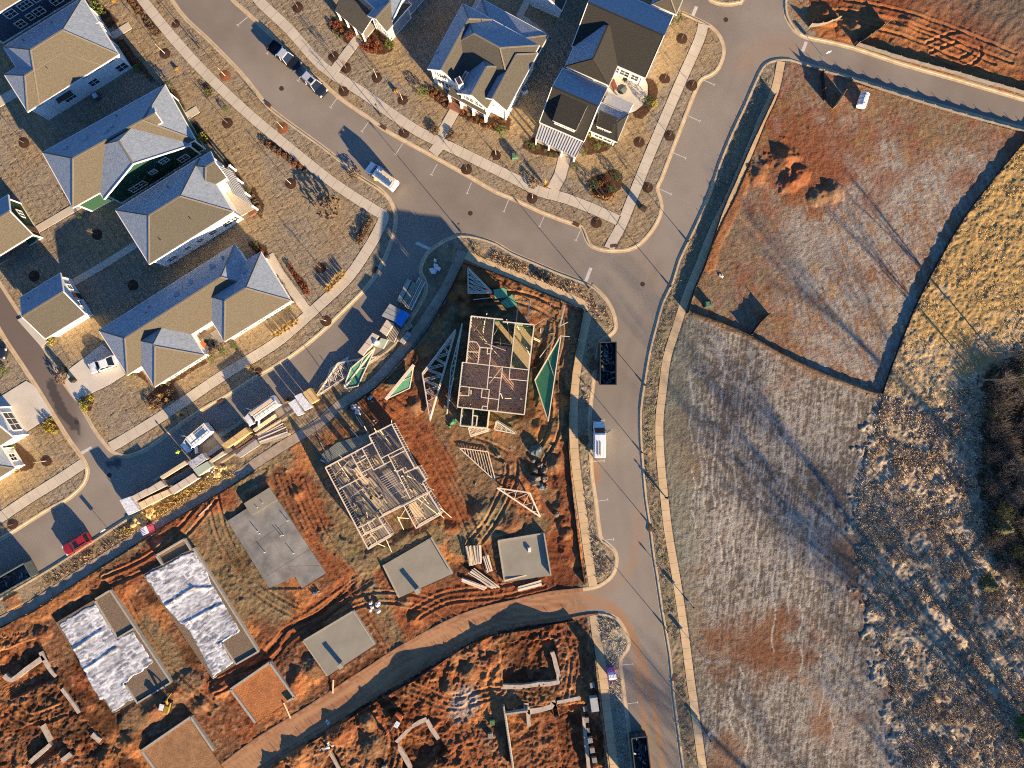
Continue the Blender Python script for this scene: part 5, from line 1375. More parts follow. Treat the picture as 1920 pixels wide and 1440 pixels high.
# block wall running off the bottom edge
mb = MB(); p, q = P(944, 1325, 1.0), P(962, 1445, 1.0)
mb.beam((p.x, p.y, .3), (q.x, q.y, .3), .3, 1.4)
p2, q2 = P(946, 1340, 1.0), P(990, 1334, 1.0); mb.beam((p2.x, p2.y, .28), (q2.x, q2.y, .28), .28, 1.36)
n = 28
for k in range(n):
    c = p.lerp(q, (k + .5) / n); mb.box((c.x, c.y, 1.02), (.14, .3, .06), R(8))
tag(mb.build('block_wall', M_block), 'new concrete block wall running off the bottom edge', 'wall')

# --- lumber and sheet goods along the street
def pack(quad, h, m, label, layers=8, name='lumber_pack', strap=True, cover=None, zb=.0, seams=1):
    """A strapped pack: quad of top corners in pixels."""
    q = [P(*p, h) for p in quad]
    c = sum(q, Vector()) / 4
    root = thing(name, (c.x, c.y, zb), label, 'building materials', 'packs of building materials')
    mb = MB()
    lz = (h - zb - .12) / layers
    for k in range(layers):
        j = rnd.uniform(.97, 1.0)
        z1 = zb + .12 + lz * (k + 1)
        pts = [Vector((c.x + (p.x - c.x) * j, c.y + (p.y - c.y) * j, z1)) for p in q]
        mb.slab(pts, lz * .82)
    mb.build('sheet', m, root) if layers <= 8 else mb.build('board', m, root)
    mb = MB()
    for t in (.12, .5, .88):
        a, b = q[0].lerp(q[1], t), q[3].lerp(q[2], t); mb.beam((a.x, a.y, zb + .05), (b.x, b.y, zb + .05), .1, .12)
    mb.build('bearer', M_lum2, root)
    if seams:
        mb = MB()
        for k in range(seams):
            t = (k + 1) / (seams + 1); a, b = q[0].lerp(q[1], t), q[3].lerp(q[2], t); mb.beam(a + Vector((0, 0, .006)), b + Vector((0, 0, .006)), .05, .012)
        mb.build('strap', M_iron, root)
    if cover:
        mb = MB(); pts = [Vector((c.x + (p.x - c.x) * 1.04, c.y + (p.y - c.y) * 1.04, h + .03)) for p in q]
        mb.slab(pts, min(.7, h - zb - .2)); mb.build('wrap', cover, root)
    return root
M_wrapw = mat('white_wrap', (.62, .64, .67), .45, 1.6, .12, bump=.06, bscale=2)
M_wrapp = mat('printed_wrap', (.62, .63, .66), .5, 3.2, col2=(.14, .15, .19), detail=3)
M_tarp = mat('blue_tarp', (.015, .20, .62), .5, 1.2, .12, bump=.05, bscale=2)
M_greenwrap = mat('pale_green_sheet', (.36, .42, .33), .7, 1.0, .08)
M_lumpale = mat('pale_sheet', (.52, .44, .35), .75, 1.4, .12)
c3s = crop(220, 720, 5.05)
def Q(f, *pts): return [f(*p) for p in pts]
pack(Q(c3s, (25, 1105), (115, 1070), (205, 1195), (105, 1240)), 2.5, M_lum, 'tall white wrapped pack at the lower end of the lumber row', 8, cover=M_wrapw)
pack(Q(c3s, (115, 1075), (275, 990), (305, 1045), (140, 1125)), 1.9, M_lumpale, 'pale sheet pack behind the tall white wrapped pack', 7)
pack(Q(c3s, (185, 1135), (325, 1060), (360, 1115), (215, 1190)), 1.5, M_lum, 'tan sheet pack beside the yellow weeds', 6)
pack(Q(c3s, (332, 1060), (475, 1000), (505, 1045), (362, 1115)), 1.5, M_lum, 'tan sheet pack with a yellow edge next to the tan pack', 6)
pack(Q(c3s, (280, 995), (410, 915), (460, 965), (305, 1045)), 2.0, M_lumpale, 'pale sheet pack with a dark gap, street side of the row', 7)
pack(Q(c3s, (490, 990), (720, 845), (765, 895), (530, 1045)), 1.5, M_lumpale, 'long pale sheet pack with scraps on top', 6, seams=2)
pack(Q(c3s, (440, 930), (690, 795), (720, 840), (475, 975)), 1.1, mat('dark_beam_lumber', (.10, .12, .12), .7, 2, .2), 'dark grey pack of engineered beams in the shade of the row', 5, seams=0)
pack(Q(c3s, (400, 880), (640, 725), (665, 755), (420, 905)), 1.6, M_lum, 'narrow cream board pack on the street side', 9, seams=0)
pack(Q(c3s, (330, 910), (560, 770), (575, 790), (345, 925)), .9, M_lum2, 'narrow grey board pack at the outer edge of the row', 5, seams=0)
pack(Q(c3s, (665, 745), (800, 660), (845, 710), (715, 800)), 1.9, M_lum, 'printed white wrapped pack in front of the white van', 7, cover=M_wrapp)
pack(Q(c3s, (720, 810), (850, 735), (890, 785), (770, 870)), 1.7, M_lum, 'pale green topped sheet pack beside the printed pack', 6, cover=M_greenwrap)
pack(Q(c3s, (845, 655), (955, 570), (985, 605), (862, 690)), .6, M_lum2, 'low grey brown sheet pack behind the white van', 3, seams=0)
pack(Q(c3s, (865, 730), (1000, 635), (1022, 662), (890, 745)), 1.0, M_lumpale, 'short cream board pack beside the low grey pack', 6, seams=0)
pack(Q(c3s, (980, 580), (1215, 410), (1258, 460), (1030, 612)), 1.6, M_lum3, 'golden timber pack below the ladder truck', 9)
pack(Q(c3s, (955, 485), (1170, 335), (1185, 365), (975, 515)), .7, mat('treated_beam', (.20, .24, .19), .8, 3, .2), 'long grey green beam lying in the shaded street', 2, seams=0)
pack(Q(c3s, (1110, 680), (1310, 530), (1345, 580), (1160, 700)), .9, M_lum2, 'bluish grey bundle of thin boards above the verge', 9, seams=0)
pack(Q(c3s, (1280, 430), (1490, 285), (1505, 312), (1300, 455)), 1.1, M_lum, 'pinkish board bundle beside the ladder truck', 6, seams=0)
pack(Q(c3s, (1620, 182), (1680, 148), (1762, 280), (1708, 300)), 1.5, M_lum2, 'white wrapped pack nearest the yellow generator', 5, cover=M_wrapw)
pack(Q(c3s, (1680, 118), (1742, 88), (1845, 215), (1772, 250)), 1.6, M_lum2, 'middle white wrapped pack beyond the ladder truck', 5, cover=M_wrapw)
pack(Q(c3s, (1755, 83), (1820, 38), (1900, 150), (1832, 192)), 1.7, M_lum3, 'cream topped sheet pack next to the roof truss pile', 7)
c4s = crop(580, 500, 5.14)
pack(Q(c4s, (840, 330), (945, 115), (985, 130), (880, 345)), 1.2, M_lum2, 'pale grey sheet pack at the upper end of the street', 6)
pack(Q(c4s, (885, 350), (992, 145), (1040, 165), (930, 375)), 1.1, mat('olive_sheet', (.20, .22, .16), .8, 2, .2), 'olive grey sheet pack at the upper end of the street', 6)
for k in range(5):
    a, b = c4s(925 + k * 14, 390 + k * 7), c4s(1062 + k * 13, 108 + k * 10)
    mb = MB(); mb.beam(P(*a, .5), P(*b, .5), .16, .9 - .1 * k)
    tag(mb.build('board', M_lum2 if k % 2 else M_plate), f'long pale board in the upper street bundle, {ORD[k]} from the road', 'board', 'long boards beside the olive pack')
pack(Q(c4s, (695, 475), (775, 355), (885, 415), (820, 530)), 1.8, mat('grey_panel', (.27, .29, .29), .7, 1.5, .2, stretch=(1, 1, 1)), 'grey panel pack beside the bright blue tarp', 6, seams=2)
pack(Q(c4s, (822, 530), (887, 415), (960, 455), (880, 575)), 1.8, M_lum2, 'sheet pack under the bright blue tarp', 6, cover=M_tarp)
pack(Q(c4s, (675, 620), (745, 510), (815, 545), (740, 670)), 1.3, M_lumpale, 'cream sheet pack below the grey panel pack', 6)
pack(Q(c4s, (465, 825), (610, 635), (670, 665), (515, 860)), 1.4, M_lumpale, 'long cream sheet pack in front of the green gable panel', 6)
pack(Q(c4s, (690, 690), (755, 705), (710, 790), (640, 770)), .9, M_lum, 'pale green sheet pack under the white sack', 4, cover=M_greenwrap)
pack(Q(c4s, (905, 560), (955, 525), (1000, 570), (940, 615)), .9, mat('tan_sheet', (.28, .25, .17), .8, 2, .2), 'small tan sheet pack beside the blue tarp', 4)
pack(Q(c4s, (865, 720), (945, 620), (985, 650), (910, 750)), .8, M_lum2, 'striped tan and grey sheet pack by the sidewalk', 4, seams=2)
for k in range(6):
    a, b = c4s(755 + k * 12, 700 + k * 6), c4s(815 + k * 12, 565 + k * 8)
    mb = MB(); mb.beam(P(*a, .35), P(*b, .35), .1, .5)
    tag(mb.build('board', M_lum2), f'thin grey board between the cream pack and the striped pack, {ORD[k]} from the road', 'board', 'thin boards beside the cream pack')
mb = MB(); x, y = P2(*c4s(655, 735)); mb.blob((x, y, 1.25), .55, .42, 10, 6, .15); tag(mb.build('sack', M_wrapw, smooth=True), 'bulging white sack on the pale green sheet pack', 'sack')
# loose boards: the fan beside the ladder truck
def fan(n, a0, b0, a1, b1, lab, m, wd=.12, th=.08, z0=.3, grp='loose boards beside the street', name='board', jit=2.5):
    for k in range(n):
        t = k / max(1, n - 1)
        a = (a0[0] + (a1[0] - a0[0]) * t + rnd.uniform(-jit, jit), a0[1] + (a1[1] - a0[1]) * t + rnd.uniform(-jit, jit) * .6)
        b = (b0[0] + (b1[0] - b0[0]) * t + rnd.uniform(-jit, jit) * 1.3, b0[1] + (b1[1] - b0[1]) * t + rnd.uniform(-jit, jit) * .8)
        z = z0 + rnd.uniform(0, .35)
        mb = MB(); mb.beam(P(*a, z), P(*b, z + rnd.uniform(-.1, .1)), wd * rnd.choice([.8, 1, 1.6]), th)
        tag(mb.build(name, rnd.choice(m)), f'{lab}, {ORD[k]} along', 'board', grp)
fan(16, (479, 812), (524, 783), (490, 833), (543, 817), 'board of the pale fan of lumber under the ladder truck', [M_lum, M_lum, M_plate, M_lum3, M_lum2], .2, .2, .35, 'fan of boards by the ladder truck')
fan(7, (436, 832), (466, 812), (452, 846), (482, 826), 'board of the loose tangle between the golden pack and the grey bundle', [M_lum, M_lum3, M_plate], .16, .12, .3, 'tangle of boards above the verge')
fan(13, (873, 1024), (880, 1061), (901, 1022), (903, 1056), 'upright stack board left of the small block ringed slab', [M_plate, M_lum], .16, .1, .35, 'boards stacked by the small slab', jit=1.2)
fan(6, (905, 1044), (914, 1073), (914, 1040), (923, 1071), 'short board beside the upright stack', [M_plate, M_lum], .14, .1, .3, 'short boards by the small slab', jit=1.2)
fan(8, (877, 1074), (922, 1103), (888, 1066), (937, 1101), 'slanting board below the upright stack', [M_lum, M_plate], .16, .1, .25, 'slanting boards by the small slab', jit=1.2)
fan(4, (867, 1084), (912, 1102), (866, 1090), (909, 1107), 'lower left slanting board by the clay road', [M_lum, M_plate], .16, .1, .25, 'lower boards by the clay road', jit=1)
fan(4, (971, 1102), (1014, 1089), (971, 1107), (1016, 1096), 'white board below the small block ringed slab', [M_plate], .18, .12, .2, 'white boards below the small slab', jit=.6)

# --- roof trusses and gable panels lying about
def truss(pts, z, webs=6, label='', w=.1, solid=None, studs=0, wide=None, n=1, dz=.12, zs=None, edge=None):
    zz = zs or [z] * 3
    q = [P(p[0], p[1], h) for p, h in zip(pts, zz)]
    c = sum(q, Vector()) / 3
    root = thing('gable_panel' if solid else 'roof_truss', (c.x, c.y, 0), label, 'gable panel' if solid else 'roof truss', 'roof trusses and gable panels')
    U = Vector((0, 0, dz))
    for k in range(n):
        off = Vector((rnd.uniform(-.2, .2), rnd.uniform(-.2, .2), 0)) * (k > 0) + U * k
        mb = MB()
        for i in range(3):
            a, b = q[i] + off, q[(i + 1) % 3] + off
            mb.beam(a, b, w * (wide if wide and i == 0 else 1.5), .1)
        mb.build('chord', edge or M_plate, root)
        mb = MB()
        if studs:
            for i in range(1, studs):
                t = i / studs
                a = q[0].lerp(q[1], t) + off; b = q[0].lerp(q[2], t) + off
                mb.beam(a, b, .07, .07)
        else:
            bot, apex = (q[0], q[2]), q[1]
            pts_b = [bot[0].lerp(bot[1], (i + 1) / (webs + 1)) for i in range(webs)]
            for i, pb in enumerate(pts_b):
                t = (i + 1) / (webs + 1)
                for s in (t - .5 / (webs + 1), t + .5 / (webs + 1)):
                    top = bot[0].lerp(apex, s * 2) if s < .5 else apex.lerp(bot[1], (s - .5) * 2)
                    mb.beam(pb + off, top + off, .07, .07)
        mb.build('web', M_plate, root)
    if solid:
        mb = MB(); mb.slab([p - Vector((0, 0, .06)) for p in q], .03); mb.build('panel', solid, root)
    return root
c6 = crop(480, 360, 4)
truss([c6(1590, 572), c6(1770, 755), c6(1592, 755)], .5, 5, 'greyish roof truss pile lying in shade at the top of the framed lot', n=3)
truss([(855, 620), (793, 702), (807, 787)], .6, 7, 'long roof truss bundle left of the framed decks', n=4, zs=[1.2, .4, .6])
truss([(867, 607), (846, 690), (838, 776)], .5, 8, 'thin roof truss bundle leaning against the framed decks', n=3, zs=[1.6, .4, .4])
truss([(1052, 629), (1003, 713), (1028, 790)], .4, 0, 'green faced gable panel lying right of the framed decks', solid=M_sheath, studs=2, wide=2.0, zs=[.9, .3, .9])
truss([(703, 652), (658, 690), (644, 728)], .6, 0, 'green faced gable panel on the verge above the lumber', solid=M_sheath, studs=2, zs=[.9, .9, .5])
truss([(703, 654), (671, 724), (645, 729)], .5, 0, 'second green gable panel overlapping the one on the verge', solid=M_sheath, studs=2, zs=[.8, .5, .45], wide=1.5)
truss([(776, 684), (723, 749), (768, 728)], .6, 0, 'small green gable panel with a broad cream edge', solid=M_sheath, studs=2, wide=5, zs=[.9, 1.0, .4])
truss([(711, 667), (636, 679), (595, 741)], .4, 8, 'large white roof truss lying over the street edge', n=2)
truss([(861, 840), (915, 847), (929, 902)], .4, 0, 'studded gable truss on bare soil below the decks', studs=11)
truss([(932, 915), (993, 924), (1013, 969)], .5, 4, 'open white roof truss below the studded gable truss', n=1, zs=[.9, .9, .4], w=.15)
truss([(928, 804), (932, 788), (970, 812)], .5, 4, 'small bright roof truss against the framed annex', n=2)
truss([(880, 803), (884, 818), (921, 806)], .6, 5, 'small bundle of roof trusses at the foot of the framed annex', n=3)
truss([(620, 690), (655, 668), (600, 742)], .35, 4, 'narrow white roof truss half under the street truss')
for k, (pl, lab) in enumerate((([(925, 543), (949, 539), (952, 557), (928, 560)], 'upper green sheathing sheet on the truss pile'), ([(938, 567), (960, 552), (970, 572), (950, 578)], 'striped green sheathing sheet beside the framed decks'))):
    mb = MB(); mb.slab([P(*p, .7 - .2 * k) for p in pl], .06)
    for t in (.3, .65): 
        a, b = P(*pl[0], .72 - .2 * k).lerp(P(*pl[1], .72 - .2 * k), t), P(*pl[3], .72 - .2 * k).lerp(P(*pl[2], .72 - .2 * k), t); mb.beam(a, b, .05, .02, 1)
    tag(mb.build('sheathing_sheet', [mat('bright_sheathing', (.13, .36, .2), .7, 2, .1), M_plate]), lab, 'sheathing', 'sheets of green sheathing')
for k, (a, b, z0, z1, w, lab) in enumerate([((887, 562), (922, 558), .3, .3, .12, 'thin pale board in the shade by the truss pile'), ((968, 603), (972, 568), 3, .3, .14, 'tall leaning prop behind the framed decks'), ((989, 603), (993, 563), 3, .3, .16, 'leaning plank brace at the back of the decks'), ((1050, 612), (1059, 573), .5, .5, .25, 'thick white beam beside the upper right of the decks'), ((1051, 611), (1065, 604), .3, .3, .1, 'short board crossing the thick white beam'), ((1029, 577), (1038, 563), .2, .2, .1, 'short stake board near the corner walk'), ((1012, 670), (1040, 634), .3, .6, .12, 'plank leaning into the tilted gable panel'),
                                         ((1018, 662), (1041, 632), .3, .8, .08, 'thin plank beside the tilted gable panel'), ((1013, 624), (1014, 616), .2, .2, .14, 'short tan offcut right of the decks'), ((1027, 626), (1041, 625), .2, .2, .08, 'thin board in the shadow right of the decks'), ((1053, 630), (1068, 631), .9, .9, .1, 'reddish board on the tip of the gable panel'), ((770, 660), (772, 640), .2, .2, .08, 'thin stake left of the lower truss'), ((668, 781), (680, 800), .3, .3, .12, 'board across the porch slab of the stud frame'), ((601, 830), (612, 850), .4, .4, .14, 'grey plank standing off the porch slab corner'), ((656, 803), (672, 820), .5, .3, .14, 'grey plank at the top of the porch slab'), ((672, 781), (692, 812), .4, 1.5, .1, 'pale plank leaning on the stud frame'), ((601, 862), (612, 868), .2, .2, .2, 'short plank end at the porch slab corner'), ((893, 905), (890, 910), .2, .2, .1, 'tiny offcut on the soil below the studded truss'),
                                         ((373, 967), (397, 944), .3, .3, .16, 'white plank pair on the red bank above the wet slab'), ((150, 1160), (170, 1148), .3, .3, .1, 'white stick on the red bank'), ((393, 1150), (398, 1165), .25, .25, .2, 'grey pipe by the left plastic pad')]):
    mb = MB(); mb.beam(P(*a, z0), P(*b, z1), w, .07); tag(mb.build('board', M_plate if k % 2 == 0 else M_lum2), lab, 'board')
# ================================================================ vehicles, people and site gear
def paint(name, c, r=.3):
    return mat(name, c, r, 1.5, .04, spec=.6)
P_white = paint('white_car_paint', (.72, .74, .77)); P_red = paint('red_car_paint', (.30, .012, .02)); P_navy = paint('navy_car_paint', (.012, .018, .032)); P_black = paint('black_car_paint', (.01, .012, .016)); P_paleroof = mat('pale_roof_paint', (.36, .40, .47), .6, 3, .12)  # roof colour paler than the dark bodies below
M_tyre = mat('tyre_rubber', (.015, .015, .016), .85); M_rim = mat('wheel_rim', (.4, .4, .42), .35, metallic=.8); M_cglass = mat('car_glass', (.012, .016, .022), .06, spec=.9)
M_lampw = mat('headlight_lens', (.7, .7, .68), .2); M_lampr = mat('tail_light_lens', (.35, .02, .02), .3); M_plas = mat('black_plastic', (.025, .025, .028), .6)

def loft(mb, st, mi=0, n_cap=True):
    """st: (x, half width, z low, z high, tuck of the top edge)."""
    rings = []
    for x, w, z0, z1, tk in st:
        zm = z0 + (z1 - z0) * .55
        rings.append([(x, -w * .94, z0), (x, -w, zm), (x, -w * (1 - tk * .35), z0 + (z1 - z0) * .86), (x, -w * (1 - tk), z1), (x, 0, z1 + .02), (x, w * (1 - tk), z1), (x, w * (1 - tk * .35), z0 + (z1 - z0) * .86), (x, w, zm), (x, w * .94, z0)])
    k = 9
    vs = [p for r in rings for p in r]; fs = []
    for i in range(len(st) - 1):
        for j in range(k):
            a, b = i * k + j, i * k + (j + 1) % k
            fs.append((a, b, b + k, a + k))
    fs.append(tuple(range(k - 1, -1, -1))); fs.append(tuple(range((len(st) - 1) * k, len(st) * k)))
    mb.add(vs, fs, mi)

def wheels(root, xs, w, r=.34):
    for x in xs:
        for s in (-1, 1):
            t = MB(); t.tube((x, s * (w - .24), r), (x, s * (w - .01), r), r, n=18)
            wh = t.build('wheel', M_tyre, root, local=True)
            h = MB(); h.tube((x, s * (w - .02), r), (x, s * (w + .005), r), r * .6, n=14); h.build('rim', M_rim, wh, local=True)

def lights(root, xf, xr, w, z):
    for s in (-1, 1):
        m = MB(); m.box((xf - .06, s * (w - .22), z), (.22, .34, .16)); m.build('headlight', M_lampw, root, local=True)
        m = MB(); m.box((xr + .04, s * (w - .14), z + .05), (.12, .22, .26)); m.build('tail_light', M_lampr, root, local=True)
    for s in (-1, 1):
        m = MB(); m.box((xf - 1.35, s * (w + .1), 1.05), (.16, .2, .16)); m.build('wing_mirror', M_plas, root, local=True)

def glasshouse(root, st, frame_mat, roof_mat):
    """st: (x, half width at belt, z belt, half width at roof, z roof) front to rear; builds the glass band and a roof panel."""
    m = MB()
    (xf, wf, zb, xfr, wr, zr, xrr, xr) = st
    bot = [(xf, -wf * .93, zb), (xf, wf * .93, zb), (xr, wf * .96, zb), (xr, -wf * .96, zb)]
    top = [(xfr, -wr * .95, zr), (xfr, wr * .95, zr), (xrr, wr, zr), (xrr, -wr, zr)]
    m.add(bot + top, [(0, 1, 5, 4), (1, 2, 6, 5), (2, 3, 7, 6), (3, 0, 4, 7)])
    m.build('window', M_cglass, root, local=True)
    r = MB(); e = .03
    r.add([(p[0], p[1], zr) for p in top] + [(xfr - .18, -wr * .88, zr + .05), (xfr - .18, wr * .88, zr + .05), (xrr + .15, wr * .9, zr + .05), (xrr + .15, -wr * .9, zr + .05)],
          [(3, 2, 1, 0), (4, 5, 6, 7), (0, 1, 5, 4), (1, 2, 6, 5), (2, 3, 7, 6), (3, 0, 4, 7)])
    for i, j in ((0, 4), (1, 5), (2, 6), (3, 7)):
        r.beam((bot + top)[i], (bot + top)[j], .09, .07)
    for s in (0, 1):
        a, b = (bot[0], bot[3]) if s == 0 else (bot[1], bot[2]); c, d = (top[0], top[3]) if s == 0 else (top[1], top[2])
        a, b, c, d = map(Vector, (a, b, c, d)); r.beam(a.lerp(b, .5), c.lerp(d, .5), .1, .06)
    r.build('roof', roof_mat, root, local=True)

def place(px0, px1):
    """Rear and front pixels to a ground point and heading."""
    a, b = Vector(P2(*px0)), Vector(P2(*px1))
    return (a + b) / 2, math.atan2((b - a).y, (b - a).x)

def sedan(label, rear, front, body, roofm, suv=False, cat='car'):
    c, rz = place(rear, front)
    root = thing('parked_car', (c.x, c.y, .0), label, cat, 'cars and trucks', rz)
    w = .93; L = 2.35
    m = MB(); zb = .32 if not suv else .4; zd = .92 if not suv else 1.08
    loft(m, [(-L, .74, zb + .1, zd - .08, .12), (-L + .18, .88, zb, zd, .1), (-1.3, w, zb, zd + .03, .08), (.6, w, zb, zd, .08), (1.3, .92, zb, zd - .03, .1), (1.95, .86, zb, zd - .1, .16), (L - .06, .7, zb + .06, zd - .2, .2)])
    m.build('body', body, root, local=True)
    if suv:
        glasshouse(root, (1.05, .92, zd, .25, .72, 1.66, -2.0, -2.28), body, roofm)
        for s in (-1, 1):
            m = MB(); m.beam((.1, s * .66, 1.75), (-1.9, s * .66, 1.75), .05, .05); m.build('roof_rail', M_plas, root, local=True)
        m = MB(); m.box((-.35, 0, 1.715), (.75, .8, .02)); m.build('sunroof', M_cglass, root, local=True)
    else:
        glasshouse(root, (1.05, .9, zd, .3, .66, 1.42, -1.05, -1.85), body, roofm)
    wheels(root, (1.42, -1.4), w, .33 if not suv else .37); lights(root, L - .1, -L + .06, .9, zd - .24)
    for x in (L - .05, -L + .05):
        m = MB(); m.box((x, 0, .48), (.16, 1.5, .2)); m.build('bumper', M_plas, root, local=True)
    return root

def pickup(label, rear, front, body, roofm):
    c, rz = place(rear, front)
    root = thing('pickup_truck', (c.x, c.y, .0), label, 'pickup truck', 'cars and trucks', rz)
    m = MB(); loft(m, [(-.1, 1.0, .45, 1.12, .05), (1.2, 1.0, .45, 1.14, .06), (2.3, .96, .45, 1.08, .1), (2.85, .84, .5, .98, .15)])
    m.build('body', body, root, local=True)
    m = MB(); m.box((-1.5, 0, .62), (2.9, 1.9, .1))
    for s in (-1, 1): m.box((-1.5, s * .95, .88), (2.9, .09, .52))
    m.box((-2.93, 0, .88), (.09, 1.98, .52)); m.build('cargo_bed', body, root, local=True)
    m = MB(); m.box((-1.5, 0, .69), (2.78, 1.78, .03)); m.build('bed_liner', M_plas, root, local=True)
    glasshouse(root, (1.25, .96, 1.13, .55, .76, 1.8, -.75, -1.0), body, roofm)
    m = MB(); m.box((-.5, 0, .8), (1.0, 1.96, .66)); m.build('cab', body, root, local=True)
    wheels(root, (1.85, -1.75), 1.0, .4); lights(root, 2.85, -2.95, .98, .92)
    for x in (2.86, -3.0):
        m = MB(); m.box((x, 0, .57), (.15, 1.7, .2)); m.build('bumper', M_rim, root, local=True)
    return root

def van(label, rear, front, rack, load, open_doors=False, L=5.7):
    c, rz = place(rear, front)
    root = thing('work_van', (c.x, c.y, .0), label, 'van', 'white work vans', rz)
    h = L / 2; w = 1.0; m = MB()
    loft(m, [(-h, .9, .5, 2.2, .1), (-h + .1, .97, .42, 2.28, .1), (h - 2.0, w, .42, 2.28, .12), (h - 1.75, w, .42, 2.2, .14)])
    m.build('cargo_body', P_white, root, local=True)
    m = MB(); loft(m, [(h - 1.8, w, .42, 1.22, .05), (h - .9, .98, .42, 1.2, .08), (h - .25, .9, .42, 1.02, .14), (h, .74, .5, .9, .16)]); m.build('bonnet', P_white, root, local=True)
    glasshouse(root, (h - .95, .98, 1.2, h - 1.72, .84, 2.12, h - 1.95, h - 1.9), P_white, P_white)
    wheels(root, (h - .95, -h + 1.1), w, .36); lights(root, h, -h, .96, .85)
    for x in (h - .03, -h - .02):
        m = MB(); m.box((x, 0, .51), (.16, 1.7, .2)); m.build('bumper', M_plas, root, local=True)
    if rack:
        r = MB(); z = 2.42
        for s in (-1, 1): r.beam((-h + .2, s * .82, z), (h - 2.0, s * .82, z), .05, .05)
        for k in range(6):
            x = -h + .25 + k * (L - 2.3) / 5; r.beam((x, -.84, z), (x, .84, z), .04, .04)
            for s in (-1, 1): r.beam((x, s * .82, 2.24), (x, s * .82, z), .035, .035)
        r.build('roof_rack', M_rim, root, local=True)
    for i, (y, ln, nm, wd) in enumerate(load):
        r = MB(); z = 2.5
        if nm == 'ladder':
            for s in (-.2, .2): r.beam((-h - .1, y + s, z), (-h - .1 + ln, y + s, z), .05, .09)
            for k in range(int(ln / .3)): r.beam((-h + .1 + k * .3, y - .2, z), (-h + .1 + k * .3, y + .2, z), .03, .03)
            r.build('ladder', mat('ladder_aluminium', (.55, .5, .42), .4), root, local=True)
        elif nm == 'panel':
            r.box((-h + ln / 2 + .5, y, z - .03), (ln, wd, .07)); r.build('solar_panel', mat('blue_panel', (.06, .13, .24), .25, 2, .2), root, local=True)
        else:
            r.box((-h + ln / 2 + .3, y, z + .04), (ln, wd, .12)); r.build('load', M_lum, root, local=True)
    if open_doors:
        for s in (-1, 1):
            d = MB(); d.obox((h - 1.75 + .25, s * (w + .42), 1.05), (.3, s * .42, 0), (-.03, .03 * s, 0), (0, 0, .55)); dd = d.build('door', P_white, root, local=True)
            g = MB(); g.obox((h - 1.75 + .25, s * (w + .42), 1.72), (.26, s * .36, 0), (-.02, .02 * s, 0), (0, 0, .14)); g.build('window', M_cglass, dd, local=True)
    else:
        for s in (-1, 1):
            m = MB(); m.box((h - 1.1, s * (w + .1), 1.3), (.14, .22, .26)); m.build('wing_mirror', M_plas, root, local=True)
    return root
pickup('dark pickup truck with a pale cab roof and empty bed', (508, 87), (566, 134), P_black, P_paleroof)
sedan('navy suv with a pale roof parked behind the pickup', (570, 142), (613, 182), P_navy, P_paleroof, True, 'suv')
sedan('white sedan with dark windows on the concrete driveway', (223, 675), (174, 692), P_white, P_white)
sedan('dark red suv parked by the weedy kerb at the lower left', (174, 1003), (126, 1032), P_red, P_red, True, 'suv')
van('white van with a flat load of panels on its roof, stopped in the curve', (744, 354), (693, 315), True, [(-.45, 2.6, 'load', .5), (.35, 2.8, 'panel', .6)])
van('white van with open doors and a blue panel on its rack in the shaded street', (401, 799), (349, 842), True, [(.0, 1.8, 'panel', 1.0), (-.6, 3.6, 'ladder', .4)], True)
van('white van carrying a tan ladder and boards, nose towards the lumber', (526, 749), (466, 791), True, [(.45, 4.4, 'ladder', .4), (-.35, 4.2, 'load', .5)], True, 6.2)
van('white van parked upright on the through road above a parking tee', (1122, 853), (1122, 793), False, [(-.25, 2.2, 'ladder', .4), (.35, 2.6, 'load', .12)], True)
# cut off car at the left edge
sedan('dark parked car cut off by the left edge beside the alley', (-25, 655), (8, 662), P_navy, P_navy, True, 'suv')

# --- roll-off dumpsters
M_dump = mat('dumpster_steel', (.02, .035, .045), .6, 2.5, .4); M_dump2 = mat('grey_dumpster_steel', (.09, .11, .11), .6, 2.5, .3)
def dumpster(label, a, b, w, m, seed):
    c, rz = place(a, b); L = math.dist(P2(*a), P2(*b)); h = 1.9
    root = thing('dumpster', (c.x, c.y, 0), label, 'dumpster', 'roll off dumpsters', rz)
    mb = MB()
    mb.box((0, 0, .25), (L, w, .1))
    for s in (-1, 1):
        mb.box((0, s * (w / 2 - .04), .2 + h / 2), (L, .08, h)); mb.box((s * (L / 2 - .04), 0, .2 + h / 2), (.08, w - .17, h))
        mb.box((0, s * (w / 2), .2 + h), (L + .12, .16, .14)); mb.box((s * L / 2, 0, .2 + h), (.16, w, .13))
        for k in range(8): mb.box((-L / 2 + L * (k + .5) / 8, s * (w / 2 + .05), .2 + h / 2), (.12, .1, h * .9))
    mb.build('container', m, root, local=True)
    for x in (-L / 2 + .5, L / 2 - .5):
        t = MB(); t.tube((x, -w / 2, .13), (x, w / 2, .13), .13, n=10); t.build('roller', M_iron, root, local=True)
    r2 = random.Random(seed)
    t = MB()
    for k in range(110):
        x, y = r2.uniform(-L / 2 + .3, L / 2 - .3), r2.uniform(-w / 2 + .3, w / 2 - .3)
        t.obox((x, y, r2.uniform(.7, 1.5)), Vector((r2.uniform(-1, 1), r2.uniform(-1, 1), r2.uniform(-.4, .4))).normalized() * r2.uniform(.1, .45), Vector((r2.uniform(-1, 1), r2.uniform(-1, 1), .3)).normalized() * r2.uniform(.05, .2), Vector((0, .2, 1)).normalized() * r2.uniform(.02, .1), r2.choice([0, 0, 1, 2, 0]))
    o = t.build('debris', [mat('dark_debris', (.05, .065, .075), .8, 3, .5), mat('dull_scrap', (.22, .25, .27), .8, 3, .3), mat('brown_scrap', (.10, .085, .07), .8)], root, local=True); o['kind'] = 'stuff'
    return root
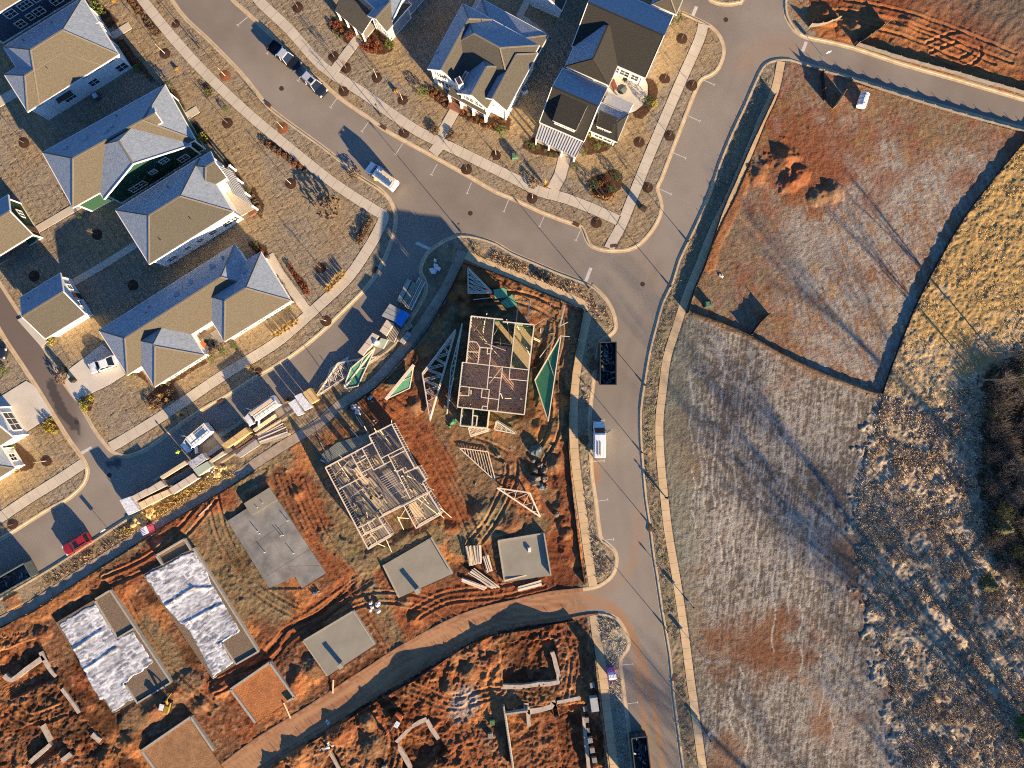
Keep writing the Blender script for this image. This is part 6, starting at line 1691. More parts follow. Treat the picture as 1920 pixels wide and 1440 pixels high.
dumpster('dark roll off dumpster standing in the bay right of the framed decks', (1137, 721), (1137, 643), 2.55, M_dump, 1)
dumpster('dark dumpster full of bluish debris at the bottom edge of the road', (1206, 1475), (1194, 1370), 2.5, M_dump, 2)
dumpster('dark dumpster with a pale rim at the left edge below the red suv', (-30, 1118), (69, 1062), 2.5, M_dump2, 3)

# --- portable toilets
def toilet(label, p, rz, body):
    x, y = P2(*p); root = thing('portable_toilet', (x, y, ground_z(*p)), label, 'portable toilet', 'portable toilets', rz)
    mb = MB(); mb.box((0, 0, 1.1), (1.12, 1.12, 2.1))
    for s in (-1, 1):
        for t in (-1, 1): mb.box((s * .55, t * .55, 1.1), (.1, .1, 2.14))
    mb.box((0, 0, .06), (1.25, 1.25, .1)); mb.build('cabin', body, root, local=True)
    r = MB(); e = .6
    r.add([(-e, -e, 2.16), (e, -e, 2.16), (e, e, 2.16), (-e, e, 2.16), (-e * .5, -e, 2.4), (e * .5, -e, 2.4), (e * .5, e, 2.4), (-e * .5, e, 2.4)], [(3, 2, 1, 0), (4, 5, 6, 7), (0, 1, 5, 4), (2, 3, 7, 6), (1, 2, 6, 5), (3, 0, 4, 7)])
    for k in range(5): r.box((0, -e + .12 + k * .24, 2.415), (.6, .05, .035))
    r.build('roof', mat('milky_roof', (.66, .62, .68), .5, 2, .1), root, local=True)
    d = MB(); d.box((.585, 0, 1.1), (.05, .8, 1.9)); dd = d.build('door', body, root, local=True)
    h = MB(); h.box((.62, .3, 1.1), (.04, .06, .14)); h.build('handle', M_plas, dd, local=True)
    v = MB(); v.tube((-.4, .4, 2.2), (-.4, .4, 2.6), .06, n=8); v.build('vent_pipe', M_plas, root, local=True)
M_pinkcab = mat('pink_cabin', (.45, .09, .14), .5, 2, .1); M_lilac = mat('lilac_cabin', (.42, .16, .42), .5, 2, .1)
toilet('pink portable toilet with a white ribbed roof on the muddy sidewalk', (284, 990), R(25), M_pinkcab)
toilet('lilac portable toilet with a white ribbed roof on the verge of the through road', (1144, 1256), R(-82), M_lilac)

# --- white water tank in the upper right lot
x, y = P2(1612, 193); root = thing('water_tank', (x, y, .15), 'white cylindrical tank on a skid in the upper right lot', 'water tank', None, R(72))
m = MB(); m.tube((-1.1, 0, .85), (1.1, 0, .85), .72, n=18); m.tube((0, 0, 1.5), (0, 0, 1.68), .22, n=12); m.build('tank', M_white, root, local=True)
m = MB()
for s in (-1, 1): m.box((0, s * .5, .1), (2.5, .12, .2)); m.box((s * .7, 0, .25), (.12, 1.2, .3))
m.build('skid', M_iron, root, local=True)
m = MB()
for k in range(3): m.tube((-.7 + .7 * k, 0, .85), (-.62 + .7 * k, 0, .85), .735, n=18)
m.build('band', M_plas, root, local=True)

# --- excavator and telehandler
M_yel = mat('machine_yellow', (.27, .16, .03), .7, 2, .3); M_oran = mat('machine_orange', (.48, .12, .03), .5, 2, .12)
def digger(label, p, rz, body, boom, cabtop, name):
    x, y = P2(*p); root = thing(name, (x, y, .1), label, 'digger', 'diggers', rz)
    root.scale = (.72, .72, .72)
    for s in (-1, 1):
        m = MB(); m.box((0, s * .85, .35), (2.7, .45, .55)); m.tube((-1.35, s * .85 - .22, .35), (-1.35, s * .85 + .22, .35), .28, n=12); m.tube((1.35, s * .85 - .22, .35), (1.35, s * .85 + .22, .35), .28, n=12)
        for k in range(12): m.box((-1.3 + k * .236, s * .85, .64), (.1, .47, .05))
        m.build('track', M_plas, root, local=True)
    m = MB(); loft(m, [(-1.6, .8, .7, 1.35, .1), (-1.2, 1.0, .7, 1.5, .1), (.3, 1.0, .7, 1.5, .08), (1.0, .9, .7, 1.2, .1)]); m.build('body', body, root, local=True)
    m = MB(); m.box((.25, .5, 1.75), (1.3, .85, .9)); c = m.build('cab', M_cglass, root, local=True)
    m = MB(); m.box((.25, .5, 2.24), (1.42, .97, .1)); m.build('roof', cabtop, c, local=True)
    m = MB(); m.beam((.8, -.3, 1.3), (2.2, -.3, 2.6), .28, .4); m.beam((2.2, -.3, 2.6), (2.2 + boom * .5, -.3, 2.1), .26, .34); m.build('boom', body, root, local=True)
    m = MB(); m.beam((2.2 + boom * .5, -.3, 2.1), (2.2 + boom, -.3, .7), .22, .28); m.build('stick', body, root, local=True)
    m = MB(); m.tube((2.2 + boom, -.65, .55), (2.2 + boom, .05, .55), .4, n=10); m.build('bucket', M_iron, root, local=True)
digger('yellow excavator with a pale cab roof below the left plastic pad', (316, 1320), R(75), M_yel, 1.0, M_wrapw, 'excavator')
digger('orange digger with long boom on the red clay beside the new road', (745, 1345), R(-120), M_oran, 2.2, M_wrapw, 'excavator')
# boulders on the framed lot
M_rock = mat('boulder_stone', (.12, .10, .08), .9, 1.6, .35, bump=.05); M_rock2 = mat('blue_boulder', (.10, .125, .14), .9, 1.4, .3, bump=.05)
for k, (px, py, r, lab) in enumerate([(1005, 844, .95, 'bluish boulder, topmost of the rock heap'), (1003, 900, 1.0, 'long brown boulder in the rock heap'), (1000, 863, .35, 'small stone below the bluish boulder'), (1013, 872, .5, 'stone above the long brown boulder'), (1020, 880, .55, 'dark stone in the middle of the rock heap'), (1021, 897, .6, 'stone right of the long brown boulder'), (1014, 912, .6, 'bluish stone at the foot of the rock heap'), (1003, 882, .5, 'stone touching the top of the long boulder'),
                                        (1023, 913, .4, 'small stone lowest in the rock heap'), (933, 853, .5, 'stone beside the studded truss'), (1043, 963, .45, 'square pale stone by the open truss'), (946, 868, .35, 'stone by the studded truss tip'), (1040, 838, .35, 'pale stone near the silt fence')]):
    x, y = P2(px, py); mb = MB(); mb.blob((x, y, ground_z(px, py) + r * .35), r, r * .7, 9, 6, .3, rnd=random.Random(k)); tag(mb.build('boulder', M_rock2 if 'bluish' in lab else M_rock), lab, 'boulder', 'boulders on the framed lot')
# block pallets
def pallet(label, p, rz, m, grp='block pallets by the lower sidewalk', wide=1.1, h=.9):
    x, y = P2(*p); root = thing('block_pallet', (x, y, ground_z(*p)), label, 'pallet of blocks', grp, rz); root.scale = (.72, .72, .72)
    b = MB()
    for i in range(3):
        for j in range(4):
            for k in range(2): b.box((-.36 + i * .36, -.42 + j * .28, .32 + k * .3), (.33, .25, .27))
    b.build('block', m, root, local=True)
    b = MB()
    for i in range(4): b.box((-.45 + i * .3, 0, .14), (.12, 1.2, .04))
    for s in (-1, 0, 1): b.box((0, s * .5, .06), (1.1, .1, .1))
    b.build('pallet', M_lum2, root, local=True)
M_blk = mat('pale_block', (.27, .26, .24), .85, 3, .12)
for p, lab in (((1110, 1282), 'pallet of pale blocks in the fence shadow, topmost of the row'), ((1098, 1330), 'pallet of blocks second in the row by the trench'), ((1100, 1350), 'pallet of blocks third in the row by the trench'), ((1102, 1370), 'pallet of blocks fourth in the row by the trench'), ((1106, 1385), 'pallet of blocks fifth in the row by the trench'), ((1110, 1404), 'pallet of blocks sixth in the row by the trench'), ((1114, 1422), 'pallet of blocks last in the row at the bottom edge'), ((920, 1377), 'pallet of blocks alone left of the new block wall'), ((722, 1438), 'pallet of pale blocks at the bottom edge under the digger')):
    pallet(lab, p, R(8 + 5 * rnd.random()), M_blk)
pallet('pallet with a green and yellow wrapped load left of the new block wall', (923, 1353), R(4), mat('green_load', (.10, .20, .07), .6, 2, .3))
mb = MB(); x, y = P2(1113, 1316); mb.box((x, y, .55), (1.25, 2.3, .9), R(8)); mb.box((x, y, 1.02), (1.15, 2.2, .05), R(8)); tag(mb.build('crate', mat('grey_crate', (.33, .36, .37), .7, 1.5, .1)), 'flat grey crate beside the silt fence in the lower lots', 'crate')
# litter and small gear
def crumple(label, p, r, m, cat='debris', name='plastic_scrap', n=5):
    x, y = P2(*p); mb = MB(); q = random.Random(int(p[0] * 7 + p[1]))
    for k in range(n): 
        c = Vector((x + q.uniform(-r, r), y + q.uniform(-r, r), ground_z(*p) + .12)); mb.blob(c, q.uniform(.2, .6) * r, q.uniform(.1, .3) * r + .06, 7, 4, .4, rnd=q)
    return tag(mb.build(name, m), label, cat)
crumple('white plastic scrap on the brown track above the toothed slab', (704, 1137), .8, M_white); crumple('white plastic heap on the mud above the stud frame', (670, 767), .9, M_wrapw); crumple('white bag near the bottom left footing corner', (619, 1395), .5, M_white)
crumple('blue white scrap beside the clay covered road', (617, 1357), .5, M_wrapw); crumple('white sheet scrap on the dark soil by the sidewalk', (693, 752), .6, M_wrapw, n=4); crumple('green bag on the soil below the long truss bundle', (846, 790), .8, mat('green_bag', (.05, .18, .08), .6, 2, .2)); crumple('white pipes and scraps on the verge by the corner', (812, 499), .9, M_wrapw); crumple('white scrap in the frosty right hand lot', (1352, 518), .4, M_white)
crumple('yellow orange straw heap below the first tan sheet pack', (280, 968), 1.1, M_lum3, 'straw', 'straw_heap', 9); crumple('yellow straw heap left of the pink portable toilet', (262, 976), 1.0, M_lum3, 'straw', 'straw_heap', 8); crumple('yellow straw heap below the green topped pack', (412, 885), .9, M_lum3, 'straw', 'straw_heap', 7)
crumple('white sack on the slab inside the stud frame', (733, 943), .35, M_white, 'sack', 'sack', 3); crumple('blue cloth on the slab at the back of the stud frame', (669, 845), .4, mat('lilac_cloth', (.34, .36, .6), .7), 'cloth', 'cloth', 4); crumple('white paper on the mud behind the stud frame', (704, 791), .4, M_white, 'paper', 'paper', 3); crumple('grey plastic sheet on the weeds by the green topped pack', (397, 887), .7, M_wrapw); crumple('blue scrap on the red clay below the wet slab', (593, 1110), .5, mat('slate_scrap', (.10, .13, .18), .7))
for k, (px, py) in enumerate([(1005, 512), (1013, 518), (1025, 523)]):
    mb = MB(); x, y = P2(px, py)
    for j in range(14):
        a0, a1 = 2 * math.pi * j / 14, 2 * math.pi * (j + 1) / 14; mb.beam((x + .42 * math.cos(a0), y + .42 * math.sin(a0), .3), (x + .42 * math.cos(a1), y + .42 * math.sin(a1), .3), .2, .3)
    tag(mb.build('pipe_coil', M_plas), ['coil of black pipe on the weedy verge, uphill one of three', 'coil of black pipe on the weedy verge, middle one of three', 'coil of black pipe on the weedy verge, downhill one of three'][k], 'pipe coil', 'coils of black pipe')
def gear(label, p, size, m, name, cat, rz=0.0, top=None):
    x, y = P2(*p); root = thing(name, (x, y, max(0, ground_z(*p))), label, cat, None, rz)
    mb = MB(); mb.box((0, 0, size[2] / 2), size); mb.box((0, 0, .05), (size[0] + .15, size[1] + .15, .1)); mb.build('case', m, root, local=True)
    mb = MB(); mb.box((0, 0, size[2] + .03), (size[0] * .8, size[1] * .8, .06)); mb.box((size[0] * .3, 0, size[2] + .09), (.08, size[1] * .5, .08)); mb.build('lid', top or m, root, local=True)
M_util = mat('utility_green', (.09, .16, .10), .6, 2, .1)
gear('yellow generator in the shaded street behind the ladder truck', (540, 750), (.9, .5, .6), M_yel, 'generator', 'generator', R(25), M_iron)
gear('green utility box on the lawn near the metal porch walk', (965, 294), (1.0, .9, .8), M_util, 'utility_box', 'utility box', R(10))
gear('green utility box in the shadow at the corner of the frosty lot', (1326, 571), (1.1, .9, .8), M_util, 'utility_box', 'utility box', R(8))
gear('air conditioner unit beside the white tan roofed house', (185, 184), (.9, .9, .9), M_dump2, 'air_conditioner', 'air conditioner', R(30), M_wrapw)
gear('air conditioner unit beside the white gabled house', (983, 172), (.9, .9, .9), M_wrapw, 'air_conditioner', 'air conditioner', R(25), M_dump2)
gear('air conditioner unit in the gap below the green house', (296, 320), (.9, .9, .9), M_dump2, 'air_conditioner', 'air conditioner', R(30), M_wrapw)
gear('dark garbage bin at the edge of the driveway', (141, 712), (.6, .8, 1.1), M_plas, 'garbage_bin', 'bin', R(40))
gear('black garbage bin behind the white sedan driveway', (122, 694), (.7, .8, 1.1), M_plas, 'garbage_bin', 'bin', R(20))
gear('mailbox cluster on the weedy corner strip', (1205, 392), (.5, .9, 1.2), M_iron, 'mailbox', 'mailbox', R(60))
gear('small yellow box on the verge of the curved road', (214, 3), (.4, .4, .4), M_yel, 'utility_box', 'utility box')
gear('yellow lawn marker box below the mauve house', (742, 171), (.5, .4, .35), M_yel, 'utility_box', 'utility box')
gear('small yellow box on the lawn left of the curved road', (332, 130), (.45, .35, .3), M_yel, 'utility_box', 'utility box')
# patio furniture
def chair(label, p, rz):
    x, y = P2(*p); root = thing('patio_chair', (x, y, .17), label, 'chair', 'patio chairs', rz)
    m = MB(); m.box((0, 0, .42), (.6, .6, .08)); m.build('seat', M_plas, root, local=True)
    m = MB(); m.box((-.3, 0, .7), (.08, .6, .6)); m.build('backrest', M_plas, root, local=True)
    for a in (-1, 1):
        for b in (-1, 1): m = MB(); m.box((a * .26, b * .26, .19), (.05, .05, .38)); m.build('leg', M_plas, root, local=True)
chair('dark patio chair beside the grill on the rear patio', (1171, 152), R(40)); chair('dark patio chair nearest the house on the rear patio', (1176, 146), R(100))
x, y = P2(1162, 178); root = thing('patio_umbrella', (x, y, .17), 'dark folded umbrella table on the rear patio', 'umbrella')
m = MB(); m.tube((0, 0, 0), (0, 0, 2.3), .03, n=8); m.build('pole', M_iron, root, local=True)
m = MB(); m.add([(0, 0, 2.35)] + [(.85 * math.cos(a * .785), .85 * math.sin(a * .785), 2.0) for a in range(8)], [(0, 1 + a, 1 + (a + 1) % 8) for a in range(8)]); m.build('canopy', mat('umbrella_cloth', (.10, .11, .10), .9, 3, .2), root, local=True)
x, y = P2(1150, 161); mb = MB(); mb.box((x, y, .4), (.7, 1.7, .45), R(20)); mb.box((x - .3, y + .1, .75), (.15, 1.7, .4), R(20)); tag(mb.build('sofa', mat('rust_cushion', (.2, .07, .05), .9, 4, .15)), 'rust brown sofa against the house on the rear patio', 'sofa')
for k, (px, py, m_, lab) in enumerate([(384, 646, mat('orange_cushion', (.6, .12, .03), .8), 'round orange table on the courtyard floor of the long house'), (398, 646, M_plas, 'dark round table in the courtyard of the long house')]):
    x, y = P2(px, py); mb = MB(); mb.tube((x, y, .3), (x, y, .7), .06, n=8); mb.tube((x, y, .7), (x, y, .75), .5, n=16); mb.tube((x, y, .3), (x, y, .34), .3, n=12); tag(mb.build('table', m_), lab, 'table')
for k, (px, py, rz) in enumerate([(392, 640, 0), (402, 640, 80), (405, 650, 170), (397, 654, 250)]):
    chair(['dark chair left of the courtyard table', 'dark chair above the courtyard table', 'dark chair right of the courtyard table', 'dark chair below the courtyard table'][k], (px, py), R(rz))

# --- people (small in the picture, each one continuous skinned figure)
def person(label, p, rz, z0, shirt, trousers, hat, stride=.2):
    x, y = P2(*p); root = thing('person', (x, y, z0), label, 'person', 'workers', rz)
    J = {'pel': (0, 0, .95), 'spi': (.02, 0, 1.2), 'che': (.03, 0, 1.38), 'nec': (.04, 0, 1.5), 'hea': (.06, 0, 1.6), 'cro': (.06, 0, 1.74),
         'ls': (.02, .19, 1.41), 'le': (.06, .27, 1.14), 'lw': (.22, .25, .95), 'lh': (.28, .24, .88), 'rs': (.02, -.19, 1.41), 're': (-.02, -.28, 1.14), 'rw': (.12, -.28, .92), 'rh': (.17, -.27, .84),
         'lp': (0, .1, .92), 'lk': (stride * .5, .11, .5), 'la': (stride * .4, .11, .09), 'lt': (stride * .4 + .17, .12, .05), 'rp': (0, -.1, .92), 'rk': (-stride * .1, -.11, .5), 'ra': (-stride * .7, -.11, .09), 'rt': (-stride * .7 + .17, -.12, .05)}
    rad = {'pel': .145, 'spi': .14, 'che': .155, 'nec': .06, 'hea': .095, 'cro': .075, 'ls': .07, 'le': .05, 'lw': .036, 'lh': .04, 'rs': .07, 're': .05, 'rw': .036, 'rh': .04, 'lp': .1, 'lk': .066, 'la': .045, 'lt': .04, 'rp': .1, 'rk': .066, 'ra': .045, 'rt': .04}
    E = ['pel spi', 'spi che', 'che nec', 'nec hea', 'hea cro', 'che ls', 'ls le', 'le lw', 'lw lh', 'che rs', 'rs re', 're rw', 'rw rh', 'pel lp', 'lp lk', 'lk la', 'la lt', 'pel rp', 'rp rk', 'rk ra', 'ra rt']
    ks = list(J)
    me = bpy.data.meshes.new('body'); me.from_pydata([J[k] for k in ks], [[ks.index(a) for a in e.split()] for e in E], [])
    o = bpy.data.objects.new('body', me); COL.objects.link(o); o.parent = root
    md = o.modifiers.new('skin', 'SKIN'); 
    if not me.skin_vertices: me.attributes.new('skin_vertices', 'FLOAT', 'POINT')
    for i, k in enumerate(ks):
        v = me.skin_vertices[0].data[i]; v.radius = (rad[k], rad[k]); v.use_root = (k == 'pel')
    o.modifiers.new('sub', 'SUBSURF').levels = 1; o.modifiers['sub'].render_levels = 1
    me.materials.append(mat('skin', (.36, .2, .13), .6))
    def shell(name, a, b, ra, rb, m):
        mb = MB(); mb.tube(a, b, ra, rb, n=10); mb.build(name, m, root, local=True)
    mb = MB(); loft2 = [((0, 0, .93), .19, .15), ((.02, 0, 1.15), .19, .155), ((.03, 0, 1.4), .235, .165), ((.04, 0, 1.48), .12, .1)]
    vs = []; fs = []
    for c, a, b in loft2: vs += [(c[0] + b * math.cos(t * .628), c[1] + a * math.sin(t * .628), c[2]) for t in range(10)]
    for i in range(3):
        for t in range(10): fs.append((i * 10 + t, i * 10 + (t + 1) % 10, i * 10 + 10 + (t + 1) % 10, i * 10 + 10 + t))
    mb.add(vs, fs)
    for s in ('l', 'r'): mb.tube(J[s + 's'], J[s + 'e'], .085, .065, n=8); mb.tube(J[s + 'e'], J[s + 'w'], .063, .05, n=8)
    mb.build('jacket', shirt, root, local=True)
    mb = MB()
    for s in ('l', 'r'): mb.tube(J[s + 'p'], J[s + 'k'], .115, .08, n=8); mb.tube(J[s + 'k'], J[s + 'a'], .08, .06, n=8)
    mb.build('trousers', trousers, root, local=True)
    mb = MB(); mb.blob((.06, 0, 1.72), .135, .1, 10, 6, 0); mb.tube((.08, 0, 1.69), (.08, 0, 1.705), .165, n=12); mb.build('helmet', hat, root, local=True, smooth=True)
M_hiv = mat('hi_vis_yellow', (.50, .75, .04), .7); M_hiv2 = mat('hi_vis_lime', (.65, .70, .05), .7); M_jean = mat('denim', (.05, .07, .12), .85); M_blackc = mat('black_cloth', (.015, .015, .018), .85); M_hel = mat('white_helmet', (.7, .7, .7), .4); M_hely = mat('yellow_helmet', (.6, .4, .03), .4)
person('worker in a lime vest standing in front of the open doored van', (341, 846), R(200), 0, M_hiv, M_jean, M_hiv)
person('worker in a yellow vest beside the van in the curve', (706, 341), R(60), .15, M_hiv2, M_jean, M_hely)
person('worker in black clothes standing on the slab of the stud frame', (699, 931), R(30), .36, M_blackc, M_blackc, M_blackc)
person('worker in dark clothes by the upper right room of the stud frame', (757, 889), R(-60), .36, M_blackc, M_jean, M_hel)
person('walker in dark clothes on the long sidewalk by the fields', (1247, 931), R(100), .16, M_blackc, M_jean, M_blackc)
# ================================================================ fences, posts, plants and trees
M_silt = mat('silt_fabric', (.012, .012, .015), .9, 3, .3); M_stake = mat('stake_wood', (.38, .25, .13), .8, 3, .2); M_siltg = mat('grey_silt_fabric', (.16, .15, .14), .9, 2, .25)
def silt_fence(label, pts, h=.8, m=None, sag=.1, step=2.4, wild=False):
    line = W(smooth_line(pts, 2))
    root = thing('silt_fence', (*line[0], .1), label, 'silt fence', 'silt fences')
    # resample
    out = []; acc = 0.0
    for a, b in zip(line[:-1], line[1:]):
        L = math.dist(a, b); n = max(1, int(L / .6))
        out += [(a[0] + (b[0] - a[0]) * k / n, a[1] + (b[1] - a[1]) * k / n) for k in range(n)]
    out.append(line[-1])
    mb = MB(); vs = []; d = 0; q = random.Random(len(pts) * 31 + int(pts[0][0]))
    if wild:      # torn fence: stakes of very different height with the cloth slumping between them
        kd, kh = [0], [.5]
        while kd[-1] < 300: kd.append(kd[-1] + q.uniform(2, 9)); kh.append(q.choice([.25, .4, .5, .9, 1.2, 1.45]))
    for i, p in enumerate(out):
        if i: d += math.dist(p, out[i - 1])
        hh = h - sag * abs(math.sin(math.pi * d / step)) + q.uniform(-.03, .03)
        if wild: hh = float(np.interp(d, kd, kh)) + q.uniform(-.03, .03)
        j = q.uniform(-.04, .04)
        a = out[max(0, i - 1)]; b = out[min(len(out) - 1, i + 1)]; L = math.dist(a, b) or 1
        nx, ny = -(b[1] - a[1]) / L * .02, (b[0] - a[0]) / L * .02
        for s in (-1, 1):
            vs.append((p[0] + nx * s + j, p[1] + ny * s + j, -.3)); vs.append((p[0] + nx * s + j * .6, p[1] + ny * s, .12 + hh))
    fs = []
    for i in range(len(out) - 1):
        o, n = i * 4, i * 4 + 4
        fs += [(o, n, n + 1, o + 1), (o + 3, n + 3, n + 2, o + 2), (o + 1, n + 1, n + 3, o + 3)]
    mb.add(vs, fs); mb.build('fabric', m or M_silt, root)
    d = 0; nxt = 0; cnt = 0
    for i, p in enumerate(out):
        if i: d += math.dist(p, out[i - 1])
        if d >= nxt and cnt < 90:
            s = MB(); s.box((p[0], p[1], .12 + h / 2), (.05, .05, h + .3)); s.build('stake', M_stake, root); nxt += step; cnt += 1
    return root
silt_fence('black silt fence closing the frosty lot above the grey field', [(1298, 588), (1345, 604), (1400, 627), (1460, 662), (1520, 691), (1580, 716), (1630, 735), (1652, 738)], .75)
silt_fence('tall black silt fence between the frosty lot and the golden slope', [(1652, 738), (1668, 690), (1700, 608), (1728, 545), (1764, 478), (1800, 416), (1834, 370), (1880, 312), (1928, 255), (1970, 215)], .62)
silt_fence('black silt fence along the long sidewalk beside the frosty lot', [(1452, 178), (1430, 225), (1404, 280), (1376, 345), (1352, 400), (1336, 450), (1318, 505), (1300, 545), (1288, 588)], .95)
silt_fence('grey silt fence on the near side of the upper right road', [(1510, 126), (1566, 142), (1640, 166), (1740, 198), (1840, 227), (1920, 249), (1980, 268)], .75, M_siltg, .22)
silt_fence('grey silt fence on the far side of the upper right road', [(1600, 84), (1690, 113), (1785, 139), (1850, 158), (1920, 178), (1980, 195)], 1.0, M_siltg, .1)
silt_fence('black silt fence along the sidewalk right of the framed decks', [(1093, 580), (1085, 630), (1074, 690), (1067, 760), (1066, 840), (1074, 930), (1082, 1000), (1090, 1060), (1096, 1096)], .7)
silt_fence('black silt fence on the corner side of the framed lot', [(868, 494), (905, 505), (960, 527), (1010, 548), (1060, 568), (1093, 580)], .6)
silt_fence('black silt fence along the muddy sidewalk below the lumber', [(866, 500), (838, 556), (800, 622), (760, 672), (705, 730), (650, 768)], .7)
silt_fence('black silt fence on the red bank at the lower left sidewalk', [(480, 884), (430, 916), (335, 972), (258, 1022), (196, 1062), (120, 1110), (60, 1146), (0, 1180), (-40, 1204)], .5)
silt_fence('dark silt fence by the lower sidewalk and block pallets', [(1112, 1200), (1117, 1262), (1126, 1330), (1133, 1390), (1141, 1450)], 1.0)
silt_fence('dark silt fence along the lower edge of the clay road', [(1075, 1162), (1020, 1172), (960, 1182), (905, 1195), (845, 1228), (775, 1273), (708, 1311), (635, 1360), (560, 1404), (500, 1446)], .6, wild=True)
silt_fence('leaning silt fence scrap in the upper red lot', [(1603, 88), (1632, 68), (1660, 47)], 1.5, M_silt, .3, 1.5); silt_fence('pale silt fence scrap at the upper left of the red lot', [(1516, 52), (1545, 48), (1574, 36)], 1.2, M_siltg, .3, 1.5)
silt_fence('upright tan fence scrap beside the white tank', [(1560, 205), (1570, 190), (1578, 177)], 1.6, M_stake, .05, 1.2); silt_fence('dark fence scrap running down from the upper right road', [(1537, 138), (1540, 165), (1543, 190)], 1.3)
silt_fence('curled silt fence end in the lower middle of the frosty lot', [(1405, 628), (1422, 605), (1440, 588)], 1.3, M_silt, .3, 1.5)

# --- posts
def lamp(label, p, h, first=None, head=True):
    x, y = P2(*p); root = thing('street_lamp', (x, y, .1), label, 'street lamp', 'street lamps and posts')
    m = MB(); m.tube((0, 0, 0), (0, 0, h), .06, .04, n=8); m.build('pole', M_iron, root, local=True)
    m = MB(); m.tube((0, 0, 0), (0, 0, .5), .16, .11, n=10); m.build('base', M_iron, root, local=True)
    m = MB(); m.tube((0, 0, h), (0, 0, h + .35), .08, .15, n=10); m.tube((0, 0, h + .35), (0, 0, h + .48), .17, .04, n=10); m.build('lamp_head', M_iron, root, local=True)
for p, h, lab in (((715, 218), 4.2, 'black street lamp on the verge above the storm inlet'), ((375, 92), 4.2, 'black street lamp at the upper end of the curved road'), ((1104, 540), 4.4, 'black street lamp beside the white stop bar'), ((1290, 453), 4.0, 'dark street lamp opposite the kerb bulb'), ((1257, 537), 6.2, 'dark street lamp on the field side of the junction'), ((1209, 722), 5.0, 'dark street lamp across from the dumpster bay'),
                  ((1203, 848), 3.6, 'dark street lamp across from the parked white van'), ((1219, 984), 3.4, 'dark street lamp by the dark storm inlet'), ((1291, 1128), 2.6, 'thin lamp post on the far side of the long sidewalk'), ((1314, 1356), 5.2, 'tall lamp post at the lower end of the long sidewalk'), ((1243, 1170), 3.2, 'dark street lamp across from the clay covered road'),
                  ((865, 436), 5.4, 'street lamp at the kerb corner above the framed lot')):
    lamp(lab, p, h)
def sign(label, p, rz, h=2.2):
    x, y = P2(*p); root = thing('sign_post', (x, y, .1), label, 'sign', 'sign posts', rz)
    m = MB(); m.tube((0, 0, 0), (0, 0, h), .035, n=6); m.build('pole', M_rim, root, local=True)
    m = MB(); m.box((0, .04, h - .3), (.6, .02, .75)); m.build('sign_board', M_white, root, local=True)
sign('small white sign on the weedy verge by the lower fields', (1320, 1231), R(30)); sign('small white sign post at the frosty field edge', (1288, 1124), R(10), 1.6); sign('thin white marker post low in the fields', (1326, 1369), R(50), 1.4); sign('white sign post by the pale lower curb near the red suv', (203, 992), R(40), 1.6); sign('small sign at the left end of the upper right road', (1545, 108), R(15), 1.9)

# --- leaf and twig meshes shared by many plants
def leaf_mat(name, c, amt=.35):
    return mat(name, c, .8, 6.0, amt, detail=3, spec=.15)
LM = {'green': leaf_mat('shrub_green', (.10, .14, .035)), 'dark': leaf_mat('evergreen', (.045, .07, .03)), 'rust': leaf_mat('rust_leaf', (.24, .10, .04)), 'red': leaf_mat('red_leaf', (.26, .06, .035)), 'gold': leaf_mat('golden_grass', (.46, .31, .10)), 'brown': leaf_mat('brown_twig', (.15, .10, .065)), 'yellow': leaf_mat('yellow_leaf', (.34, .30, .04)), 'grey': leaf_mat('grey_bark', (.20, .16, .125)), 'olive': leaf_mat('olive_needle', (.13, .125, .06)), 'twig': leaf_mat('thicket_twig', (.125, .10, .08)), 'frost': leaf_mat('frosted_weed', (.27, .225, .165))}
M_mulch = mat('mulch', (.05, .025, .016), .95, 8, .4, bump=.03); M_mulch2 = mat('fresh_mulch', (.22, .08, .03), .95, 8, .4, bump=.03)
def leafball(n, r, rz, size, seed, hollow=.5):
    q = random.Random(seed); mb = MB()
    for k in range(n):
        while True:
            d = Vector((q.uniform(-1, 1), q.uniform(-1, 1), q.uniform(-.35, 1)))
            if .05 < d.length < 1: break
        d = d.normalized() * (hollow + (1 - hollow) * q.random() ** .5)
        lob = 1 + .22 * math.sin(d.x * 5 + seed) * math.cos(d.y * 4 - seed)
        c = Vector((d.x * r * lob, d.y * r * lob, rz * .45 + d.z * rz * .6))
        a = Vector((q.uniform(-1, 1), q.uniform(-1, 1), q.uniform(-.6, .6))).normalized() * size * q.uniform(.6, 1.3)
        b = a.cross(Vector((q.uniform(-1, 1), q.uniform(-1, 1), q.uniform(.2, 1)))).normalized() * size * q.uniform(.35, .8)
        mb.add([c - a, c + b, c + a, c - b], [(0, 1, 2, 3)])
    return mb
def grassball(n, r, h, seed):
    q = random.Random(seed); mb = MB()
    for k in range(n):
        a = q.uniform(0, 6.283); lean = q.uniform(.15, 1.0) * r; b0 = Vector((q.uniform(-.1, .1), q.uniform(-.1, .1), 0))
        t = Vector((math.cos(a) * lean, math.sin(a) * lean, h * q.uniform(.6, 1))); s = Vector((-math.sin(a), math.cos(a), 0)) * .035
        m_ = b0.lerp(t, .55) + Vector((0, 0, h * .18))
        mb.add([b0 - s, b0 + s, m_ + s, m_ - s, t], [(0, 1, 2, 3), (3, 2, 4)])
    return mb
PROTO = {}
def plant_proto(kind, mb_, m):
    me_o = mb_.build(kind, m, None, local=True)
    PROTO[kind] = me_o
    return me_o
_first = {}
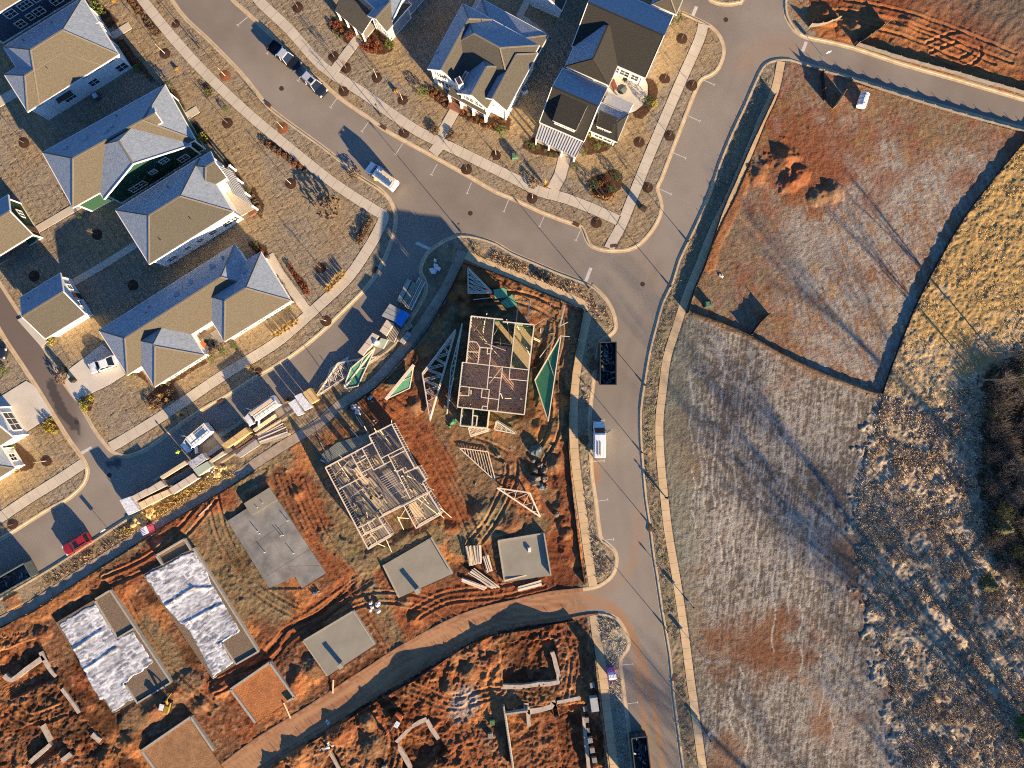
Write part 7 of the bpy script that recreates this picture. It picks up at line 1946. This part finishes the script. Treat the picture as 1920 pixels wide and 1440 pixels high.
def shrub(kind, p, r, label, group, cat='shrub'):
    key, meshf, mm, nm = {'green': ('green', lambda: leafball(240, 1, 1.3, .13, 3), 'green', 'green_shrub'), 'dark': ('dark', lambda: leafball(260, 1, 1.5, .13, 4), 'dark', 'evergreen_shrub'), 'rust': ('rust', lambda: leafball(130, 1, 1.1, .2, 5), 'rust', 'low_shrub'),
                      'red': ('red', lambda: leafball(130, 1, 1.1, .2, 6), 'red', 'low_shrub'), 'gold': ('gold', lambda: grassball(70, 1.1, 1.9, 7), 'gold', 'ornamental_grass'), 'brown': ('brown', lambda: leafball(150, 1, 1.0, .17, 8), 'brown', 'bare_shrub'), 'yellow': ('yellow', lambda: leafball(150, 1, 1.2, .17, 9), 'yellow', 'yellow_shrub'), 'olive': ('olive', lambda: leafball(150, 1, 1.1, .17, 10), 'olive', 'low_shrub')}[kind]
    if key not in _first:
        o = meshf().build(nm, LM[mm], None, local=True); _first[key] = o
    else:
        o = _first[key].copy(); COL.objects.link(o); o.name = nm
    x, y = P2(*p)
    o.location = (x, y, max(.05, ground_z(*p))); o.rotation_euler = (0, 0, rnd.uniform(0, 6)); o.scale = (r, r, r)
    tag(o, label, cat, group)
    return o
BIG = [('green', 185, 24, 1.35, 'big loose green bush at the corner of the tan roofed house'), ('green', 262, 131, .75, 'green bush at the front corner of the tan roofed house'), ('dark', 318, 166, .95, 'dark green bush beside the top of the green house'), ('yellow', 382, 260, .85, 'yellow green bush at the lower corner of the green house'), ('yellow', 423, 325, .42, 'small yellow bush by the metal porch'), ('green', 468, 358, .4, 'small green bush at the far end of the metal porch bed'),
       ('green', 480, 459, .4, 'small green bush in the round bed above the long house'), ('yellow', 100, 641, .7, 'yellow green bush behind the white garage'), ('green', 253, 700, .6, 'green bush at the driveway corner of the long house'), ('green', 398, 672, .62, 'green bush lowest of three below the courtyard'), ('green', 420, 660, .62, 'green bush in the middle of three below the courtyard'), ('green', 440, 648, .62, 'green bush highest of three below the courtyard'), ('green', 542, 578, .4, 'small green bush at the right tip of the long house'),
       ('green', 732, 86, .85, 'round bright green bush at the corner of the mauve house'), ('green', 794, 175, .9, 'round green bush left of the white gabled house'), ('green', 941, 247, .85, 'round green bush right of the brick walk'), ('yellow', 1107, 254, .5, 'bright yellow bush between the two front wings'), ('green', 1119, 277, .55, 'green bush below the right front wing'), ('green', 1078, 312, .45, 'small green bush on the corner bed edge'), ('dark', 1264, 36, 1.15, 'tall dark bush at the end of the charcoal roof'), ('green', 997, 275, .42, 'small green bush left of the ribbed porch'),
       ('dark', 1113, 348, .85, 'dark green bush, left one in the round corner bed'), ('dark', 1157, 332, .85, 'dark green bush, upper right one in the round corner bed'), ('dark', 1146, 356, .75, 'dark green bush, lower one in the round corner bed'), ('dark', 1212, 193, .85, 'dark green bush beside the rear patio'), ('yellow', 1226, 197, .55, 'yellow green bush beside the dark patio bush'), ('green', 393, 174, .5, 'small green bush in the lawn strip under the curved walk'), ('green', 425, 207, .5, 'small green bush further down the lawn strip'), ('green', 152, 408, .35, 'small bush in the shade by the green house walk'),
       ('green', 8, 695, .8, 'green bush at the left edge beyond the driveway'), ('green', 27, 837, .6, 'green bush on the mulch by the bottom left house'), ('gold', 38, 884, .7, 'orange bush at the corner of the bottom left house'), ('dark', 1153, 268, .5, 'dark bush at the right corner of the front bed'), ('green', 1095, 291, .4, 'small bush at the foot of the ribbed porch'), ('brown', 118, 710, 1.0, 'dry brown bush on the driveway edge'), ('gold', 1023, 350, .9, 'dry golden bush beside the broad walk'), ('brown', 1000, 345, .9, 'dry grey bush left of the broad walk'),
       ('brown', 667, 328, 1.0, 'dry brown bush on the kerb above the shaded road'), ('brown', 620, 390, 2.0, 'big bare bush in the lawn of the corner lot'), ('brown', 1240, 65, .7, 'thin bare bush beside the corner house lawn'), ('gold', 345, 778, .8, 'pale dry bush on the shaded verge below the long house'), ('gold', 475, 690, .8, 'pale dry bush on the verge right of the courtyard'), ('brown', 1112, 684, .9, 'dry bush beside the dumpster'), ('brown', 1095, 825, .8, 'dry bush left of the parked white van')]
for kd, px, py, r, lab in BIG:
    shrub(kd, (px, py), r, lab, 'bushes round the houses', 'bush')
def row(kinds, pts, r, lab, group, cat='shrub', jit=1.0):
    pts = sorted(pts)
    for k, p in enumerate(pts):
        p = (p[0] + rnd.uniform(-jit, jit), p[1] + rnd.uniform(-jit, jit))
        kd = kinds[k % len(kinds)]
        col = {'rust': 'rust coloured', 'red': 'reddish', 'gold': 'golden', 'brown': 'brown', 'green': 'green', 'yellow': 'yellowish', 'olive': 'olive', 'dark': 'dark green'}[kd]
        shrub(kd, p, r * rnd.uniform(.85, 1.15), f'{col} {lab}, {ORD[k % 20]} from the left', group, cat)
def lin(a, b, n, w=0):
    return [(a[0] + (b[0] - a[0]) * (k / max(1, n - 1)) + (w if k % 2 else -w) * .6, a[1] + (b[1] - a[1]) * (k / max(1, n - 1)) + (w if k % 2 else -w)) for k in range(n)]
row(['rust', 'olive', 'red'], [(622, 46), (628, 52), (632, 43), (634, 65), (641, 58), (643, 72), (648, 66), (652, 73), (655, 63), (660, 68), (627, 60), (637, 50)], .34, 'low shrub in the left bed of the mauve house', 'low shrubs of the mauve house')
row(['red', 'red', 'rust'], [(681, 88), (684, 92), (690, 95), (690, 85), (697, 97), (699, 88), (704, 93), (704, 99), (707, 90), (714, 93), (708, 83), (694, 79), (702, 76)], .34, 'low shrub in the right bed of the mauve house', 'low shrubs of the mauve house')
row(['rust', 'brown', 'rust'], [(804, 172), (810, 168), (811, 180), (816, 176), (820, 170), (822, 185), (828, 180), (828, 190), (833, 198), (840, 203), (843, 196), (836, 188)], .34, 'low shrub left of the brick steps', 'low shrubs of the white gabled house')
row(['rust', 'brown', 'gold', 'rust'], [(868, 213), (871, 222), (880, 219), (884, 226), (891, 231), (895, 224), (899, 236), (905, 228), (909, 241), (916, 236), (920, 242), (930, 222), (934, 229), (946, 228), (938, 215), (928, 235)], .34, 'low shrub right of the brick steps', 'low shrubs of the white gabled house')
row(['green', 'olive'], [(988, 270), (1000, 282), (1010, 277), (1022, 284), (1034, 290), (1043, 291)], .34, 'low shrub under the ribbed metal porch', 'low shrubs of the corner house')
row(['green', 'olive'], [(1098, 282), (1109, 268), (1117, 262), (1128, 266), (1135, 272), (1142, 275), (1148, 270)], .34, 'low shrub under the right front wing', 'low shrubs of the corner house')
row(['gold', 'rust'], [(1106, 362), (1114, 368), (1122, 373), (1130, 375), (1138, 376), (1128, 345), (1134, 340), (1145, 368)], .5, 'grass tuft in the round corner bed', 'grass tufts of the corner bed', 'grass tuft')
row(['rust', 'brown'], lin((226, 82), (284, 148), 20, 3), .38, 'low shrub in the bed before the tan roofed house', 'low shrubs of the tan roofed house')
row(['brown', 'rust'], lin((244, 2), (264, 24), 10, 3.5), .4, 'low shrub in the upper bed by the curved walk', 'low shrubs by the curved walk')
row(['brown'], lin((274, 36), (296, 64), 12, 4), .4, 'low shrub in the lower bed by the curved walk', 'low shrubs by the curved walk')
row(['rust', 'brown'], lin((180, 8), (216, 48), 8, 3), .4, 'low shrub under the big loose bush', 'low shrubs of the tan roofed house')
row(['brown', 'brown', 'rust'], lin((498, 270), (572, 318), 16, 4), .42, 'low shrub in the long bed below the curved walk', 'low shrubs of the long bed')
row(['brown', 'olive'], lin((470, 362), (492, 402), 9, 2.5), .42, 'low shrub in the bed at the metal porch', 'low shrubs of the metal porch')
row(['rust', 'red', 'brown'], lin((474, 462), (500, 478), 6, 4), .4, 'low shrub in the round bed above the long house', 'low shrubs of the long house')
row(['red', 'rust'], lin((545, 502), (578, 550), 9, 1), .4, 'low shrub beside the corner walk', 'low shrubs of the long house')
row(['olive', 'brown'], lin((522, 522), (550, 568), 7, 1), .4, 'low shrub along the right end wall of the long house', 'low shrubs of the long house')
row(['brown'], [(694, 413), (697, 419), (686, 426), (691, 429), (683, 436), (688, 441), (680, 446), (674, 446), (672, 453), (678, 456), (690, 421), (684, 431)], .5, 'round frosted shrub in the shaded corner bed', 'round shrubs of the shaded corner')
row(['gold'], lin((614, 546), (646, 512), 13, 2), .55, 'feather grass tuft on the sunny corner lawn', 'feather grasses by the sidewalk', 'grass tuft')
row(['gold'], lin((518, 630), (559, 602), 13, 2), .55, 'feather grass tuft at the lower lawn by the sidewalk', 'feather grasses by the sidewalk', 'grass tuft')
row(['gold', 'olive'], lin((428, 632), (540, 566), 12, 2), .42, 'low plant along the sunny wall of the long house', 'low shrubs of the long house')
row(['brown', 'olive'], lin((306, 722), (384, 676), 9, 2), .4, 'low plant along the left sunny wall of the long house', 'low shrubs of the long house')
row(['olive', 'yellow'], [(152, 750), (158, 747), (164, 744), (170, 741), (155, 757), (161, 754), (167, 751), (173, 748), (158, 764), (164, 761), (170, 757), (162, 769)], .42, 'tuft in the bed at the driveway mouth', 'tufts beside the alley', 'grass tuft')
row(['yellow', 'gold'], [(86, 798), (91, 793), (96, 787), (91, 804), (96, 798), (101, 793), (95, 810), (100, 804), (106, 799), (105, 810)], .42, 'tuft in the square bed across the alley', 'tufts beside the alley', 'grass tuft')
row(['brown', 'brown', 'gold'], lin((282, 762), (332, 738), 11, 5), .55, 'dry tuft in the bed below the long house', 'dry tufts below the long house', 'grass tuft')
row(['brown'], [(815, 240), (820, 245), (816, 250), (811, 246), (845, 250), (850, 256), (844, 260)], .5, 'dry shrub beside the walk to the brick steps', 'dry shrubs of the walk')

# --- young trees in mulch rings
def sapling_proto(seed, h, name='young_tree'):
    q = random.Random(seed)
    root = thing(name, (0, 0, 0), 'young bare tree', 'young tree', 'young street trees')
    m = MB(); m.tube((0, 0, 0), (.03, 0, h), .045, .02, n=6); m.build('trunk', M_plate if seed % 2 else LM['grey'], root, local=True)
    m = MB()
    for k in range(26):
        z = h * q.uniform(.45, .98); a = q.uniform(0, 6.283); L = q.uniform(.35, .85) * (1.25 - z / h); t = Vector((math.cos(a) * L, math.sin(a) * L, z + L * .9))
        m.tube((.02, 0, z), t, .016, .006, n=3, cap=False)
        for s in range(3):
            b = Vector((.02, 0, z)).lerp(t, q.uniform(.4, .9)); a2 = a + q.uniform(-1, 1); m.tube(b, b + Vector((math.cos(a2), math.sin(a2), .8)) * L * .4, .008, .004, n=3, cap=False)
    m.build('crown', LM['brown'], root, local=True)
    m = MB(); n = 14; vs = [(0, 0, .1)] + [((.85 + .1 * q.random()) * math.cos(2 * math.pi * k / n), (.85 + .1 * q.random()) * math.sin(2 * math.pi * k / n), .02) for k in range(n)]
    m.add(vs, [(0, 1 + k, 1 + (k + 1) % n) for k in range(n)]); m.build('mulch_ring', M_mulch2 if seed == 3 else M_mulch, root, local=True)
    return root
SP = [sapling_proto(1, 3.0), sapling_proto(2, 2.7), sapling_proto(3, 2.9)]
used = [False] * 3
def sapling(kind, p, label, s=1.0):
    x, y = P2(*p); z = max(.1, ground_z(*p))
    if not used[kind]:
        used[kind] = True; r = SP[kind]; r.location = (x, y, z); r.rotation_euler = (0, 0, rnd.uniform(0, 6)); r['label'] = label
    else:
        copy_thing(SP[kind], (x, y, z), rnd.uniform(0, 6), label, scale=s)
def saplings(pts, lab, kind, s=1.0):
    pts = sorted(pts, key=lambda p: p[1])
    for k, p in enumerate(pts):
        sapling(kind if not isinstance(kind, list) else kind[k % len(kind)], p, f'{lab}, {ORD[k]} from the top', s)
saplings([(423, 143), (531, 241)], 'staked young tree in an orange mulch ring on the left verge', 2)
saplings([(310, 101), (427, 231), (546, 345), (602, 502), (612, 602), (25, 983)], 'young tree in a dark mulch ring left of the curved road', [0, 1])
saplings([(559, 15), (645, 171), (707, 146), (755, 188), (758, 250), (875, 318), (930, 291), (998, 372), (1118, 418)], 'young tree in a dark mulch ring right of the curved road', [1, 0])
saplings([(1278, 73), (1297, 161), (1246, 148), (1255, 255), (1198, 267), (1214, 352)], 'young tree in a dark mulch ring by the straight corner sidewalk', 1)
saplings([(46, 268), (183, 440), (65, 518), (250, 535)], 'young tree in a mulch ring in the shaded back yards', 1)
saplings([(627, 108), (649, 128)], 'young tree in a half round bed beside the first porch walk', 1); saplings([(88, 864)], 'young tree on the lawn of the bottom left house', 0)
saplings([(485, 697), (330, 45)], 'young tree in the narrow verge strip', 1, .8)

# --- bare trees, evergreens and thickets at the right
def bare_tree(h, seed, spread=.42, twig=True, levels=4):
    q = random.Random(seed); tm = MB(); cm = MB()
    def grow(p, d, L, r, lv):
        e = p + d * L
        mb = tm if lv == 0 else cm
        mb.tube(p, e, r, r * .66, n=6 if lv < 2 else 3, cap=False)
        if lv >= levels: return
        for k in range(4 if lv else 6):
            t = q.uniform(.4, 1.0) if lv else q.uniform(.35, 1.0)
            a = q.uniform(0, 6.283); s = d.cross(Vector((math.cos(a), math.sin(a), .3))).normalized()
            nd = (d * q.uniform(.5, .9) + s * q.uniform(.4, .9) * spread * 2 + Vector((0, 0, .12))).normalized()
            grow(p.lerp(e, t), nd, L * q.uniform(.5, .72), r * .5, lv + 1)
    grow(Vector((0, 0, 0)), Vector((q.uniform(-.05, .05), q.uniform(-.05, .05), 1)).normalized(), h * .55, h * .012, 0)
    return tm, cm
def tree_thing(label, p, h, seed, m, group='trees beyond the fields', name='bare_tree', spread=.42, levels=4):
    x, y = P2(*p); root = thing(name, (x, y, .1), label, 'tree', group)
    a, b = bare_tree(h, seed, spread, levels=levels); a.build('trunk', m, root, local=True); b.build('crown', m, root, local=True)
    return root
def shade_base(tip, h):      # where a tree of height h stands whose shadow ends at this pixel
    L = h / math.tan(R(SUN_EL)) * PX
    return (tip[0] + SUN_DIR.x * L, tip[1] - SUN_DIR.y * L)
T0 = tree_thing('tall bare tree beyond the lower right corner of the fields', shade_base((1440, 400), 23), 23, 1, LM['grey'], spread=.34)
T1 = tree_thing('second tall bare tree beyond the lower right corner', shade_base((1590, 890), 20), 20, 2, LM['grey'], spread=.38)
T2 = tree_thing('slim bare tree standing at the edge of the golden slope', (1836, 712), 10.5, 3, LM['grey'], spread=.16, levels=3)
x, y = P2(1860, 660); copy_thing(T2, (x, y, .1), 1.3, 'second slim bare tree at the edge of the golden slope', 'trees beyond the fields', 1.0)
for k, (tx, ty, s, src) in enumerate([(1380, 690, 1.2, 1), (1460, 800, 1.15, 0), (1150, 440, 1.45, 0), (1190, 520, 1.5, 1), (1420, 1000, 1.0, 1), (1480, 1220, .8, 1), (1140, 1090, 1.1, 0), (1180, 1290, .8, 1), (1660, 560, 1.1, 1)]):
    h = (23, 20)[src] * s
    x, y = P2(*shade_base((tx, ty), h)); copy_thing([T0, T1][src], (x, y, .1), k * 1.3, f'bare winter tree beyond the frame edge, {ORD[k]} of the far row', 'trees beyond the fields', s)
# thicket
def thicket(seed, r, h, n=130):
    q = random.Random(seed); mb = MB()
    for k in range(n):
        a = q.uniform(0, 6.283); rr = r * q.random() ** .6; t = Vector((math.cos(a) * rr, math.sin(a) * rr, h * q.uniform(.45, 1.0) * (1 - .4 * (rr / r) ** 2))); b = Vector((math.cos(a) * rr * .25, math.sin(a) * rr * .25, 0))
        mb.tube(b, t, .035, .014, n=3, cap=False)
        for s in range(6):
            p = b.lerp(t, q.uniform(.4, 1)); e = p + Vector((q.uniform(-1, 1), q.uniform(-1, 1), q.uniform(-.1, .8))).normalized() * q.uniform(.3, .9)
            mb.tube(p, e, .016, .006, n=3, cap=False)
    return mb
TH = []
for k, mm in enumerate(('twig', 'grey', 'olive')):
    x, y = P2([1880, 1905, 1868][k], [830, 890, 960][k]); root = thing('bare_bush', (x, y, .1), ['brown leafless thicket bush in the dark wood at the right edge', 'grey leafless thicket bush at the very right edge', 'olive twiggy bush at the foot of the dark wood'][k], 'bush', 'thicket bushes of the dark wood')
    thicket(20 + k, 2.2, 3.2).build('branches', LM[mm], root, local=True); TH.append(root)
SPOTS = [(1862, 760), (1895, 745), (1925, 770), (1858, 800), (1905, 800), (1930, 830), (1850, 850), (1885, 870), (1920, 920), (1855, 905), (1890, 930), (1935, 880), (1875, 1000), (1910, 975), (1898, 1030), (1925, 1040), (1880, 1070), (1915, 1080), (1850, 1010), (1870, 720), (1910, 710)]
WH = ['topmost', 'upper', 'inner', 'outer', 'edge', 'middle', 'lower', 'lowest']
for k, (px, py) in enumerate(SPOTS):
    x, y = P2(px, py); copy_thing(TH[k % 3], (x, y, .1), k * 2.1, f'{["brown", "grey", "olive"][k % 3]} leafless bush of the dark wood, {ORD[k % 20]}{" lower" if k > 19 else ""} in the thicket from the top', scale=rnd.uniform(.75, 1.15))
def conifer(label, p, r, h, seed, m):
    x, y = P2(*p); root = thing('evergreen_tree', (x, y, .1), label, 'tree', 'evergreens in the thicket'); q = random.Random(seed)
    t = MB(); t.tube((0, 0, 0), (0, 0, h * .9), .14, .03, n=6); t.build('trunk', LM['grey'], root, local=True)
    mb = MB()
    for k in range(700):
        z = h * (.1 + .9 * q.random() ** 1.3); rr = r * (1.05 - z / h) * q.uniform(.35, 1.05); a = q.uniform(0, 6.283)
        c = Vector((rr * math.cos(a), rr * math.sin(a), z - rr * .15)); u = Vector((math.cos(a), math.sin(a), -.25)).normalized() * q.uniform(.15, .4); v = Vector((-math.sin(a), math.cos(a), q.uniform(-.3, .3))) * q.uniform(.06, .16)
        mb.add([c - u, c + v, c + u, c - v], [(0, 1, 2, 3)])
    mb.build('crown', m, root, local=True)
conifer('round grey green evergreen among the bare thickets', (1868, 985), 2.0, 3.6, 1, LM['olive']); conifer('green evergreen at the right edge low in the brush', (1912, 1350), 1.2, 2.6, 2, LM['green']); conifer('second green evergreen below it at the right edge', (1915, 1376), 1.0, 2.4, 3, LM['green']); conifer('pale green evergreen in the frosted brush', (1848, 1092), 1.6, 2.8, 4, LM['olive']); conifer('olive evergreen above the dark wood', (1850, 775), 1.0, 2.2, 5, LM['olive'])

# --- ground cover nobody could count
def tufts(name, label, poly, dens, hmin, hmax, spread, blades, palette, seed, width=.05, cond=None, clump=.5):
    rng = np.random.default_rng(seed)
    w = np.array(W(poly)); lo, hi = w.min(0), w.max(0)
    lo = np.maximum(lo, [-90, -70]); hi = np.minimum(hi, [92, 70])
    n = int((hi[0] - lo[0]) * (hi[1] - lo[1]) * dens)
    x = rng.uniform(lo[0], hi[0], n); y = rng.uniform(lo[1], hi[1], n)
    ok = inpoly(x, y, [tuple(p) for p in w]) & (fnoise(x, y, 2.2, seed, 3) > clump)
    if cond is not None: ok &= cond(x, y)
    x, y = x[ok], y[ok]; n = len(x)
    i = np.clip(np.searchsorted(gx, x), 0, len(gx) - 1); j = np.clip(np.searchsorted(gy, y), 0, len(gy) - 1)
    z = hgt[i, j]
    X0 = np.repeat(np.stack([x, y, z], 1), blades, 0); m = len(X0)
    a = rng.uniform(0, 2 * np.pi, m); ln = rng.uniform(.2, 1, m) * spread; h = rng.uniform(hmin, hmax, m) * np.repeat(.6 + .8 * vnoise(x, y, 3.0, seed + 3), blades)
    base = X0 + np.stack([rng.normal(0, spread * .25, m), rng.normal(0, spread * .25, m), np.full(m, -.05)], 1)
    tip = base + np.stack([np.cos(a) * ln, np.sin(a) * ln, h], 1)
    s = np.stack([-np.sin(a), np.cos(a), np.zeros(m)], 1) * width
    mid = base * .45 + tip * .55 + np.stack([np.zeros(m), np.zeros(m), h * .12], 1)
    co = np.stack([base - s * .6, base + s * .6, mid + s, mid - s, tip], 1).reshape(-1, 3).astype(np.float32)
    me = bpy.data.meshes.new(name)
    me.vertices.add(len(co)); me.vertices.foreach_set('co', co.ravel())
    o = np.arange(m) * 5
    loops = np.stack([o, o + 1, o + 2, o + 3, o + 3, o + 2, o + 4], 1).ravel().astype(np.int32)
    me.loops.add(len(loops)); me.loops.foreach_set('vertex_index', loops)
    st = np.stack([np.arange(m) * 7, np.arange(m) * 7 + 4], 1).ravel().astype(np.int32)
    me.polygons.add(2 * m); me.polygons.foreach_set('loop_start', st)
    pal = np.array(palette, np.float32); k = rng.integers(0, len(pal), n); c = pal[k] * rng.uniform(.75, 1.25, (n, 1)).astype(np.float32)
    c = np.repeat(np.repeat(c, blades, 0) * rng.uniform(.8, 1.2, (m, 1)), 5, 0)
    at = me.color_attributes.new('Col', 'FLOAT_COLOR', 'POINT'); at.data.foreach_set('color', np.concatenate([np.clip(c, 0, 1), np.ones((len(c), 1))], 1).astype(np.float32).ravel())
    me.materials.append(M_blade); me.update(calc_edges=True)
    ob = bpy.data.objects.new(name, me); COL.objects.link(ob)
    ob['kind'] = 'stuff'; ob['label'] = label; ob['category'] = 'grass'
    return ob
M_blade = attr_mat('dry_blades', .9, 3.0, .15, 0, 1, .1)
tufts('tall_grass', 'tall frosted dead grass and brush at the right', BRUSHP, 9, .12, .5, .42, 7, [(.52, .40, .25), (.44, .32, .19), (.34, .25, .16), (.50, .42, .32), (.38, .31, .24)], 91, .05, clump=.43)
tufts('dry_grass', 'golden dry grass on the sunny slope', GOLDP, 5, .05, .18, .3, 6, [(.50, .34, .12), (.44, .28, .09), (.52, .42, .25)], 92, .045, clump=.45)
tufts('undergrowth', 'dark undergrowth below the bare thicket', WOODP, 5, .3, 1.2, .6, 8, [(.13, .10, .07), (.18, .13, .085), (.08, .07, .045)], 93, .05, clump=.35)
tufts('weeds', 'low weeds on the verge beside the long sidewalk', [(1440, 120), (1450, 125), (1398, 275), (1333, 420), (1266, 600), (1238, 720), (1228, 800), (1238, 940), (1260, 1080), (1298, 1400), (1308, 1490), (1286, 1490), (1234, 1080), (1206, 850), (1212, 720), (1244, 570), (1304, 430)], 9, .06, .22, .22, 6, [(.30, .26, .17), (.22, .22, .12), (.40, .34, .25)], 94, .03, clump=.42)
tufts('weeds', 'frosted weeds in the lower kerb bulb and verges', [(1122, 1158), (1158, 1166), (1176, 1205), (1162, 1250), (1180, 1440), (1158, 1440), (1140, 1270)], 12, .08, .3, .3, 7, [(.5, .44, .34), (.4, .34, .25)], 95, .035, clump=.4)
tufts('weeds', 'tangled brown weeds on the corner verge of the framed lot', [(885, 455), (960, 485), (1095, 540), (1135, 575), (1148, 600), (1145, 618), (1115, 600), (1095, 560), (1000, 525), (890, 480)], 12, .1, .35, .3, 7, [(.36, .24, .12), (.28, .17, .09), (.42, .32, .2)], 96, .035, clump=.35)
tufts('weeds', 'brown weeds on the strip left of the through road', [(1100, 640), (1115, 660), (1104, 780), (1106, 900), (1118, 1005), (1148, 1040), (1140, 1075), (1118, 1085), (1100, 960), (1090, 800)], 10, .08, .3, .3, 7, [(.34, .25, .15), (.26, .2, .13), (.4, .34, .26)], 97, .035, clump=.4)
tufts('weeds', 'golden straw and weeds below the lumber row', [(215, 1000), (270, 965), (330, 930), (400, 890), (460, 885), (420, 905), (320, 965), (240, 1010)], 14, .1, .4, .35, 8, [(.5, .36, .1), (.45, .3, .1), (.3, .22, .12)], 98, .04, clump=.35)
tufts('weeds', 'dark weeds along the lower left kerb', [(80, 1085), (160, 1040), (240, 1000), (240, 1015), (190, 1045), (90, 1100)], 10, .1, .35, .3, 7, [(.3, .18, .09), (.2, .14, .08), (.38, .3, .2)], 99, .035, clump=.4)
